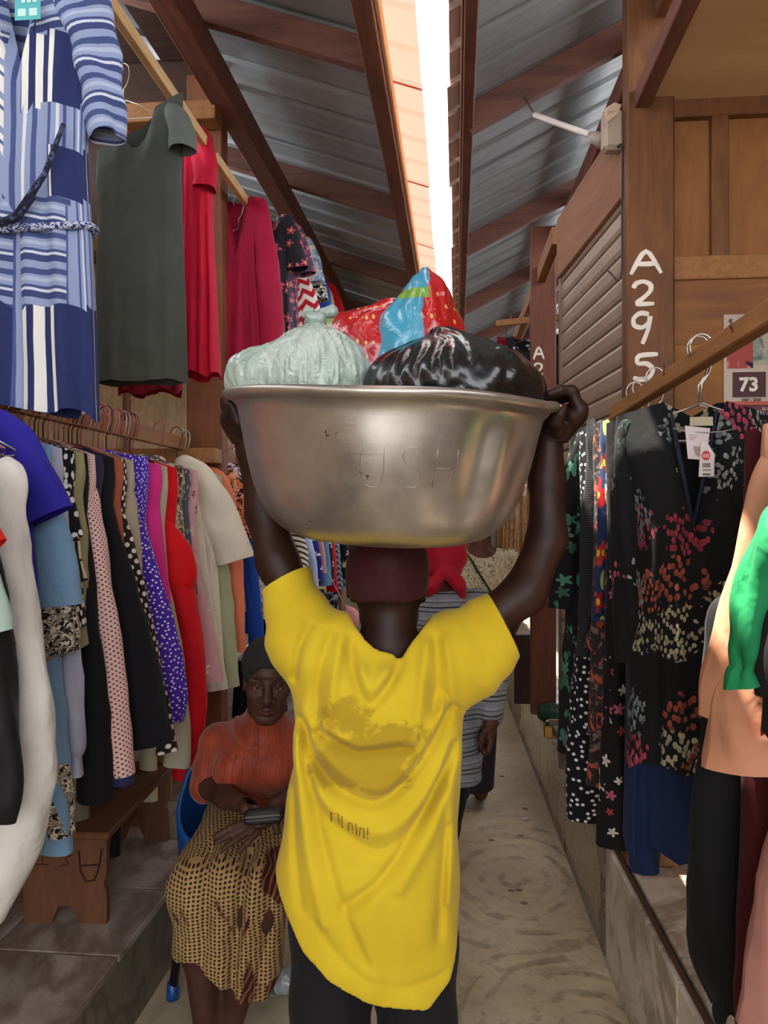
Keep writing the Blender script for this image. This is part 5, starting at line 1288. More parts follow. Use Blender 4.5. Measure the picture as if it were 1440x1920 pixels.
def mat_blouse():
    g = G('crinkled_orange'); v = g.tc.outputs['Object']
    n_ = g.noise(g.mapv(v, (60, 60, 5)), 1.0, 4, 0.6, 0.6); b = g.noise(v, 8, 3)
    return g.finish(g.ramp(g.m('ADD', g.m('MULTIPLY', n_, 0.6), g.m('MULTIPLY', b, 0.4)), [(0.3, '#6e2410'), (0.7, '#a84424')]), 0.6, n_, 0.5, 0.012, Specular_IOR_Level=0.35, Sheen_Weight=0.2)
solid_obj('blouse', fbz, mat_blouse(), lady, base)
# wrap skirt
fk = Field((-0.68, 2.06, 0.20), (-0.20, 2.74, 0.68), 0.0062)
D2 = 2.22; zz_ = lambda py: EYE + (960 - py) / FPX * D2; xx_ = lambda px: (px - 720) / FPX * D2
fk.loft([(zz_(1880), xx_(322), xx_(520), 2.26, 0.105), (zz_(1800), xx_(316), xx_(528), 2.265, 0.11), (zz_(1720), xx_(322), xx_(532), 2.27, 0.115), (zz_(1660), xx_(330), xx_(535), 2.29, 0.12), (zz_(1640), xx_(340), xx_(525), 2.31, 0.10)], 0.0, 2.6)
fk.cap((-0.49, 2.62, 0.545), C(370, 1665, 2.24), 0.115, 0.088, 0.05); fk.cap((-0.36, 2.62, 0.545), C(478, 1672, 2.24), 0.115, 0.088, 0.05); fk.cap((-0.425, 2.62, 0.55), C(425, 1665, 2.26), 0.11, 0.085, 0.05)
fk.ell((-0.425, 2.62, 0.55), (0.185, 0.13, 0.10), 0.04)
qk = lambda pts: curve([((px - 720) / FPX * 2.15, EYE + (960 - py) / FPX * 2.15) for px, py in pts])
H = ridges(fk.ax[0], fk.ax[2], [(qk([(455, 1600), (448, 1700), (438, 1780), (432, 1870)]), -0.03, 0.016), (qk([(480, 1620), (470, 1720), (450, 1840)]), 0.012, 0.016), (qk([(400, 1590), (410, 1680), (408, 1790), (418, 1850)]), 0.012, 0.018), (qk([(372, 1620), (385, 1700), (378, 1790), (372, 1850)]), -0.014, 0.012), (qk([(345, 1650), (352, 1740), (345, 1800)]), 0.008, 0.012), (qk([(505, 1660), (500, 1750), (480, 1850)]), -0.012, 0.012), (qk([(430, 1580), (470, 1640), (520, 1600)]), -0.008, 0.012)])
Y_ = fk.ax[1][None, :, None]; Z = fk.ax[2][None, None, :]; X = fk.ax[0][:, None, None]
fk.D -= (H[:, None, :] * np.clip((2.36 - Y_) / 0.08, 0, 1)).astype(np.float32)
hemx = [xx_(300), xx_(330), xx_(372), xx_(395), xx_(430), xx_(455), xx_(500), xx_(530)]; hemz = [zz_(1790), zz_(1795), zz_(1785), zz_(1810), zz_(1835), zz_(1858), zz_(1862), zz_(1830)]
hemv = np.interp(fk.ax[0], hemx, hemz)[:, None, None]
sk_ = np.maximum(fk.D, -(fk.D + 0.02)); low_ = (Z < 0.40)
fk.D = np.maximum(np.where(low_, sk_, fk.D), hemv - Z + 0 * Y_).astype(np.float32)
def mat_wrap():
    g = G('wax_print'); v = g.tc.outputs['UV']
    w = g.m('MULTIPLY', g.noise(v, 6, 2), 0.02)
    vv = g.n('VectorMath', {0: v, 1: g.n('CombineXYZ', {0: w, 1: w}).outputs[0]}, operation='ADD').outputs[0]
    vd = g.n('TexVoronoi', {'Vector': g.mapv(vv, (1, 1.25, 1)), 'Scale': 74.0, 'Randomness': 0.15}, voronoi_dimensions='2D').outputs['Distance']
    c = g.mix(g.step(g.m('SUBTRACT', 0.31, vd), 0.0, 0.04), '#a98a5a', '#2a130e')
    band = g.n('TexNoise', {'Vector': g.mapv(v, (7, 4, 1), loc=(2.2, 5.1, 0)), 'Scale': 1.0, 'Detail': 2.0, 'Distortion': 0.8}).outputs[0]
    bm_ = g.step(band, 0.575, 0.015)
    fin = g.n('TexWave', {'Vector': g.mapv(v, rot=(0, 0, 0.5)), 'Scale': 16.0, 'Distortion': 5.0, 'Detail': 2.0}).outputs[1]
    c = g.mix(bm_, c, g.mix(g.step(fin, 0.72, 0.05), '#35140f', '#7d4a30'))
    return cloth_finish(g, c, 0.8, 0.2)
solid_obj('wrap_skirt', fk, mat_wrap(), lady, base, 1, lambda V: np.stack([V[:, 0] * 1.1 + 0.25 * np.maximum(V[:, 1] + 0.1, 0), V[:, 2] - 0.95 * np.maximum(V[:, 1] + 0.16, 0)], -1))
# purse held in the hands
pp = empty('purse', P(494, 1530, 2.245), YAW); pp.rotation_euler = (math.radians(-20), math.radians(-5), YAW); tag(pp, 'small black leather purse held over the patterned skirt', 'purse')
fp = Field((-0.075, -0.03, -0.035), (0.075, 0.03, 0.035), 0.003); X, Y_, Z = fp.ax[0][:, None, None], fp.ax[1][None, :, None], fp.ax[2][None, None, :]
fp.D = (((np.abs(X) / 0.058) ** 4 + (np.abs(Y_) / 0.016) ** 2.5 + (np.abs(Z) / 0.024) ** 4) ** 0.25 - 1).astype(np.float32) * 0.016
solid_obj('pouch', fp, plain('#121110', 0.6, 0, 0.1, 60), pp, (0, 0, 0))
MB().box(-0.052, 0.052, -0.0175, -0.0135, -0.004, 0.003, 0.001).build('zip', plain('#4a4642', 0.5, 0.3), pp)
MB().box(-0.05, 0.05, -0.018, -0.012, -0.012, -0.008, 0.001).build('piping', plain('#060606', 0.3), pp)

# chair: moulded blue shell on dark tube legs with blue feet
chb = (-0.44, 2.62, 0.0)
chair = empty('chair', (chb[0] * CY - chb[1] * SY, chb[0] * SY + chb[1] * CY, 0), YAW); tag(chair, 'blue plastic shell chair with dark tube legs under the person in orange', 'chair')
M_blue = plain('#144a8e', 0.35, 0, 0.08)
fsx = Field((-0.30, -0.30, 0.36), (0.30, 0.32, 0.92), 0.009)
X, Y_, Z = fsx.ax[0][:, None, None], fsx.ax[1][None, :, None], fsx.ax[2][None, None, :]
rd = ((np.abs(X) / 0.235) ** 3 + (np.abs(Y_ - 0.02) / 0.235) ** 3) ** (1 / 3)
out_ = (rd - 1 - 0.25 * (Z - 0.44)) * 0.2
wallz = 0.50 + 0.20 * np.clip((Y_ + 0.26) / 0.36, 0, 1) ** 0.7
sh_ = np.maximum(np.maximum(np.abs(out_) - 0.006, Z - wallz), 0.42 - Z)
st_ = np.maximum(np.maximum(out_, np.abs(Z - 0.435) - 0.012), -1.0 + 0 * X)
fsx.D = np.minimum(sh_, st_).astype(np.float32)
solid_obj('shell', fsx, M_blue, chair, (0, 0, 0))
for lx, ly, fx_, fy_ in ((-0.19, -0.16, -0.255, -0.09), (0.17, -0.16, 0.175, -0.165), (-0.19, 0.19, -0.235, 0.25), (0.19, 0.19, 0.23, 0.25)):
    m = MB(); m.tube([(lx, ly, 0.43), ((lx + fx_) / 2, (ly + fy_) / 2, 0.22), (fx_, fy_, 0.03)], 0.0145, 10); lg = m.build('leg', plain('#191d28', 0.4, 0.5), chair, True)
    MB().tube([(fx_, fy_, 0.0), (fx_, fy_, 0.02), (fx_, fy_, 0.052), (fx_ * 0.998, fy_, 0.055)], [0.021, 0.021, 0.0185, 0.014], 12).build('foot_cap', M_blue, lg, True)
MB().tube([(-0.21, -0.13, 0.2), (-0.22, 0.2, 0.2)], 0.009, 8).build('stretcher', plain('#191d28', 0.4, 0.5), chair, True)

# ------------------------------------------------------------ walker in the striped top
base = np.array([0.21, 2.75, 0.0])
walk = person_root('person walking ahead in a grey striped top and red headscarf', base)
def walk_body(f):
    for sx in (-1, 1):
        f.chain([(0.20 + 0.07 * sx, 2.75, 0.78), (0.15 + 0.05 * sx, 2.73 + 0.09 * sx, 0.44), (0.105 + 0.045 * sx, 2.78 + 0.16 * sx, 0.07)], [0.085, 0.056, 0.038], 0.03)
        f.cap((0.105 + 0.045 * sx, 2.79 + 0.16 * sx, 0.04), (0.10 + 0.05 * sx, 2.91 + 0.16 * sx, 0.03), 0.036, 0.028, 0.02)
        f.cap((0.21, 2.74, 1.29), (0.21 + 0.13 * sx, 2.75, 1.265), 0.045, 0.05, 0.04)
    f.ell((0.20, 2.75, 0.82), (0.13, 0.10, 0.12), 0.05); f.ell((0.205, 2.74, 1.0), (0.11, 0.085, 0.18), 0.06); f.ell((0.21, 2.74, 1.19), (0.125, 0.09, 0.13), 0.06)
    f.cap((0.21, 2.74, 1.27), (0.213, 2.75, 1.38), 0.052, 0.048, 0.03)
    f.chain([(0.345, 2.75, 1.265), C(924, 1262, 2.74), C(922, 1345, 2.68), C(918, 1362, 2.66)], [0.046, 0.038, 0.028, 0.025], 0.02)
    f.chain([(0.075, 2.75, 1.265), (0.04, 2.74, 1.0), (0.05, 2.66, 0.80)], [0.046, 0.038, 0.028], 0.02)
    head_field(f, (0.213, 2.77, 1.445), rot_cols((-0.05, 1, 0)), 0.95)
def walk_hand(f):
    f.ell(C(916, 1376, 2.655), (0.022, 0.034, 0.034), 0.012)
    for i in range(4): f.chain([C(920 - 2 * i, 1390, 2.63 + 0.018 * i), C(916 - 2 * i, 1406, 2.625 + 0.018 * i), C(908 - i, 1412 - 2 * i, 2.63 + 0.018 * i), C(903, 1404, 2.635 + 0.018 * i)], [0.0105, 0.0098, 0.009, 0.008], 0.006)
    f.chain([C(910, 1370, 2.63), C(903, 1384, 2.615), C(901, 1398, 2.615)], [0.012, 0.011, 0.009], 0.006)
    f.ell((0.05, 2.65, 0.76), (0.022, 0.03, 0.045), 0.012)
    for i in range(4): f.chain([(0.05, 2.63 + 0.017 * i, 0.735), (0.052, 2.62 + 0.017 * i, 0.70), (0.058, 2.62 + 0.017 * i, 0.67)], [0.0105, 0.0095, 0.008], 0.006)
    f.chain([(0.06, 2.63, 0.77), (0.072, 2.61, 0.74), (0.074, 2.605, 0.715)], [0.012, 0.01, 0.0085], 0.006)
f0 = Field((-0.02, 2.52, 0.0), (0.45, 3.14, 1.60), 0.009); walk_body(f0); walk_hand(f0)
f1 = Field((0.31, 2.57, 0.70), (0.42, 2.74, 0.90), 0.0035); walk_body(f1); walk_hand(f1)
solid_obj('body', [f0, f1], skin_mat('#3a2018', '#553226'), walk, base)
eyes(lambda x, y, z: np.array([0.213, 2.77, 1.445]) + 0.95 * (rot_cols((-0.05, 1, 0)) @ np.array([x, y, z])), 0.95, walk, base)
ft = Field((-0.03, 2.50, 0.06), (0.42, 3.05, 0.96), 0.008)
for sx in (-1, 1): ft.chain([(0.20 + 0.065 * sx, 2.75, 0.80), (0.15 + 0.05 * sx, 2.73 + 0.09 * sx, 0.44), (0.105 + 0.045 * sx, 2.78 + 0.16 * sx, 0.09)], [0.082, 0.076, 0.062], 0.02)
ft.ell((0.20, 2.75, 0.80), (0.12, 0.09, 0.10), 0.03); solid_obj('trousers', ft, solid('#111014', 0.85), walk, base)
ftp = Field((-0.04, 2.58, 0.60), (0.46, 2.93, 1.40), 0.006)
ftp.loft([(0.64, 0.055, 0.352, 2.75, 0.115), (0.80, 0.055, 0.352, 2.75, 0.12), (1.0, 0.08, 0.335, 2.745, 0.11), (1.15, 0.075, 0.345, 2.745, 0.108), (1.26, 0.085, 0.335, 2.745, 0.095), (1.32, 0.14, 0.28, 2.745, 0.07)], 0.0, 2.3)
for sx in (-1, 1): ftp.cap((0.21, 2.745, 1.285), (0.21 + 0.125 * sx, 2.75, 1.265), 0.052, 0.058, 0.03)
ftp.chain([(0.345, 2.75, 1.262), C(924, 1262, 2.74), C(921, 1338, 2.69)], [0.058, 0.052, 0.047], 0.02); ftp.chain([(0.075, 2.75, 1.262), (0.04, 2.74, 1.0), (0.048, 2.68, 0.85)], [0.058, 0.05, 0.043], 0.02)
X, Y_, Z = ftp.ax[0][:, None, None], ftp.ax[1][None, :, None], ftp.ax[2][None, None, :]
ftp.D -= (0.004 * np.sin(38 * Z + 20 * X) * np.sin(22 * X - 14 * Z + 30 * Y_)).astype(np.float32)
ftp.D = np.maximum(ftp.D, (0.655 + 0.015 * np.sin(18 * X) - Z) + 0 * Y_).astype(np.float32)
ftp.D = np.maximum(ftp.D, -(np.sqrt((X - 0.21) ** 2 + ((Y_ - 2.75) / 1.1) ** 2 + ((Z - 1.36) / 1.0) ** 2) - 0.07)).astype(np.float32)
def mat_stripe_top():
    g = G('striped_jersey'); v = g.tc.outputs['Object']; sp = g.n('SeparateXYZ', {0: v})
    zz = g.m('ADD', sp.outputs[2], g.m('MULTIPLY', g.noise(v, 9, 2), 0.012))
    f = g.m('FRACT', g.m('DIVIDE', zz, 0.062))
    c = g.ramp(f, [(0, '#7e8085'), (0.30, '#17171b'), (0.36, '#7e8085'), (0.52, '#17171b'), (0.60, '#7e8085'), (0.82, '#2a2a30'), (0.86, '#8b8d92')], 'CONSTANT')
    n_ = g.noise(v, 30, 4); c = g.mix(g.m('MULTIPLY', g.step(n_, 0.55, 0.1), 0.3), c, '#4d5055')
    return g.finish(c, 0.9, n_, 0.3, 0.006)
solid_obj('striped_top', ftp, mat_stripe_top(), walk, base)
fsc = Field((0.09, 2.63, 1.28), (0.33, 2.90, 1.58), 0.0045); Mh = rot_cols((-0.05, 1, 0)); hc = np.array([0.213, 2.77, 1.445])
fsc.ell(hc + Mh @ np.array([0, -0.016, 0.036]), (0.080, 0.098, 0.090), 0.0, M=Mh); fsc.ell(hc + Mh @ np.array([0, -0.05, -0.02]), (0.074, 0.065, 0.075), 0.03, M=Mh)
for sx in (-1, 1): fsc.chain([hc + np.array([0.012 * sx, -0.11, -0.055]), hc + np.array([0.045 * sx, -0.105, -0.10]), hc + np.array([0.058 * sx, -0.085, -0.135])], [0.022, 0.024, 0.014], 0.015)
fsc.ell(hc + np.array([-0.005, -0.108, -0.05]), (0.03, 0.02, 0.02), 0.012)
X, Y_, Z = fsc.ax[0][:, None, None], fsc.ax[1][None, :, None], fsc.ax[2][None, None, :]
fsc.D -= (0.003 * np.sin(60 * X + 45 * Z) + 0.0025 * np.sin(85 * Z - 30 * X + 40 * Y_)).astype(np.float32)
fc_ = Field((0.09, 2.63, 1.28), (0.33, 2.90, 1.58), 0.0045); fc_.ell(hc + np.array([0, 0.10, -0.07]), (0.085, 0.09, 0.12), 0.0); fsc.D = np.maximum(fsc.D, -fc_.D).astype(np.float32)
solid_obj('headscarf', fsc, solid('#a50d26', 0.75, 0.3), walk, base)

# ------------------------------------------------------------ far shopper in the cream top
base = np.array([0.54, 4.2, 0.0])
shop = person_root('shopper in a cream leaf-print top with a black strap and patterned headwrap', base)
hc = np.array([0.525, 4.22, 1.525])
def shop_body(f):
    for sx in (-1, 1):
        f.chain([(0.53 + 0.07 * sx, 4.2, 0.80), (0.50 + 0.05 * sx, 4.2, 0.45), (0.485 + 0.05 * sx, 4.24, 0.07)], [0.09, 0.06, 0.04], 0.03)
        f.cap((0.485 + 0.05 * sx, 4.25, 0.04), (0.485 + 0.06 * sx, 4.37, 0.03), 0.036, 0.028, 0.02)
        f.cap((0.535, 4.2, 1.37), (0.54 + 0.14 * sx, 4.2, 1.335), 0.045, 0.05, 0.04)
        f.chain([(0.54 + 0.145 * sx, 4.2, 1.33), (0.54 + 0.19 * sx, 4.18, 1.06), (0.54 + 0.16 * sx, 4.30, 0.90)], [0.048, 0.04, 0.028], 0.02)
        c0 = np.array([0.54 + 0.155 * sx, 4.33, 0.875]); f.ell(c0, (0.02, 0.035, 0.03), 0.012)
        for i in range(4): f.chain([c0 + np.array([0, 0.02, 0.02 - 0.014 * i]), c0 + np.array([-0.01 * sx, 0.06, 0.015 - 0.014 * i]), c0 + np.array([-0.025 * sx, 0.08, 0.01 - 0.014 * i])], [0.0105, 0.0095, 0.008], 0.006)
        f.chain([c0 + np.array([-0.01 * sx, 0.0, 0.03]), c0 + np.array([-0.025 * sx, 0.03, 0.045])], [0.012, 0.009], 0.006)
    f.ell((0.54, 4.2, 0.85), (0.15, 0.12, 0.13), 0.05); f.ell((0.54, 4.19, 1.05), (0.125, 0.095, 0.18), 0.06); f.ell((0.54, 4.19, 1.25), (0.135, 0.095, 0.12), 0.06)
    f.cap((0.535, 4.19, 1.34), hc + np.array([0, -0.01, -0.06]), 0.055, 0.05, 0.03)
    head_field(f, hc, rot_cols((-0.25, 1, 0)), 1.0)
f0 = Field((0.30, 3.98, 0.0), (0.78, 4.46, 1.68), 0.009); shop_body(f0)
solid_obj('body', f0, skin_mat('#4a2a1e', '#6b4231'), shop, base)
eyes(lambda x, y, z: hc + (rot_cols((-0.25, 1, 0)) @ np.array([x, y, z])), 1.0, shop, base)
fst = Field((0.28, 4.0, 0.72), (0.80, 4.38, 1.42), 0.0075)
fst.loft([(0.76, 0.38, 0.685, 4.2, 0.14), (1.0, 0.39, 0.685, 4.19, 0.125), (1.2, 0.385, 0.695, 4.19, 0.125), (1.32, 0.40, 0.68, 4.19, 0.10), (1.385, 0.46, 0.61, 4.19, 0.075)], 0.0, 2.3)
for sx in (-1, 1): fst.cap((0.54, 4.195, 1.355), (0.54 + 0.14 * sx, 4.2, 1.335), 0.05, 0.06, 0.03); fst.chain([(0.54 + 0.145 * sx, 4.2, 1.33), (0.54 + 0.19 * sx, 4.18, 1.12)], [0.065, 0.066], 0.03)
X, Y_, Z = fst.ax[0][:, None, None], fst.ax[1][None, :, None], fst.ax[2][None, None, :]
fst.D -= (0.004 * np.sin(30 * Z - 18 * X) * np.sin(20 * X + 12 * Z)+ 0 * Y_).astype(np.float32)
fst.D = np.maximum(fst.D, -(np.sqrt((X - 0.53) ** 2 + ((Y_ - 4.17) / 1.2) ** 2 + ((Z - 1.41) / 0.9) ** 2) - 0.08)).astype(np.float32)
solid_obj('printed_top', fst, blotch('#d3cba9', ['#6a6848'], 70, 0.56, 2.0), shop, base)
fsk = Field((0.30, 4.0, 0.08), (0.78, 4.42, 0.92), 0.01); fsk.loft([(0.10, 0.37, 0.60, 4.22, 0.15), (0.5, 0.38, 0.62, 4.2, 0.15), (0.9, 0.40, 0.67, 4.2, 0.13)], 0.0, 2.2)
solid_obj('skirt', fsk, solid('#2a2530'), shop, base)
fw = Field(hc - np.array([0.13, 0.15, 0.06]), hc + np.array([0.13, 0.13, 0.16]), 0.0055)
fw.ell(hc + np.array([0, -0.02, 0.05]), (0.088, 0.10, 0.085), 0.0); fw.cap(hc + np.array([-0.075, 0.0, 0.03]), hc + np.array([0.08, -0.01, 0.055]), 0.03, 0.035, 0.03); fw.ell(hc + np.array([0.01, -0.095, 0.03]), (0.05, 0.03, 0.028), 0.02)
X, Y_, Z = fw.ax[0][:, None, None], fw.ax[1][None, :, None], fw.ax[2][None, None, :]
fw.D -= (0.003 * np.sin(70 * Z + 30 * X)+ 0 * Y_).astype(np.float32); fw.D = np.maximum(fw.D, hc[2] + 0.0 - 0.25 * (Y_ - hc[1]) - 0.02 - Z + 0 * X).astype(np.float32)
solid_obj('headwrap', fw, blotch('#e3d8d2', ['#c79a3c', '#b5474a', '#6e8fb4'], 16, 0.53, 1.0), shop, base)
ms = MB(); pts = curve([C(862, 1022, 4.13) - base, C(880, 1045, 4.075) - base, C(898, 1075, 4.06) - base, C(918, 1106, 4.058) - base, C(940, 1140, 4.06) - base, C(965, 1200, 4.12) - base], 4)
V = []; 
for p in pts: V += [tuple(p + np.array([-0.012, -0.006, 0.008])), tuple(p + np.array([0.012, -0.006, -0.008])), tuple(p + np.array([0.012, 0.002, -0.008])), tuple(p + np.array([-0.012, 0.002, 0.008]))]
F = []
for i in range(len(pts) - 1):
    for k in range(4): F.append((4 * i + k, 4 * i + (k + 1) % 4, 4 * i + 4 + (k + 1) % 4, 4 * i + 4 + k))
ms.add(V, F); ms.build('bag_strap', plain('#1c1a1a', 0.6), shop)
# ------------------------------------------------------------ east side: slanting rail and the dark dresses
ra, rb = P(1152, 776, 2.585), P(1440, 592, 1.45)
rd_ = (rb - ra).normalized(); rb2 = rb + rd_ * 0.75
er = empty('clothes_rail', ra); tag(er, 'brown wooden rail running from the A295 post above the dark dresses', 'rail')
MB().beam((0, 0, 0), rb2 - ra, 0.035, 0.046, ch=0.004).build('lath', M_lath_r, er)
m = MB()
for (px, py, dx, dy) in ((1393, 618, 10, -12), (1400, 606, 12, -8), (1396, 612, -4, 12), (1408, 600, 9, -4), (1262, 700, 8, 2), (1268, 693, 9, 3), (1285, 682, 3, 9)):
    d = 1.57 if px > 1350 else 2.0
    a_ = P(px, py, d); 
    t = (a_ - ra).dot(rd_); q0 = ra + rd_ * t + Vector((-0.0185, 0, a_.z - (ra + rd_ * t).z))
    m.beam(q0 - ra, q0 + rd_ * (-dx * 0.0011) + Vector((0, 0, -dy * 0.0011)) - ra, 0.002, 0.003, (1, 0, 0), 0)
m.build('pen_scribble', plain('#4a2d18', 0.9), er)
def rail_at(Y):
    t = (Y - ra.y) / rd_.y; p = ra + rd_ * t; return Vector((p.x, Y, p.z + 0.02))
EG = 'dark dresses on the slanting rail'
def east(Y, name, label, cat, mat, W=0.17, L=0.8, sl=(), px=None, ytop=None, ht=0.10, **kw):
    lc = rail_at(Y)
    if px is not None: lc.x = on_y(px, 800, Y).x
    ss = []
    for s_ in sl:
        s_ = dict(s_); pts = s_.pop('pts'); dy = s_.pop('dy', 0.0)
        s_['path'] = [(on_y(x_, y_, Y).x - lc.x, dy, on_y(x_, y_, Y).z - lc.z, h_ / FPX * Y) for x_, y_, h_ in pts]; ss.append(s_)
    if ytop is not None: ht = lc.z - on_y(px or 1200, ytop, Y).z
    return garment(name, label, cat, tuple(lc), mat, W, L, sleeves=ss, group=EG, ht=ht, **kw)
BLK = '#0f0e10'
def spray(base):
    """sprays of small petals gathered in drifting clusters: each drift keeps one colour"""
    g = G('cloth_sprays'); uv = g.tc.outputs['UV']; c = base
    for (sc, ps, rad, keep, off) in ((8.5, 120.0, 0.36, 0.25, 0.0), (7.0, 150.0, 0.30, 0.3, 4.7)):
        v = g.mapv(uv, (1.0, 0.75, 1), loc=(off, off * 0.6, 0))
        big = g.n('TexVoronoi', {'Vector': v, 'Scale': sc, 'Randomness': 1.0}, voronoi_dimensions='2D'); bc_ = g.n('SeparateColor', {0: big.outputs['Color']})
        pet = g.n('TexVoronoi', {'Vector': g.mapv(v, (1.0, 0.62, 1), rot=(0, 0, 0.6 + off)), 'Scale': ps, 'Randomness': 0.95}, voronoi_dimensions='2D'); pc_ = g.n('SeparateColor', {0: pet.outputs['Color']})
        inr = g.m('LESS_THAN', g.m('ADD', big.outputs['Distance'], g.m('MULTIPLY', g.m('SUBTRACT', g.noise(uv, 45, 3), 0.5), 0.5)), rad)
        msk = g.m('MULTIPLY', g.m('MULTIPLY', inr, g.m('LESS_THAN', pet.outputs['Distance'], 0.45)), g.m('MULTIPLY', g.m('GREATER_THAN', pc_.outputs[0], 0.35), g.m('GREATER_THAN', bc_.outputs[0], keep)))
        cc = g.ramp(bc_.outputs[1], [(0, '#8f2f3c'), (0.16, '#6d7878'), (0.36, '#8f4530'), (0.5, '#24463a'), (0.64, '#a13a52'), (0.78, '#8a8f88'), (0.92, '#a39a7c')], 'CONSTANT')
        cc = g.mix(g.m('MULTIPLY', pc_.outputs[1], 0.55), cc, '#1a1416')
        c = g.mix(msk, c, cc)
    msk, base, cc = 0.0, c, c
    return cloth_finish(g, g.mix(msk, base, cc), bstr=0.2)
m_green = flowers(BLK, ['#3f7a62', '#4f8c70', '#2f6650'], 15, 0.5, 0.45, 5, leaf='#3a7058', centre=None)
m_main = spray('#0b0a0c')
m_small = flowers('#100c0e', ['#b85a70', '#cfc4b4', '#a3402f'], 26, 0.42, 0.6, 5, centre=None)
m_sheer = blotch('#2a2422', ['#6b5d55', '#b04a30'], 16, 0.58, 2.5)
m_polk = dots('#0f0f16', '#d8d6d0', 46, 0.20, 0.85)
m_rib = stripes([(0, '#16151a'), (0.5, '#2b2a2f')], 0.007, 1.57, 0, 0.2)
m_navy = solid('#16264a', 0.8, 0.3)
m_emb = flowers('#1d3056', ['#b3121c', '#e0d8cc', '#b8352e'], 10, 0.5, 0.45, 5, leaf='#a8b35a', centre='#d8b02a')
m_red_poppy = flowers('#121012', ['#b80f1c', '#c4141f'], 9, 0.6, 0.35, 4, centre='#1a0a0a')
def tube(pts, mat=None, name='sleeve', flat=0.8, dy=0.0, wr=0.006):
    d_ = {'pts': pts, 'flat': flat, 'dy': dy, 'name': name, 'wr': wr}
    if mat is not None: d_['mat'] = mat
    return d_
east(2.47, 'dress', 'black dress with jade green blossoms, farthest along the slanting rail', 'dress', m_green, 0.11, 0.86, [tube([(1092, 820, 16), (1072, 900, 22), (1062, 1020, 27), (1056, 1140, 26)]), tube([(1095, 1120, 34), (1090, 1280, 36), (1082, 1410, 36)], name='skirt')], px=1135, ytop=796, seed=201)
east(2.40, 'dress', 'black polka dot dress showing only its long hem', 'dress', m_polk, 0.10, 0.9, [tube([(1105, 1200, 26), (1098, 1350, 30), (1096, 1460, 34), (1094, 1533, 30)], name='skirt', flat=1.0)], px=1150, ytop=800, seed=202)
east(2.33, 'cardigan', 'black ribbed knit cardigan with a straight sleeve', 'cardigan', m_rib, 0.10, 0.6, [tube([(1130, 800, 15), (1120, 860, 18), (1112, 980, 21), (1106, 1120, 20), (1100, 1230, 18)])], px=1165, ytop=782, seed=203)
east(2.26, 'dress', 'sheer charcoal dress with a bell cuff and rusty petals', 'dress', m_sheer, 0.10, 0.9, [tube([(1150, 830, 14), (1142, 1000, 16), (1132, 1150, 20), (1126, 1200, 26), (1118, 1222, 22)]), tube([(1140, 1200, 26), (1136, 1350, 30), (1128, 1470, 30)], name='skirt')], px=1180, ytop=790, seed=204)
east(2.20, 'jacket', 'navy jacket sleeve embroidered with red roses and yellow petals', 'jacket', m_emb, 0.10, 0.55, [tube([(1160, 805, 16), (1146, 900, 20), (1140, 1000, 22), (1136, 1090, 22), (1136, 1164, 22)])], px=1195, ytop=785, seed=205)
east(2.13, 'dress', 'black dress with small rose sprigs beside the embroidered sleeve', 'dress', m_small, 0.11, 0.98, [tube([(1172, 815, 14), (1162, 900, 17), (1158, 1060, 18), (1160, 1180, 17)]), tube([(1165, 1180, 26), (1160, 1400, 32), (1152, 1585, 30)], name='skirt')], px=1215, ytop=785, seed=206)
east(2.03, 'skirt', 'navy pleated skirt hanging below the flowered wrap dress', 'skirt', m_navy, 0.115, 0.72, [tube([(1205, 1300, 30), (1202, 1450, 31), (1206, 1560, 32), (1212, 1632, 28)], name='side_panel', flat=0.7)], px=1262, ytop=1060, fold=0.014, nf=9, seed=207, prof=[(0, 0.10), (0.3, 0.115), (1, 0.12)], slope=0.05, nfront=0.0, nback=0.0, hemwave=0.02)
wrap = east(1.85, 'dress', 'black wrap dress with bright flower sprays and a paper price tag', 'dress', m_main, 0.175, 0.84, [tube([(1178, 800, 20), (1172, 880, 24), (1172, 1000, 26), (1178, 1130, 25), (1182, 1240, 22)]), tube([(1425, 800, 20), (1405, 900, 26), (1385, 1040, 30), (1365, 1180, 28), (1352, 1290, 22)], solid('#2b2826', 0.85))], px=1300, ytop=752,
     prof=[(0, 0.175), (0.08, 0.178), (0.3, 0.135), (0.36, 0.13), (0.5, 0.14), (1, 0.155)], neck=0.062, nfront=0.30, nback=0.035, vneck=True, slope=0.30, fold=0.012, dep=0.055, seed=208, nu=72, nv=56)
wl0 = wrap.location
def w_(px, py, Y): return on_y(px, py, Y) - Vector(wl0)
m = MB()
for k, (xa, xb) in enumerate(((1258, 1300), (1345, 1300))):
    pts = [w_(xa, 768, 1.80), w_((xa * 0.6 + xb * 0.4), 860, 1.777), w_(xb, 985, 1.778)]
    m.tube(pts, [0.003, 0.005, 0.004], 6)
m.build('neck_binding', solid('#121d2e', 0.7), wrap, True)
m = MB(); m.tube([w_(1262, 803, 1.775), w_(1285, 809, 1.755), w_(1325, 811, 1.75), w_(1355, 809, 1.755), w_(1382, 803, 1.775)], 0.0013, 6); m.build('hanging_loop', plain('#8d8b88', 0.4), wrap, True)
MB().frame_box(w_(1315, 790, 1.79), Vector((1, 0, 0.0)), Vector((0, 1, 0)), Vector((0, 0, 1)), 0.025, 0.0006, 0.010).build('woven_label', plain('#a59c80', 0.8), wrap)
pt = empty('price_tag', on_y(1306, 800, 1.752)); tag(pt, 'white paper price tag with a red round sticker pinned in the wrap dress neck', 'tag')
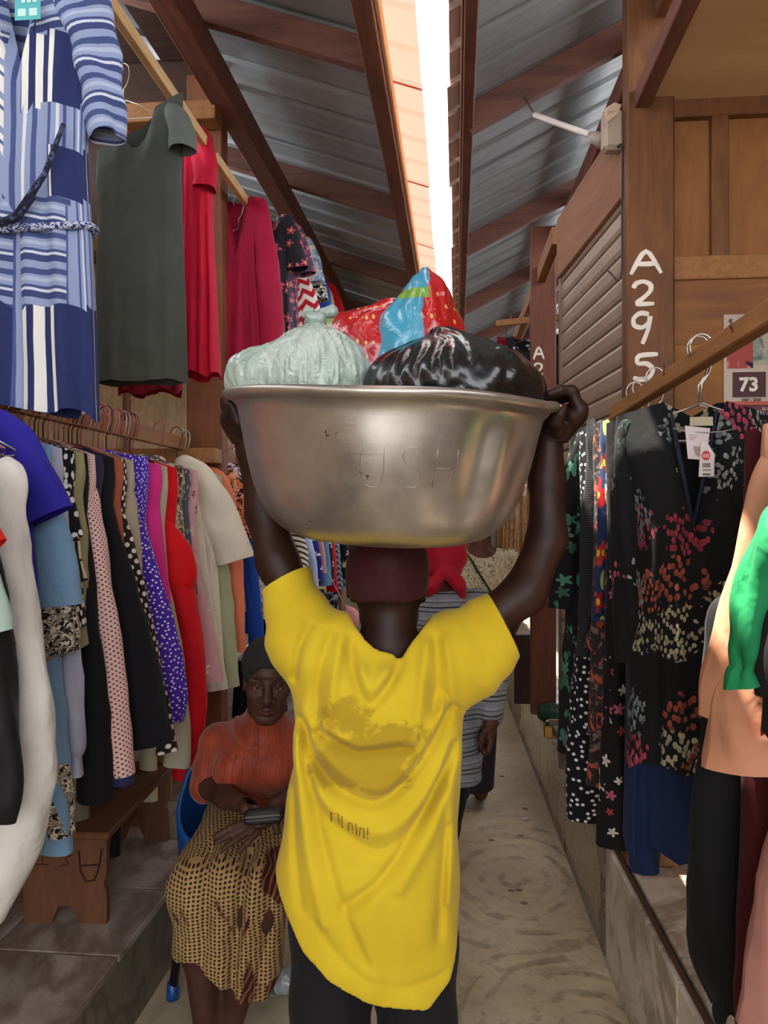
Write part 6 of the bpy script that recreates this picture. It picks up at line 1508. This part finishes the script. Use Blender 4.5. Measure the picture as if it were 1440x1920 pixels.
def card(name, pts, y, mat, parent):
    o0 = pt.location
    V = [on_y(a, b, y) - Vector(o0) for a, b in pts]; n = len(V); V2 = [v + Vector((0, 0.0012, 0)) for v in V]
    MB().add([tuple(v) for v in V + V2], [tuple(range(n)), tuple(range(2 * n - 1, n - 1, -1))] + [(i, n + i, n + (i + 1) % n, (i + 1) % n) for i in range(n)]).build(name, mat, parent)
M_paper = plain('#cbbfb8', 0.8)
card('care_label', [(1284, 798), (1332, 803), (1327, 835), (1312, 862), (1290, 860)], 1.752, plain('#c0b0b0', 0.8), pt)
card('price_card', [(1314, 830), (1326, 829), (1340, 852), (1339, 893), (1310, 894)], 1.748, M_paper, pt)
card('sticker', [(1324 + 8 * math.cos(t), 854 + 9 * math.sin(t)) for t in np.linspace(0, 2 * math.pi, 16, endpoint=False)], 1.7465, plain('#b3262a', 0.6), pt)
for k in range(5): card('barcode_bar', [(1318 + 3 * k, 868), (1319.4 + 3 * k, 868), (1319.4 + 3 * k, 876), (1318 + 3 * k, 876)], 1.7465, plain('#4a4440', 0.8), pt)
card('print_line', [(1318, 880), (1333, 880), (1333, 882), (1318, 882)], 1.7465, plain('#7a726c', 0.8), pt)
card('print_line', [(1318, 888), (1332, 888), (1332, 890.5), (1318, 890.5)], 1.7465, plain('#3a3430', 0.8), pt)
for k in range(3): card('sticker_mark', [(1319 + 4 * k, 851), (1321 + 4 * k, 851), (1321 + 4 * k, 858), (1319 + 4 * k, 858)], 1.7458, plain('#e6b8ac', 0.6), pt)
for k in range(3): card('print_line', [(1292, 815 + 4 * k), (1310 - 4 * k, 816 + 4 * k), (1310 - 4 * k, 817 + 4 * k), (1292, 816 + 4 * k)], 1.7508, plain('#8d7f80', 0.8), pt)
card('barcode_block', [(1300, 836), (1314, 838), (1312, 856), (1304, 852)], 1.7508, plain('#8a7c7a', 0.8), pt)
east(1.62, 'skirt', 'long black skirt falling to the marble tiles', 'skirt', solid('#0c0c0e', 0.85, 0.3), 0.08, 0.95, [tube([(1370, 1150, 40), (1360, 1400, 46), (1350, 1600, 58), (1355, 1760, 66), (1395, 1860, 60)], name='side_panel', flat=0.8)], px=1440, ytop=1020, seed=210, slope=0.05, nfront=0, nback=0, prof=[(0, 0.06), (1, 0.11)])
east(1.52, 'dress', 'dark maroon velvet dress beside the long black skirt', 'dress', solid('#3c050c', 0.85, 0.2), 0.10, 1.25, [tube([(1440, 880, 24), (1432, 980, 26), (1428, 1150, 26)]), tube([(1440, 1300, 40), (1438, 1600, 48), (1436, 1920, 50)], name='skirt')], px=1500, ytop=800, seed=211)
east(1.46, 'dress', 'peach chiffon dress with a flared hem', 'dress', solid('#b98264', 0.75, 0.3), 0.12, 0.56, [tube([(1468, 870, 40), (1440, 960, 42), (1412, 1100, 50), (1385, 1250, 62), (1372, 1350, 58)], flat=0.7), tube([(1450, 1100, 60), (1425, 1260, 80), (1412, 1360, 92), (1418, 1425, 96)], name='skirt_tier', flat=0.6, dy=-0.03, wr=0.01)], px=1560, ytop=780, seed=212)
east(1.42, 'dress', 'blush pink long dress whose hem falls at the frame edge', 'dress', solid('#a8766a', 0.8, 0.3), 0.10, 1.2, [tube([(1510, 1440, 40), (1476, 1650, 50), (1448, 1930, 56)], name='skirt')], px=1580, ytop=800, seed=213)
east(1.30, 'blouse', 'black blouse with red poppies and an emerald puff sleeve', 'blouse', m_red_poppy, 0.12, 0.45, [tube([(1470, 980, 46), (1440, 1060, 46), (1412, 1150, 38), (1400, 1220, 30), (1398, 1252, 16), (1396, 1262, 24), (1402, 1285, 34)], solid('#0d7040', 0.7, 0.6), wr=0.01), tube([(1470, 1150, 50), (1455, 1230, 52), (1462, 1300, 46)], name='front_panel', dy=-0.01)], px=1590, ytop=860, seed=214)
for Y, lb in ((1.85, 'thin wire hanger of the flowered wrap dress'), (1.87, 'second wire hook beside the wrap dress hanger'), (2.2, 'wire hanger of the embroidered jacket'), (2.4, 'wire hanger of the polka dot dress'), (2.33, 'white plastic hanger of the ribbed cardigan')):
    p = rail_at(Y); hanger((p.x, p.y, p.z - 0.0), M_wire if Y != 2.33 else plain('#c9c4b8', 0.4), lb, 'hangers on the slanting rail')
# calendar on the partition
cp = on_y(1400, 680, 2.632); cal = empty('calendar', cp); tag(cal, 'wall calendar with a maroon 73 panel behind the wrap dress', 'calendar')
def calb(name, px0, py0, px1, py1, y, mat):
    a_ = on_y(px0, py0, y) - cp; b_ = on_y(px1, py1, y) - cp
    return MB().box(a_.x, b_.x, a_.y, a_.y + 0.0015, min(a_.z, b_.z), max(a_.z, b_.z)).build(name, mat, cal)
calb('sheet', 1357, 590, 1480, 800, 2.632, plain('#b3a294', 0.7))
calb('photo_panel', 1363, 640, 1412, 690, 2.630, blotch('#9a4a44', ['#c27a72', '#2a2038'], 9, 0.55))
calb('figure_panel', 1412, 622, 1475, 682, 2.630, blotch('#a29a88', ['#7f8a80', '#5d6a68'], 12, 0.5))
pnl = calb('number_panel', 1374, 698, 1436, 744, 2.629, plain('#3d0f1a', 0.6))
calb('red_band', 1357, 756, 1480, 800, 2.630, plain('#5a1620', 0.6))
calb('rule', 1357, 753, 1480, 758, 2.6295, plain('#b0503c', 0.6))
def put_text(body, px, py, size, y, mat, bold=0.0, parent=cal):
    me = text_mesh(body, size, 0.0006, bold); me.materials.clear(); me.materials.append(mat)
    p = on_y(px, py, y) - cp
    o = obj('lettering', me, None, parent, p); o.rotation_euler = (math.radians(90), 0, 0); return o
put_text('73', 1404, 722, 0.062, 2.6285, plain('#d8ccc0', 0.7), 0.0022)
put_text('AGE', 1404, 704, 0.012, 2.6285, plain('#6a3a40', 0.7))
put_text('1947 - 2020', 1408, 750, 0.013, 2.6300, plain('#3a332c', 0.7), 0.0003)
put_text('BUS', 1436, 767, 0.014, 2.6285, plain('#c9a89c', 0.7))
# ceiling-hung tube and plastic junction box above the fascia
tl_ = empty('tube_lamp', P(1140, 245, 2.62)); tag(tl_, 'thin white lamp tube with socket reaching out under the roof', 'lamp')
o0 = tl_.location
MB().tube([P(1003, 215, 3.1) - o0, P(1050, 233, 2.95) - o0, P(1108, 254, 2.75) - o0], 0.011, 10).build('tube', plain('#d8cfc8', 0.4), tl_, True)
MB().tube([P(983, 183, 3.15) - o0, P(1003, 215, 3.1) - o0], 0.004, 8).build('bracket', plain('#3a3434', 0.5), tl_, True)
MB().tube([P(1106, 253, 2.76) - o0, P(1116, 258, 2.73) - o0, P(1132, 266, 2.66) - o0], [0.012, 0.022, 0.026], 12).build('socket', plain('#9a8c80', 0.4), tl_, True)
bx = empty('junction_box', P(1150, 245, 2.60)); tag(bx, 'grey-white plastic junction box with torn cover above the shutter', 'box')
o0 = bx.location
MB().frame_box(P(1148, 248, 2.62) - o0, Vector((1, 0.06, 0)).normalized(), Vector((-0.06, 1, 0)).normalized(), Vector((0, 0, 1)), 0.034, 0.03, 0.068, 0.012).build('case', plain('#a2907e', 0.5), bx)
MB().add([tuple(P(1136, 232, 2.585) - o0), tuple(P(1132, 205, 2.6) - o0), tuple(P(1152, 192, 2.6) - o0), tuple(P(1166, 196, 2.6) - o0), tuple(P(1158, 214, 2.585) - o0)], [(0, 1, 2, 3, 4)]).build('torn_flap', plain('#c2a48c', 0.6), bx)
MB().tube([P(1158, 276, 2.585) - o0, P(1165, 270, 2.585) - o0], 0.004, 6).build('cable_slot', plain('#2a2420', 0.6), bx)
cw = obj('cable', MB().tube(curve([P(1180, 150, 2.7), P(1176, 200, 2.63), P(1168, 260, 2.6), P(1166, 400, 2.59), P(1164, 520, 2.59), P(1140, 508, 2.62)], 5), 0.003, 6).mesh('cable', plain('#3a2a2a', 0.5), True)); tag(cw, 'thin dark cable running down the post painted A295', 'cable')

# ------------------------------------------------------------ farther stalls on the east side
def farx(Y, px, ytop, ybot, W, name, label, mat, seed, rz=0.0, **kw):
    p = on_y(px, ytop, Y); L = p.z - on_y(px, ybot, Y).z
    return garment(name, label, name, (p.x, Y, p.z + 0.08), mat, W, L, seed=seed, rz=rz, group='clothes at the stall past the shutter', **kw)
g_cov = G('clear_brown_cover'); vv = g_cov.tc.outputs['UV']
M_cover = g_cov.finish(g_cov.ramp(g_cov.noise(vv, 9, 4), [(0.3, '#8a6238'), (0.7, '#b08452')]), 0.18, g_cov.noise(vv, 14, 3, 0.5, 1.0), 0.6, 0.03, Coat_Weight=0.6)
farx(4.30, 968, 860, 1100, 0.10, 'coat', 'tan coat in a shiny clear plastic cover by the raised arm', M_cover, 301, dep=0.05)
farx(4.75, 946, 880, 1060, 0.075, 'blouse', 'silver grey blouse with a beaded black edge', solid('#9a9690', 0.6), 302)
farx(4.95, 930, 880, 1060, 0.08, 'blouse', 'mauve blouse behind the beaded grey one', solid('#7d6663', 0.7), 303)
m = MB(); 
for i in range(12):
    p = on_y(938 - 0.6 * i, 935 + 9 * i, 4.69); m.frame_box(p, Vector((1, 0, 0)), Vector((0, 1, 0)), Vector((0, 0, 1)), 0.006, 0.003, 0.010)
bd = m.build('beaded_edge', plain('#141212', 0.4)); bp_ = [o for o in bpy.data.objects if o.get('label') == 'silver grey blouse with a beaded black edge'][0]; bd.parent = bp_; bd.matrix_parent_inverse = Matrix.Translation(-Vector(bp_.location))
m_spark = dots('#0f0f13', '#c9ccd4', 16, 0.10, 1.0)
farx(4.85, 985, 632, 800, 0.115, 'dress', 'black sequinned dress hung behind the post painted A297', m_spark, 304, slope=0.2)
farx(5.0, 950, 628, 760, 0.06, 'dress', 'crimson dress edge beside the black sequinned one', solid('#8a0f22'), 305)
farx(4.72, 1052, 620, 800, 0.06, 'dress', 'navy black dress between the A297 post and the shutter', solid('#0f1016'), 306)
def hk(Y, px, yt): return on_y(px, yt, Y) + Vector((0, 0, 0.08))
for (Y, px, yt, lb) in ((4.30, 968, 860, 'hanger of the tan coat in the plastic cover'), (4.75, 946, 880, 'hanger of the silver grey blouse'), (4.95, 930, 880, 'hanger of the mauve blouse'), (4.85, 985, 632, 'hanger of the black sequinned dress'), (5.0, 950, 628, 'hanger of the crimson dress under the roof'), (4.72, 1052, 620, 'hanger of the navy black dress by the shutter')):
    hanger(hk(Y, px, yt) + Vector((0, 0, 0.03)), M_wire_dark, lb, 'hangers at the stall past the shutter')
fr1 = empty('clothes_rail', hk(4.30, 968, 860)); tag(fr1, 'wooden rail over the plastic covered coat past the shutter', 'rail')
q_ = hk(4.95, 930, 880) - Vector(fr1.location); MB().beam(q_ * -0.3, q_ * 1.4, 0.025, 0.04).build('lath', M_lath_r, fr1)
fr2 = empty('clothes_rail', hk(4.72, 1052, 620)); tag(fr2, 'short rail under the roof behind the post painted A297', 'rail')
q_ = hk(5.0, 950, 628) - Vector(fr2.location); MB().beam(q_ * -0.1, q_ * 1.2, 0.025, 0.04).build('lath', M_lath_r, fr2)
# board, bundle and folded stock on the far plinth
bo = MB().box(-0.09, 0.09, -0.015, 0.015, 0, 0.42, 0.004).build('plywood_board', wood('#2c170e', '#43261a', 1, 0.7, 'Z')); bo.location = (on_y(992, 1200, 4.75).x, 4.75, 0.432); tag(bo, 'dark plywood board standing on the far plinth', 'board')
fgp = Field((-0.3, -0.25, -0.02), (0.3, 0.25, 0.16), 0.01); fgp.ell((0, 0, 0.02), (0.2, 0.16, 0.06), 0.0); fgp.ell((0.08, -0.05, 0.05), (0.12, 0.1, 0.04), 0.03); fgp.ell((-0.1, 0.05, 0.04), (0.1, 0.1, 0.05), 0.03)
X, Y_, Z = fgp.ax[0][:, None, None], fgp.ax[1][None, :, None], fgp.ax[2][None, None, :]
fgp.D -= (0.008 * np.sin(32 * X + 20 * Y_) * np.sin(26 * Y_ - 10 * X + 40 * Z)).astype(np.float32); fgp.D = np.maximum(fgp.D, -Z - 0.0 + 0 * X + 0 * Y_).astype(np.float32)
gp = solid_obj('folded_cloth', fgp, solid('#1d3a2e'), None, (0, 0, 0)); gp.scale = (0.7, 0.8, 0.9); gp.location = (on_y(1000, 1240, 4.45).x + 0.16, 4.4, 0.43); tag(gp, 'dark green cloth crumpled on the far plinth', 'cloth')
# clear plastic sheet over the far plinth edge
def mat_clear():
    g = G('clear_film'); v = g.tc.outputs['UV']
    gl = g.n('BsdfGlossy', {'Color': (0.9, 0.88, 0.84, 1), 'Roughness': 0.12}); tr = g.n('BsdfTransparent', {'Color': (0.93, 0.92, 0.9, 1)})
    bn = g.n('Bump', {'Strength': 0.6, 'Distance': 0.03, 'Height': g.noise(g.mapv(v, (12, 4, 1)), 2.0, 4, 0.6, 1.0)}); g.t.links.new(bn.outputs[0], gl.inputs['Normal'])
    fr = g.n('LayerWeight', {'Blend': 0.35}); g.t.links.new(bn.outputs[0], fr.inputs['Normal'])
    mx = g.n('MixShader'); g.t.links.new(g.m('ADD', g.m('MULTIPLY', fr.outputs[0], 0.55), 0.06), mx.inputs[0]); g.t.links.new(tr.outputs[0], mx.inputs[1]); g.t.links.new(gl.outputs[0], mx.inputs[2])
    g.t.links.new(mx.outputs[0], g.out.inputs[0]); return g.mat
M_clear = mat_clear()
ny, nn = 60, 16; V = []; U = []; rs = np.random.RandomState(4)
for i in range(ny):
    y = 2.85 + 2.6 * i / (ny - 1)
    for j in range(nn):
        t = j / (nn - 1) * 0.62; w1 = 0.006 * math.sin(y * 17 + j) + 0.004 * math.sin(y * 41 + 2 * j)
        if t < 0.34: x = kx(y) - 0.014 + w1; z = 0.09 + t + 0.01 * math.sin(9 * y) * (1 - t / 0.34)
        else: x = kx(y) - 0.01 + (t - 0.34); z = 0.437 + abs(w1)
        V.append((x, y, z)); U.append((y, t))
idx = np.arange(ny * nn).reshape(ny, nn); Fq = np.stack([idx[:-1, :-1], idx[1:, :-1], idx[1:, 1:], idx[:-1, 1:]], -1).reshape(-1, 4)
ps = obj('plastic_sheet', mesh_np('plastic_sheet', V, Fq, U), M_clear); tag(ps, 'clear plastic film draped over the stone plinth by the shutter', 'plastic sheet')

# ------------------------------------------------------------ bags in the basin
def bag_root(name, label, px, py, d):
    p = P(px, py, d); r = empty(name, p, YAW); tag(r, label, 'bag'); return r, C(px, py, d)
def crease(f, top, n=22, amp=0.004, seed=1, low=0.0):
    """creases running down from a gathered point"""
    X, Y_, Z = f.ax[0][:, None, None], f.ax[1][None, :, None], f.ax[2][None, None, :]
    a_ = np.arctan2(Y_ - top[1], X - top[0]); r = np.sqrt((X - top[0]) ** 2 + (Y_ - top[1]) ** 2) + 0 * Z
    rs = np.random.RandomState(seed); ph = rs.uniform(0, 6.28, 5)
    w = np.sin(n * a_ + 20 * Z + ph[0] + 2 * np.sin(3 * a_ + ph[1])) * np.clip(r / 0.05, 0, 1) + 0.7 * np.sin(n * 1.7 * a_ - 35 * Z + ph[2]) * np.clip(r / 0.08, 0, 1) + 0.6 * np.sin(60 * X + 45 * Z + ph[3]) * np.sin(52 * Z - 38 * Y_ + ph[4])
    f.D -= (amp * (np.abs(w) - 0.5)).astype(np.float32)
def mat_film(c0, c1, rough=0.25, ns=26.0):
    g = G('plastic_film'); v = g.tc.outputs['Object']
    n_ = g.noise(v, ns, 3, 0.5, 1.2); b = g.noise(v, 7, 3)
    return g.finish(g.ramp(b, [(0.3, c0), (0.7, c1)]), rough, n_, 0.55, 0.012, Specular_IOR_Level=0.7)
br, b0 = bag_root('plastic_bag', 'pale green knotted plastic bag in the metal basin', 570, 700, 1.48)
fg = Field(b0 - np.array([0.18, 0.15, 0.13]), b0 + np.array([0.17, 0.15, 0.15]), 0.0042)
fg.ell(C(592, 718, 1.46), (0.105, 0.10, 0.105), 0.0); fg.ell(C(500, 715, 1.50), (0.078, 0.09, 0.066), 0.03); fg.cap(C(592, 640, 1.46), C(592, 612, 1.46), 0.035, 0.014, 0.03)
crease(fg, C(592, 600, 1.46), 26, 0.0042, 3)
solid_obj('sack', fg, mat_film('#8fa296', '#b7c4ba', 0.22), br, b0)
fk2 = Field(C(592, 600, 1.46) - np.array([0.06, 0.04, 0.03]), C(592, 600, 1.46) + np.array([0.06, 0.04, 0.05]), 0.0028)
fk2.chain([C(578, 612, 1.46), C(584, 596, 1.445), C(600, 596, 1.445), C(606, 612, 1.46)], [0.008, 0.011, 0.011, 0.008], 0.006); fk2.chain([C(592, 606, 1.45), C(604, 588, 1.455), C(622, 584, 1.46)], [0.011, 0.009, 0.013], 0.006); fk2.chain([C(592, 606, 1.46), C(582, 586, 1.47), C(570, 592, 1.475)], [0.011, 0.009, 0.006], 0.006)
solid_obj('knot', fk2, mat_film('#7f948c', '#a5b4aa', 0.25), br, b0)
br, b0 = bag_root('plastic_bag', 'glossy black plastic bag bulging over the basin rim', 850, 700, 1.42)
fg = Field(b0 - np.array([0.20, 0.16, 0.10]), b0 + np.array([0.20, 0.18, 0.13]), 0.0045)
fg.ell(C(852, 735, 1.42), (0.165, 0.14, 0.088), 0.0); fg.cap(C(835, 690, 1.43), C(828, 634, 1.44), 0.07, 0.022, 0.06); fg.cap(C(850, 690, 1.42), C(950, 690, 1.44), 0.05, 0.03, 0.04); fg.cap(C(780, 700, 1.40), C(720, 705, 1.40), 0.05, 0.03, 0.03)
crease(fg, C(828, 625, 1.44), 8, 0.0042, 8)
solid_obj('sack', fg, mat_film('#0f1011', '#1c1d1e', 0.22, 9.0), br, b0)
def mat_berry(mode):
    g = G('strawberry_print'); v = g.tc.outputs['Object']; sp = g.n('SeparateXYZ', {0: v})
    seeds = g.n('TexVoronoi', {'Vector': g.mapv(v, (1, 0.5, 0.6)), 'Scale': 60.0, 'Randomness': 0.35}).outputs['Distance']
    red = g.ramp(g.noise(v, 12, 3), [(0.3, '#9c0d16'), (0.7, '#c01a20')])
    red = g.mix(g.step(g.m('SUBTRACT', 0.2, seeds), 0.0, 0.03), red, '#d8a860')
    nz = g.m('MULTIPLY', g.noise(v, 9, 3), 0.05)
    if mode == 'peak':
        e = g.m('ADD', g.m('ADD', sp.outputs[0], g.m('MULTIPLY', sp.outputs[2], -0.10)), nz); f = g.step(e, 0.03, 0.003)
        c = g.mix(f, '#3f93b0', red)
        gl = g.m('MULTIPLY', g.m('LESS_THAN', g.m('ABSOLUTE', g.m('SUBTRACT', sp.outputs[2], 0.060)), 0.012), g.m('LESS_THAN', g.m('ABSOLUTE', g.m('ADD', sp.outputs[0], 0.012)), 0.03))
        c = g.mix(gl, c, '#6f9a3c')
    else:
        e = g.m('ADD', g.m('ADD', g.m('MULTIPLY', sp.outputs[0], 0.8), g.m('MULTIPLY', sp.outputs[2], -0.5)), nz)
        c = g.mix(g.step(e, 0.085, 0.003), red, g.mix(g.step(e, 0.1, 0.003), '#e0c4c0', '#2f7f9c'))
        c = g.mix(g.m('LESS_THAN', e, -0.045), c, '#7d9a4a')
    return g.finish(c, 0.2, g.noise(v, 18, 4, 0.55, 1.0), 0.5, 0.014, Specular_IOR_Level=0.7, Coat_Weight=0.3)
br, b0 = bag_root('printed_bag', 'peaked blue bag printed with a strawberry standing tallest in the basin', 785, 620, 1.56)
fg = Field(b0 - np.array([0.13, 0.11, 0.16]), b0 + np.array([0.13, 0.11, 0.16]), 0.0045)
fg.chain([C(797, 506, 1.55), C(798, 560, 1.55), C(783, 640, 1.55), C(778, 720, 1.55)], [0.008, 0.046, 0.09, 0.10], 0.02)
fg.cap(C(800, 560, 1.58), C(845, 610, 1.58), 0.03, 0.025, 0.03); fg.D += 0
crease(fg, C(798, 500, 1.58), 7, 0.0035, 5)
solid_obj('sack', fg, mat_berry('peak'), br, b0)
br, b0 = bag_root('printed_bag', 'red strawberry printed bag lying between the green and blue bags', 685, 640, 1.57)
fg = Field(b0 - np.array([0.14, 0.11, 0.12]), b0 + np.array([0.14, 0.11, 0.11]), 0.0045)
fg.chain([C(628, 632, 1.58), C(670, 650, 1.57), C(722, 612, 1.58), C(738, 578, 1.58)], [0.045, 0.066, 0.042, 0.018], 0.04); fg.cap(C(690, 670, 1.56), C(690, 730, 1.56), 0.075, 0.08, 0.03)
crease(fg, C(752, 570, 1.56), 8, 0.003, 6)
solid_obj('sack', fg, mat_berry('flat'), br, b0)

# ------------------------------------------------------------ small things on the ground
bn_ = empty('bench', (on_y(122, 1750, 2.36).x, 2.36, 0.2815), 0.06); tag(bn_, 'low brown wooden bench with notched end panel under the hanging clothes', 'bench')
M_bench = wood('#4c2a12', '#6b3f1c', 1.0, 0.7, 'Z')
prof_ = [(-0.135, 0), (-0.045, 0), (-0.02, 0.055), (0.02, 0.055), (0.045, 0), (0.135, 0), (0.135, 0.10), (0.125, 0.13), (0.135, 0.16), (0.135, 0.275), (-0.135, 0.275)]
for yy in (0.0, 0.62):
    V = [(x, yy, z) for x, z in prof_] + [(x, yy + 0.025, z) for x, z in prof_]; n = len(prof_)
    MB().add(V, [tuple(range(n)), tuple(range(2 * n - 1, n - 1, -1))] + [(i, n + i, n + (i + 1) % n, (i + 1) % n) for i in range(n)]).build('end_panel', M_bench, bn_)
MB().box(-0.15, 0.15, -0.02, 0.68, 0.276, 0.30, 0.004).build('seat_plank', M_bench, bn_)
MB().box(-0.012, 0.012, 0.02, 0.62, 0.10, 0.16, 0.003).build('stretcher', M_bench, bn_)
mk = plain('#24140a', 0.9)
m = MB(); m.tube([(0.045, -0.001, 0.235), (0.05, -0.001, 0.17), (0.07, -0.001, 0.135), (0.095, -0.001, 0.14), (0.11, -0.001, 0.18), (0.12, -0.001, 0.24)], 0.003, 5); m.tube([(0.05, -0.001, 0.185), (0.108, -0.001, 0.19)], 0.0025, 5); m.build('painted_letter', mk, bn_, True)
for k, ln in enumerate(([(-0.09, 0.225), (-0.055, 0.226)], [(-0.072, 0.225), (-0.075, 0.19)], [(-0.095, 0.188), (-0.05, 0.187)], [(-0.03, 0.222), (0.0, 0.23), (0.02, 0.22), (0.0, 0.205), (0.012, 0.19), (-0.02, 0.183)])):
    m = MB(); m.tube([(x, -0.0005, z) for x, z in curve(ln, 4)], 0.0018, 5); m.build('painted_stroke', plain('#38200f', 0.9), bn_, True)
def scrap(name, label, px, py, pts, mat, z=0.004, wave=0.004):
    d = 1.6 * FPX / (py - 960); p = P(px, py, d); V = [(x * 0.01, y * 0.01, z + wave * (1 + math.sin(3 * x + y))) for x, y in pts]; n = len(V)
    o = MB().add(V + [(a, b, c - 0.002) for a, b, c in V], [tuple(range(n)), tuple(range(2 * n - 1, n - 1, -1))] + [(i, n + i, n + (i + 1) % n, (i + 1) % n) for i in range(n)]).build(name, mat); o.location = (p.x, p.y, 0.002); tag(o, label, 'litter')
scrap('paper_scrap', 'small white paper scrap on the concrete lane', 986, 1538, [(-1.8, -1), (1.2, -1.4), (2, 0.4), (0.3, 1.5), (-1.5, 0.9)], plain('#d6d0c4', 0.8))
scrap('paper_scrap', 'pale green paper scrap by the chair foot', 516, 1866, [(-1.6, -1.8), (1.3, -2.2), (2.2, 0.6), (0.5, 2.4), (-1.8, 1.6)], plain('#8fa89a', 0.8))
for i in range(9):
    px, py = R.uniform(905, 1010), R.uniform(1440, 1700)
    scrap('gum_spot', 'flat dark gum spot trodden into the concrete lane', px, py, [(1.5 * R.uniform(0.9, 1.1) * math.cos(t), 1.1 * R.uniform(0.9, 1.1) * math.sin(t)) for t in np.linspace(0, 6.28, 15)[:-1]], plain('#7d705c', 0.7), 0.0008, 0.0)
    bpy.data.objects[-1]['group'] = 'gum spots' if False else 'gum spots'
for o in bpy.data.objects:
    if o.get('label', '').startswith('flat dark gum'): o['group'] = 'gum spots on the lane'
fcb = Field((-0.07, -0.06, -0.01), (0.07, 0.06, 0.10), 0.005); fcb.ell((0, 0, 0.035), (0.045, 0.04, 0.04), 0.0); fcb.cap((0.01, 0, 0.06), (0.02, 0.01, 0.085), 0.02, 0.006, 0.02); crease(fcb, (0.02, 0.01, 0.09), 9, 0.006, 2)
cb = solid_obj('plastic_bag', fcb, mat_film('#8d9294', '#b4b9ba', 0.2), None, (0, 0, 0)); d = 1.52 * FPX / (1825 - 960); p = P(535, 1825, 2.56); cb.location = (p.x, p.y, 0.006); tag(cb, 'crumpled clear grey plastic bag dropped beside the chair leg', 'bag')
# pale pink padded piece on the far plinth of the packed row
fpk = Field((-0.12, -0.1, -0.1), (0.12, 0.1, 0.12), 0.007); fpk.ell((0, 0, 0), (0.075, 0.06, 0.085), 0.0); fpk.cap((0, 0, 0.05), (-0.03, 0, 0.095), 0.03, 0.012, 0.03); crease(fpk, (-0.03, 0, 0.1), 6, 0.003, 9)
pkb = solid_obj('cloth_bundle', fpk, solid('#d98f92', 0.8), None, (0, 0, 0)); pkb.location = P(656, 1160, 5.9); MB().tube([(-0.03, 0, 0.09), (-0.25, 0.0, 0.5), (RX - pkb.location.x, 0, RZ - pkb.location.z)], 0.003, 5).build('cord', plain('#c9b8b0', 0.8), pkb, True); tag(pkb, 'pale pink padded bundle hanging low in the far row', 'bundle')
# lower tier at the far end of the west row
for i, (Y, px, y0, y1, W, lb, mt) in enumerate([(5.0, 560, 1100, 1230, 0.09, 'black blouse with red poppies low in the far row', flowers('#151214', ['#b01a20', '#d8c8b0'], 14, 0.5, 0.3)), (5.5, 590, 1105, 1240, 0.09, 'dark slate skirt low in the far row', solid('#2a2c34')), (6.2, 618, 1110, 1240, 0.09, 'black and white marbled skirt low in the far row', blotch('#1a1a20', ['#8a8890'], 20, 0.55)), (4.3, 505, 1180, 1330, 0.1, 'navy skirt hanging low behind the seated person', solid('#10182e')), (3.9, 470, 1240, 1340, 0.1, 'black skirt hanging low behind the seated person', solid('#0e0e12'))]):
    p = on_y(px, y0, Y); garment('skirt', lb, 'skirt', (p.x, Y, p.z + 0.1), mt, W, p.z - on_y(px, y1, Y).z, prof=[(0, W * 0.8), (1, W)], seed=400 + i, slope=0.03, nfront=0, nback=0, ht=0.1, group='low tier in the far row')
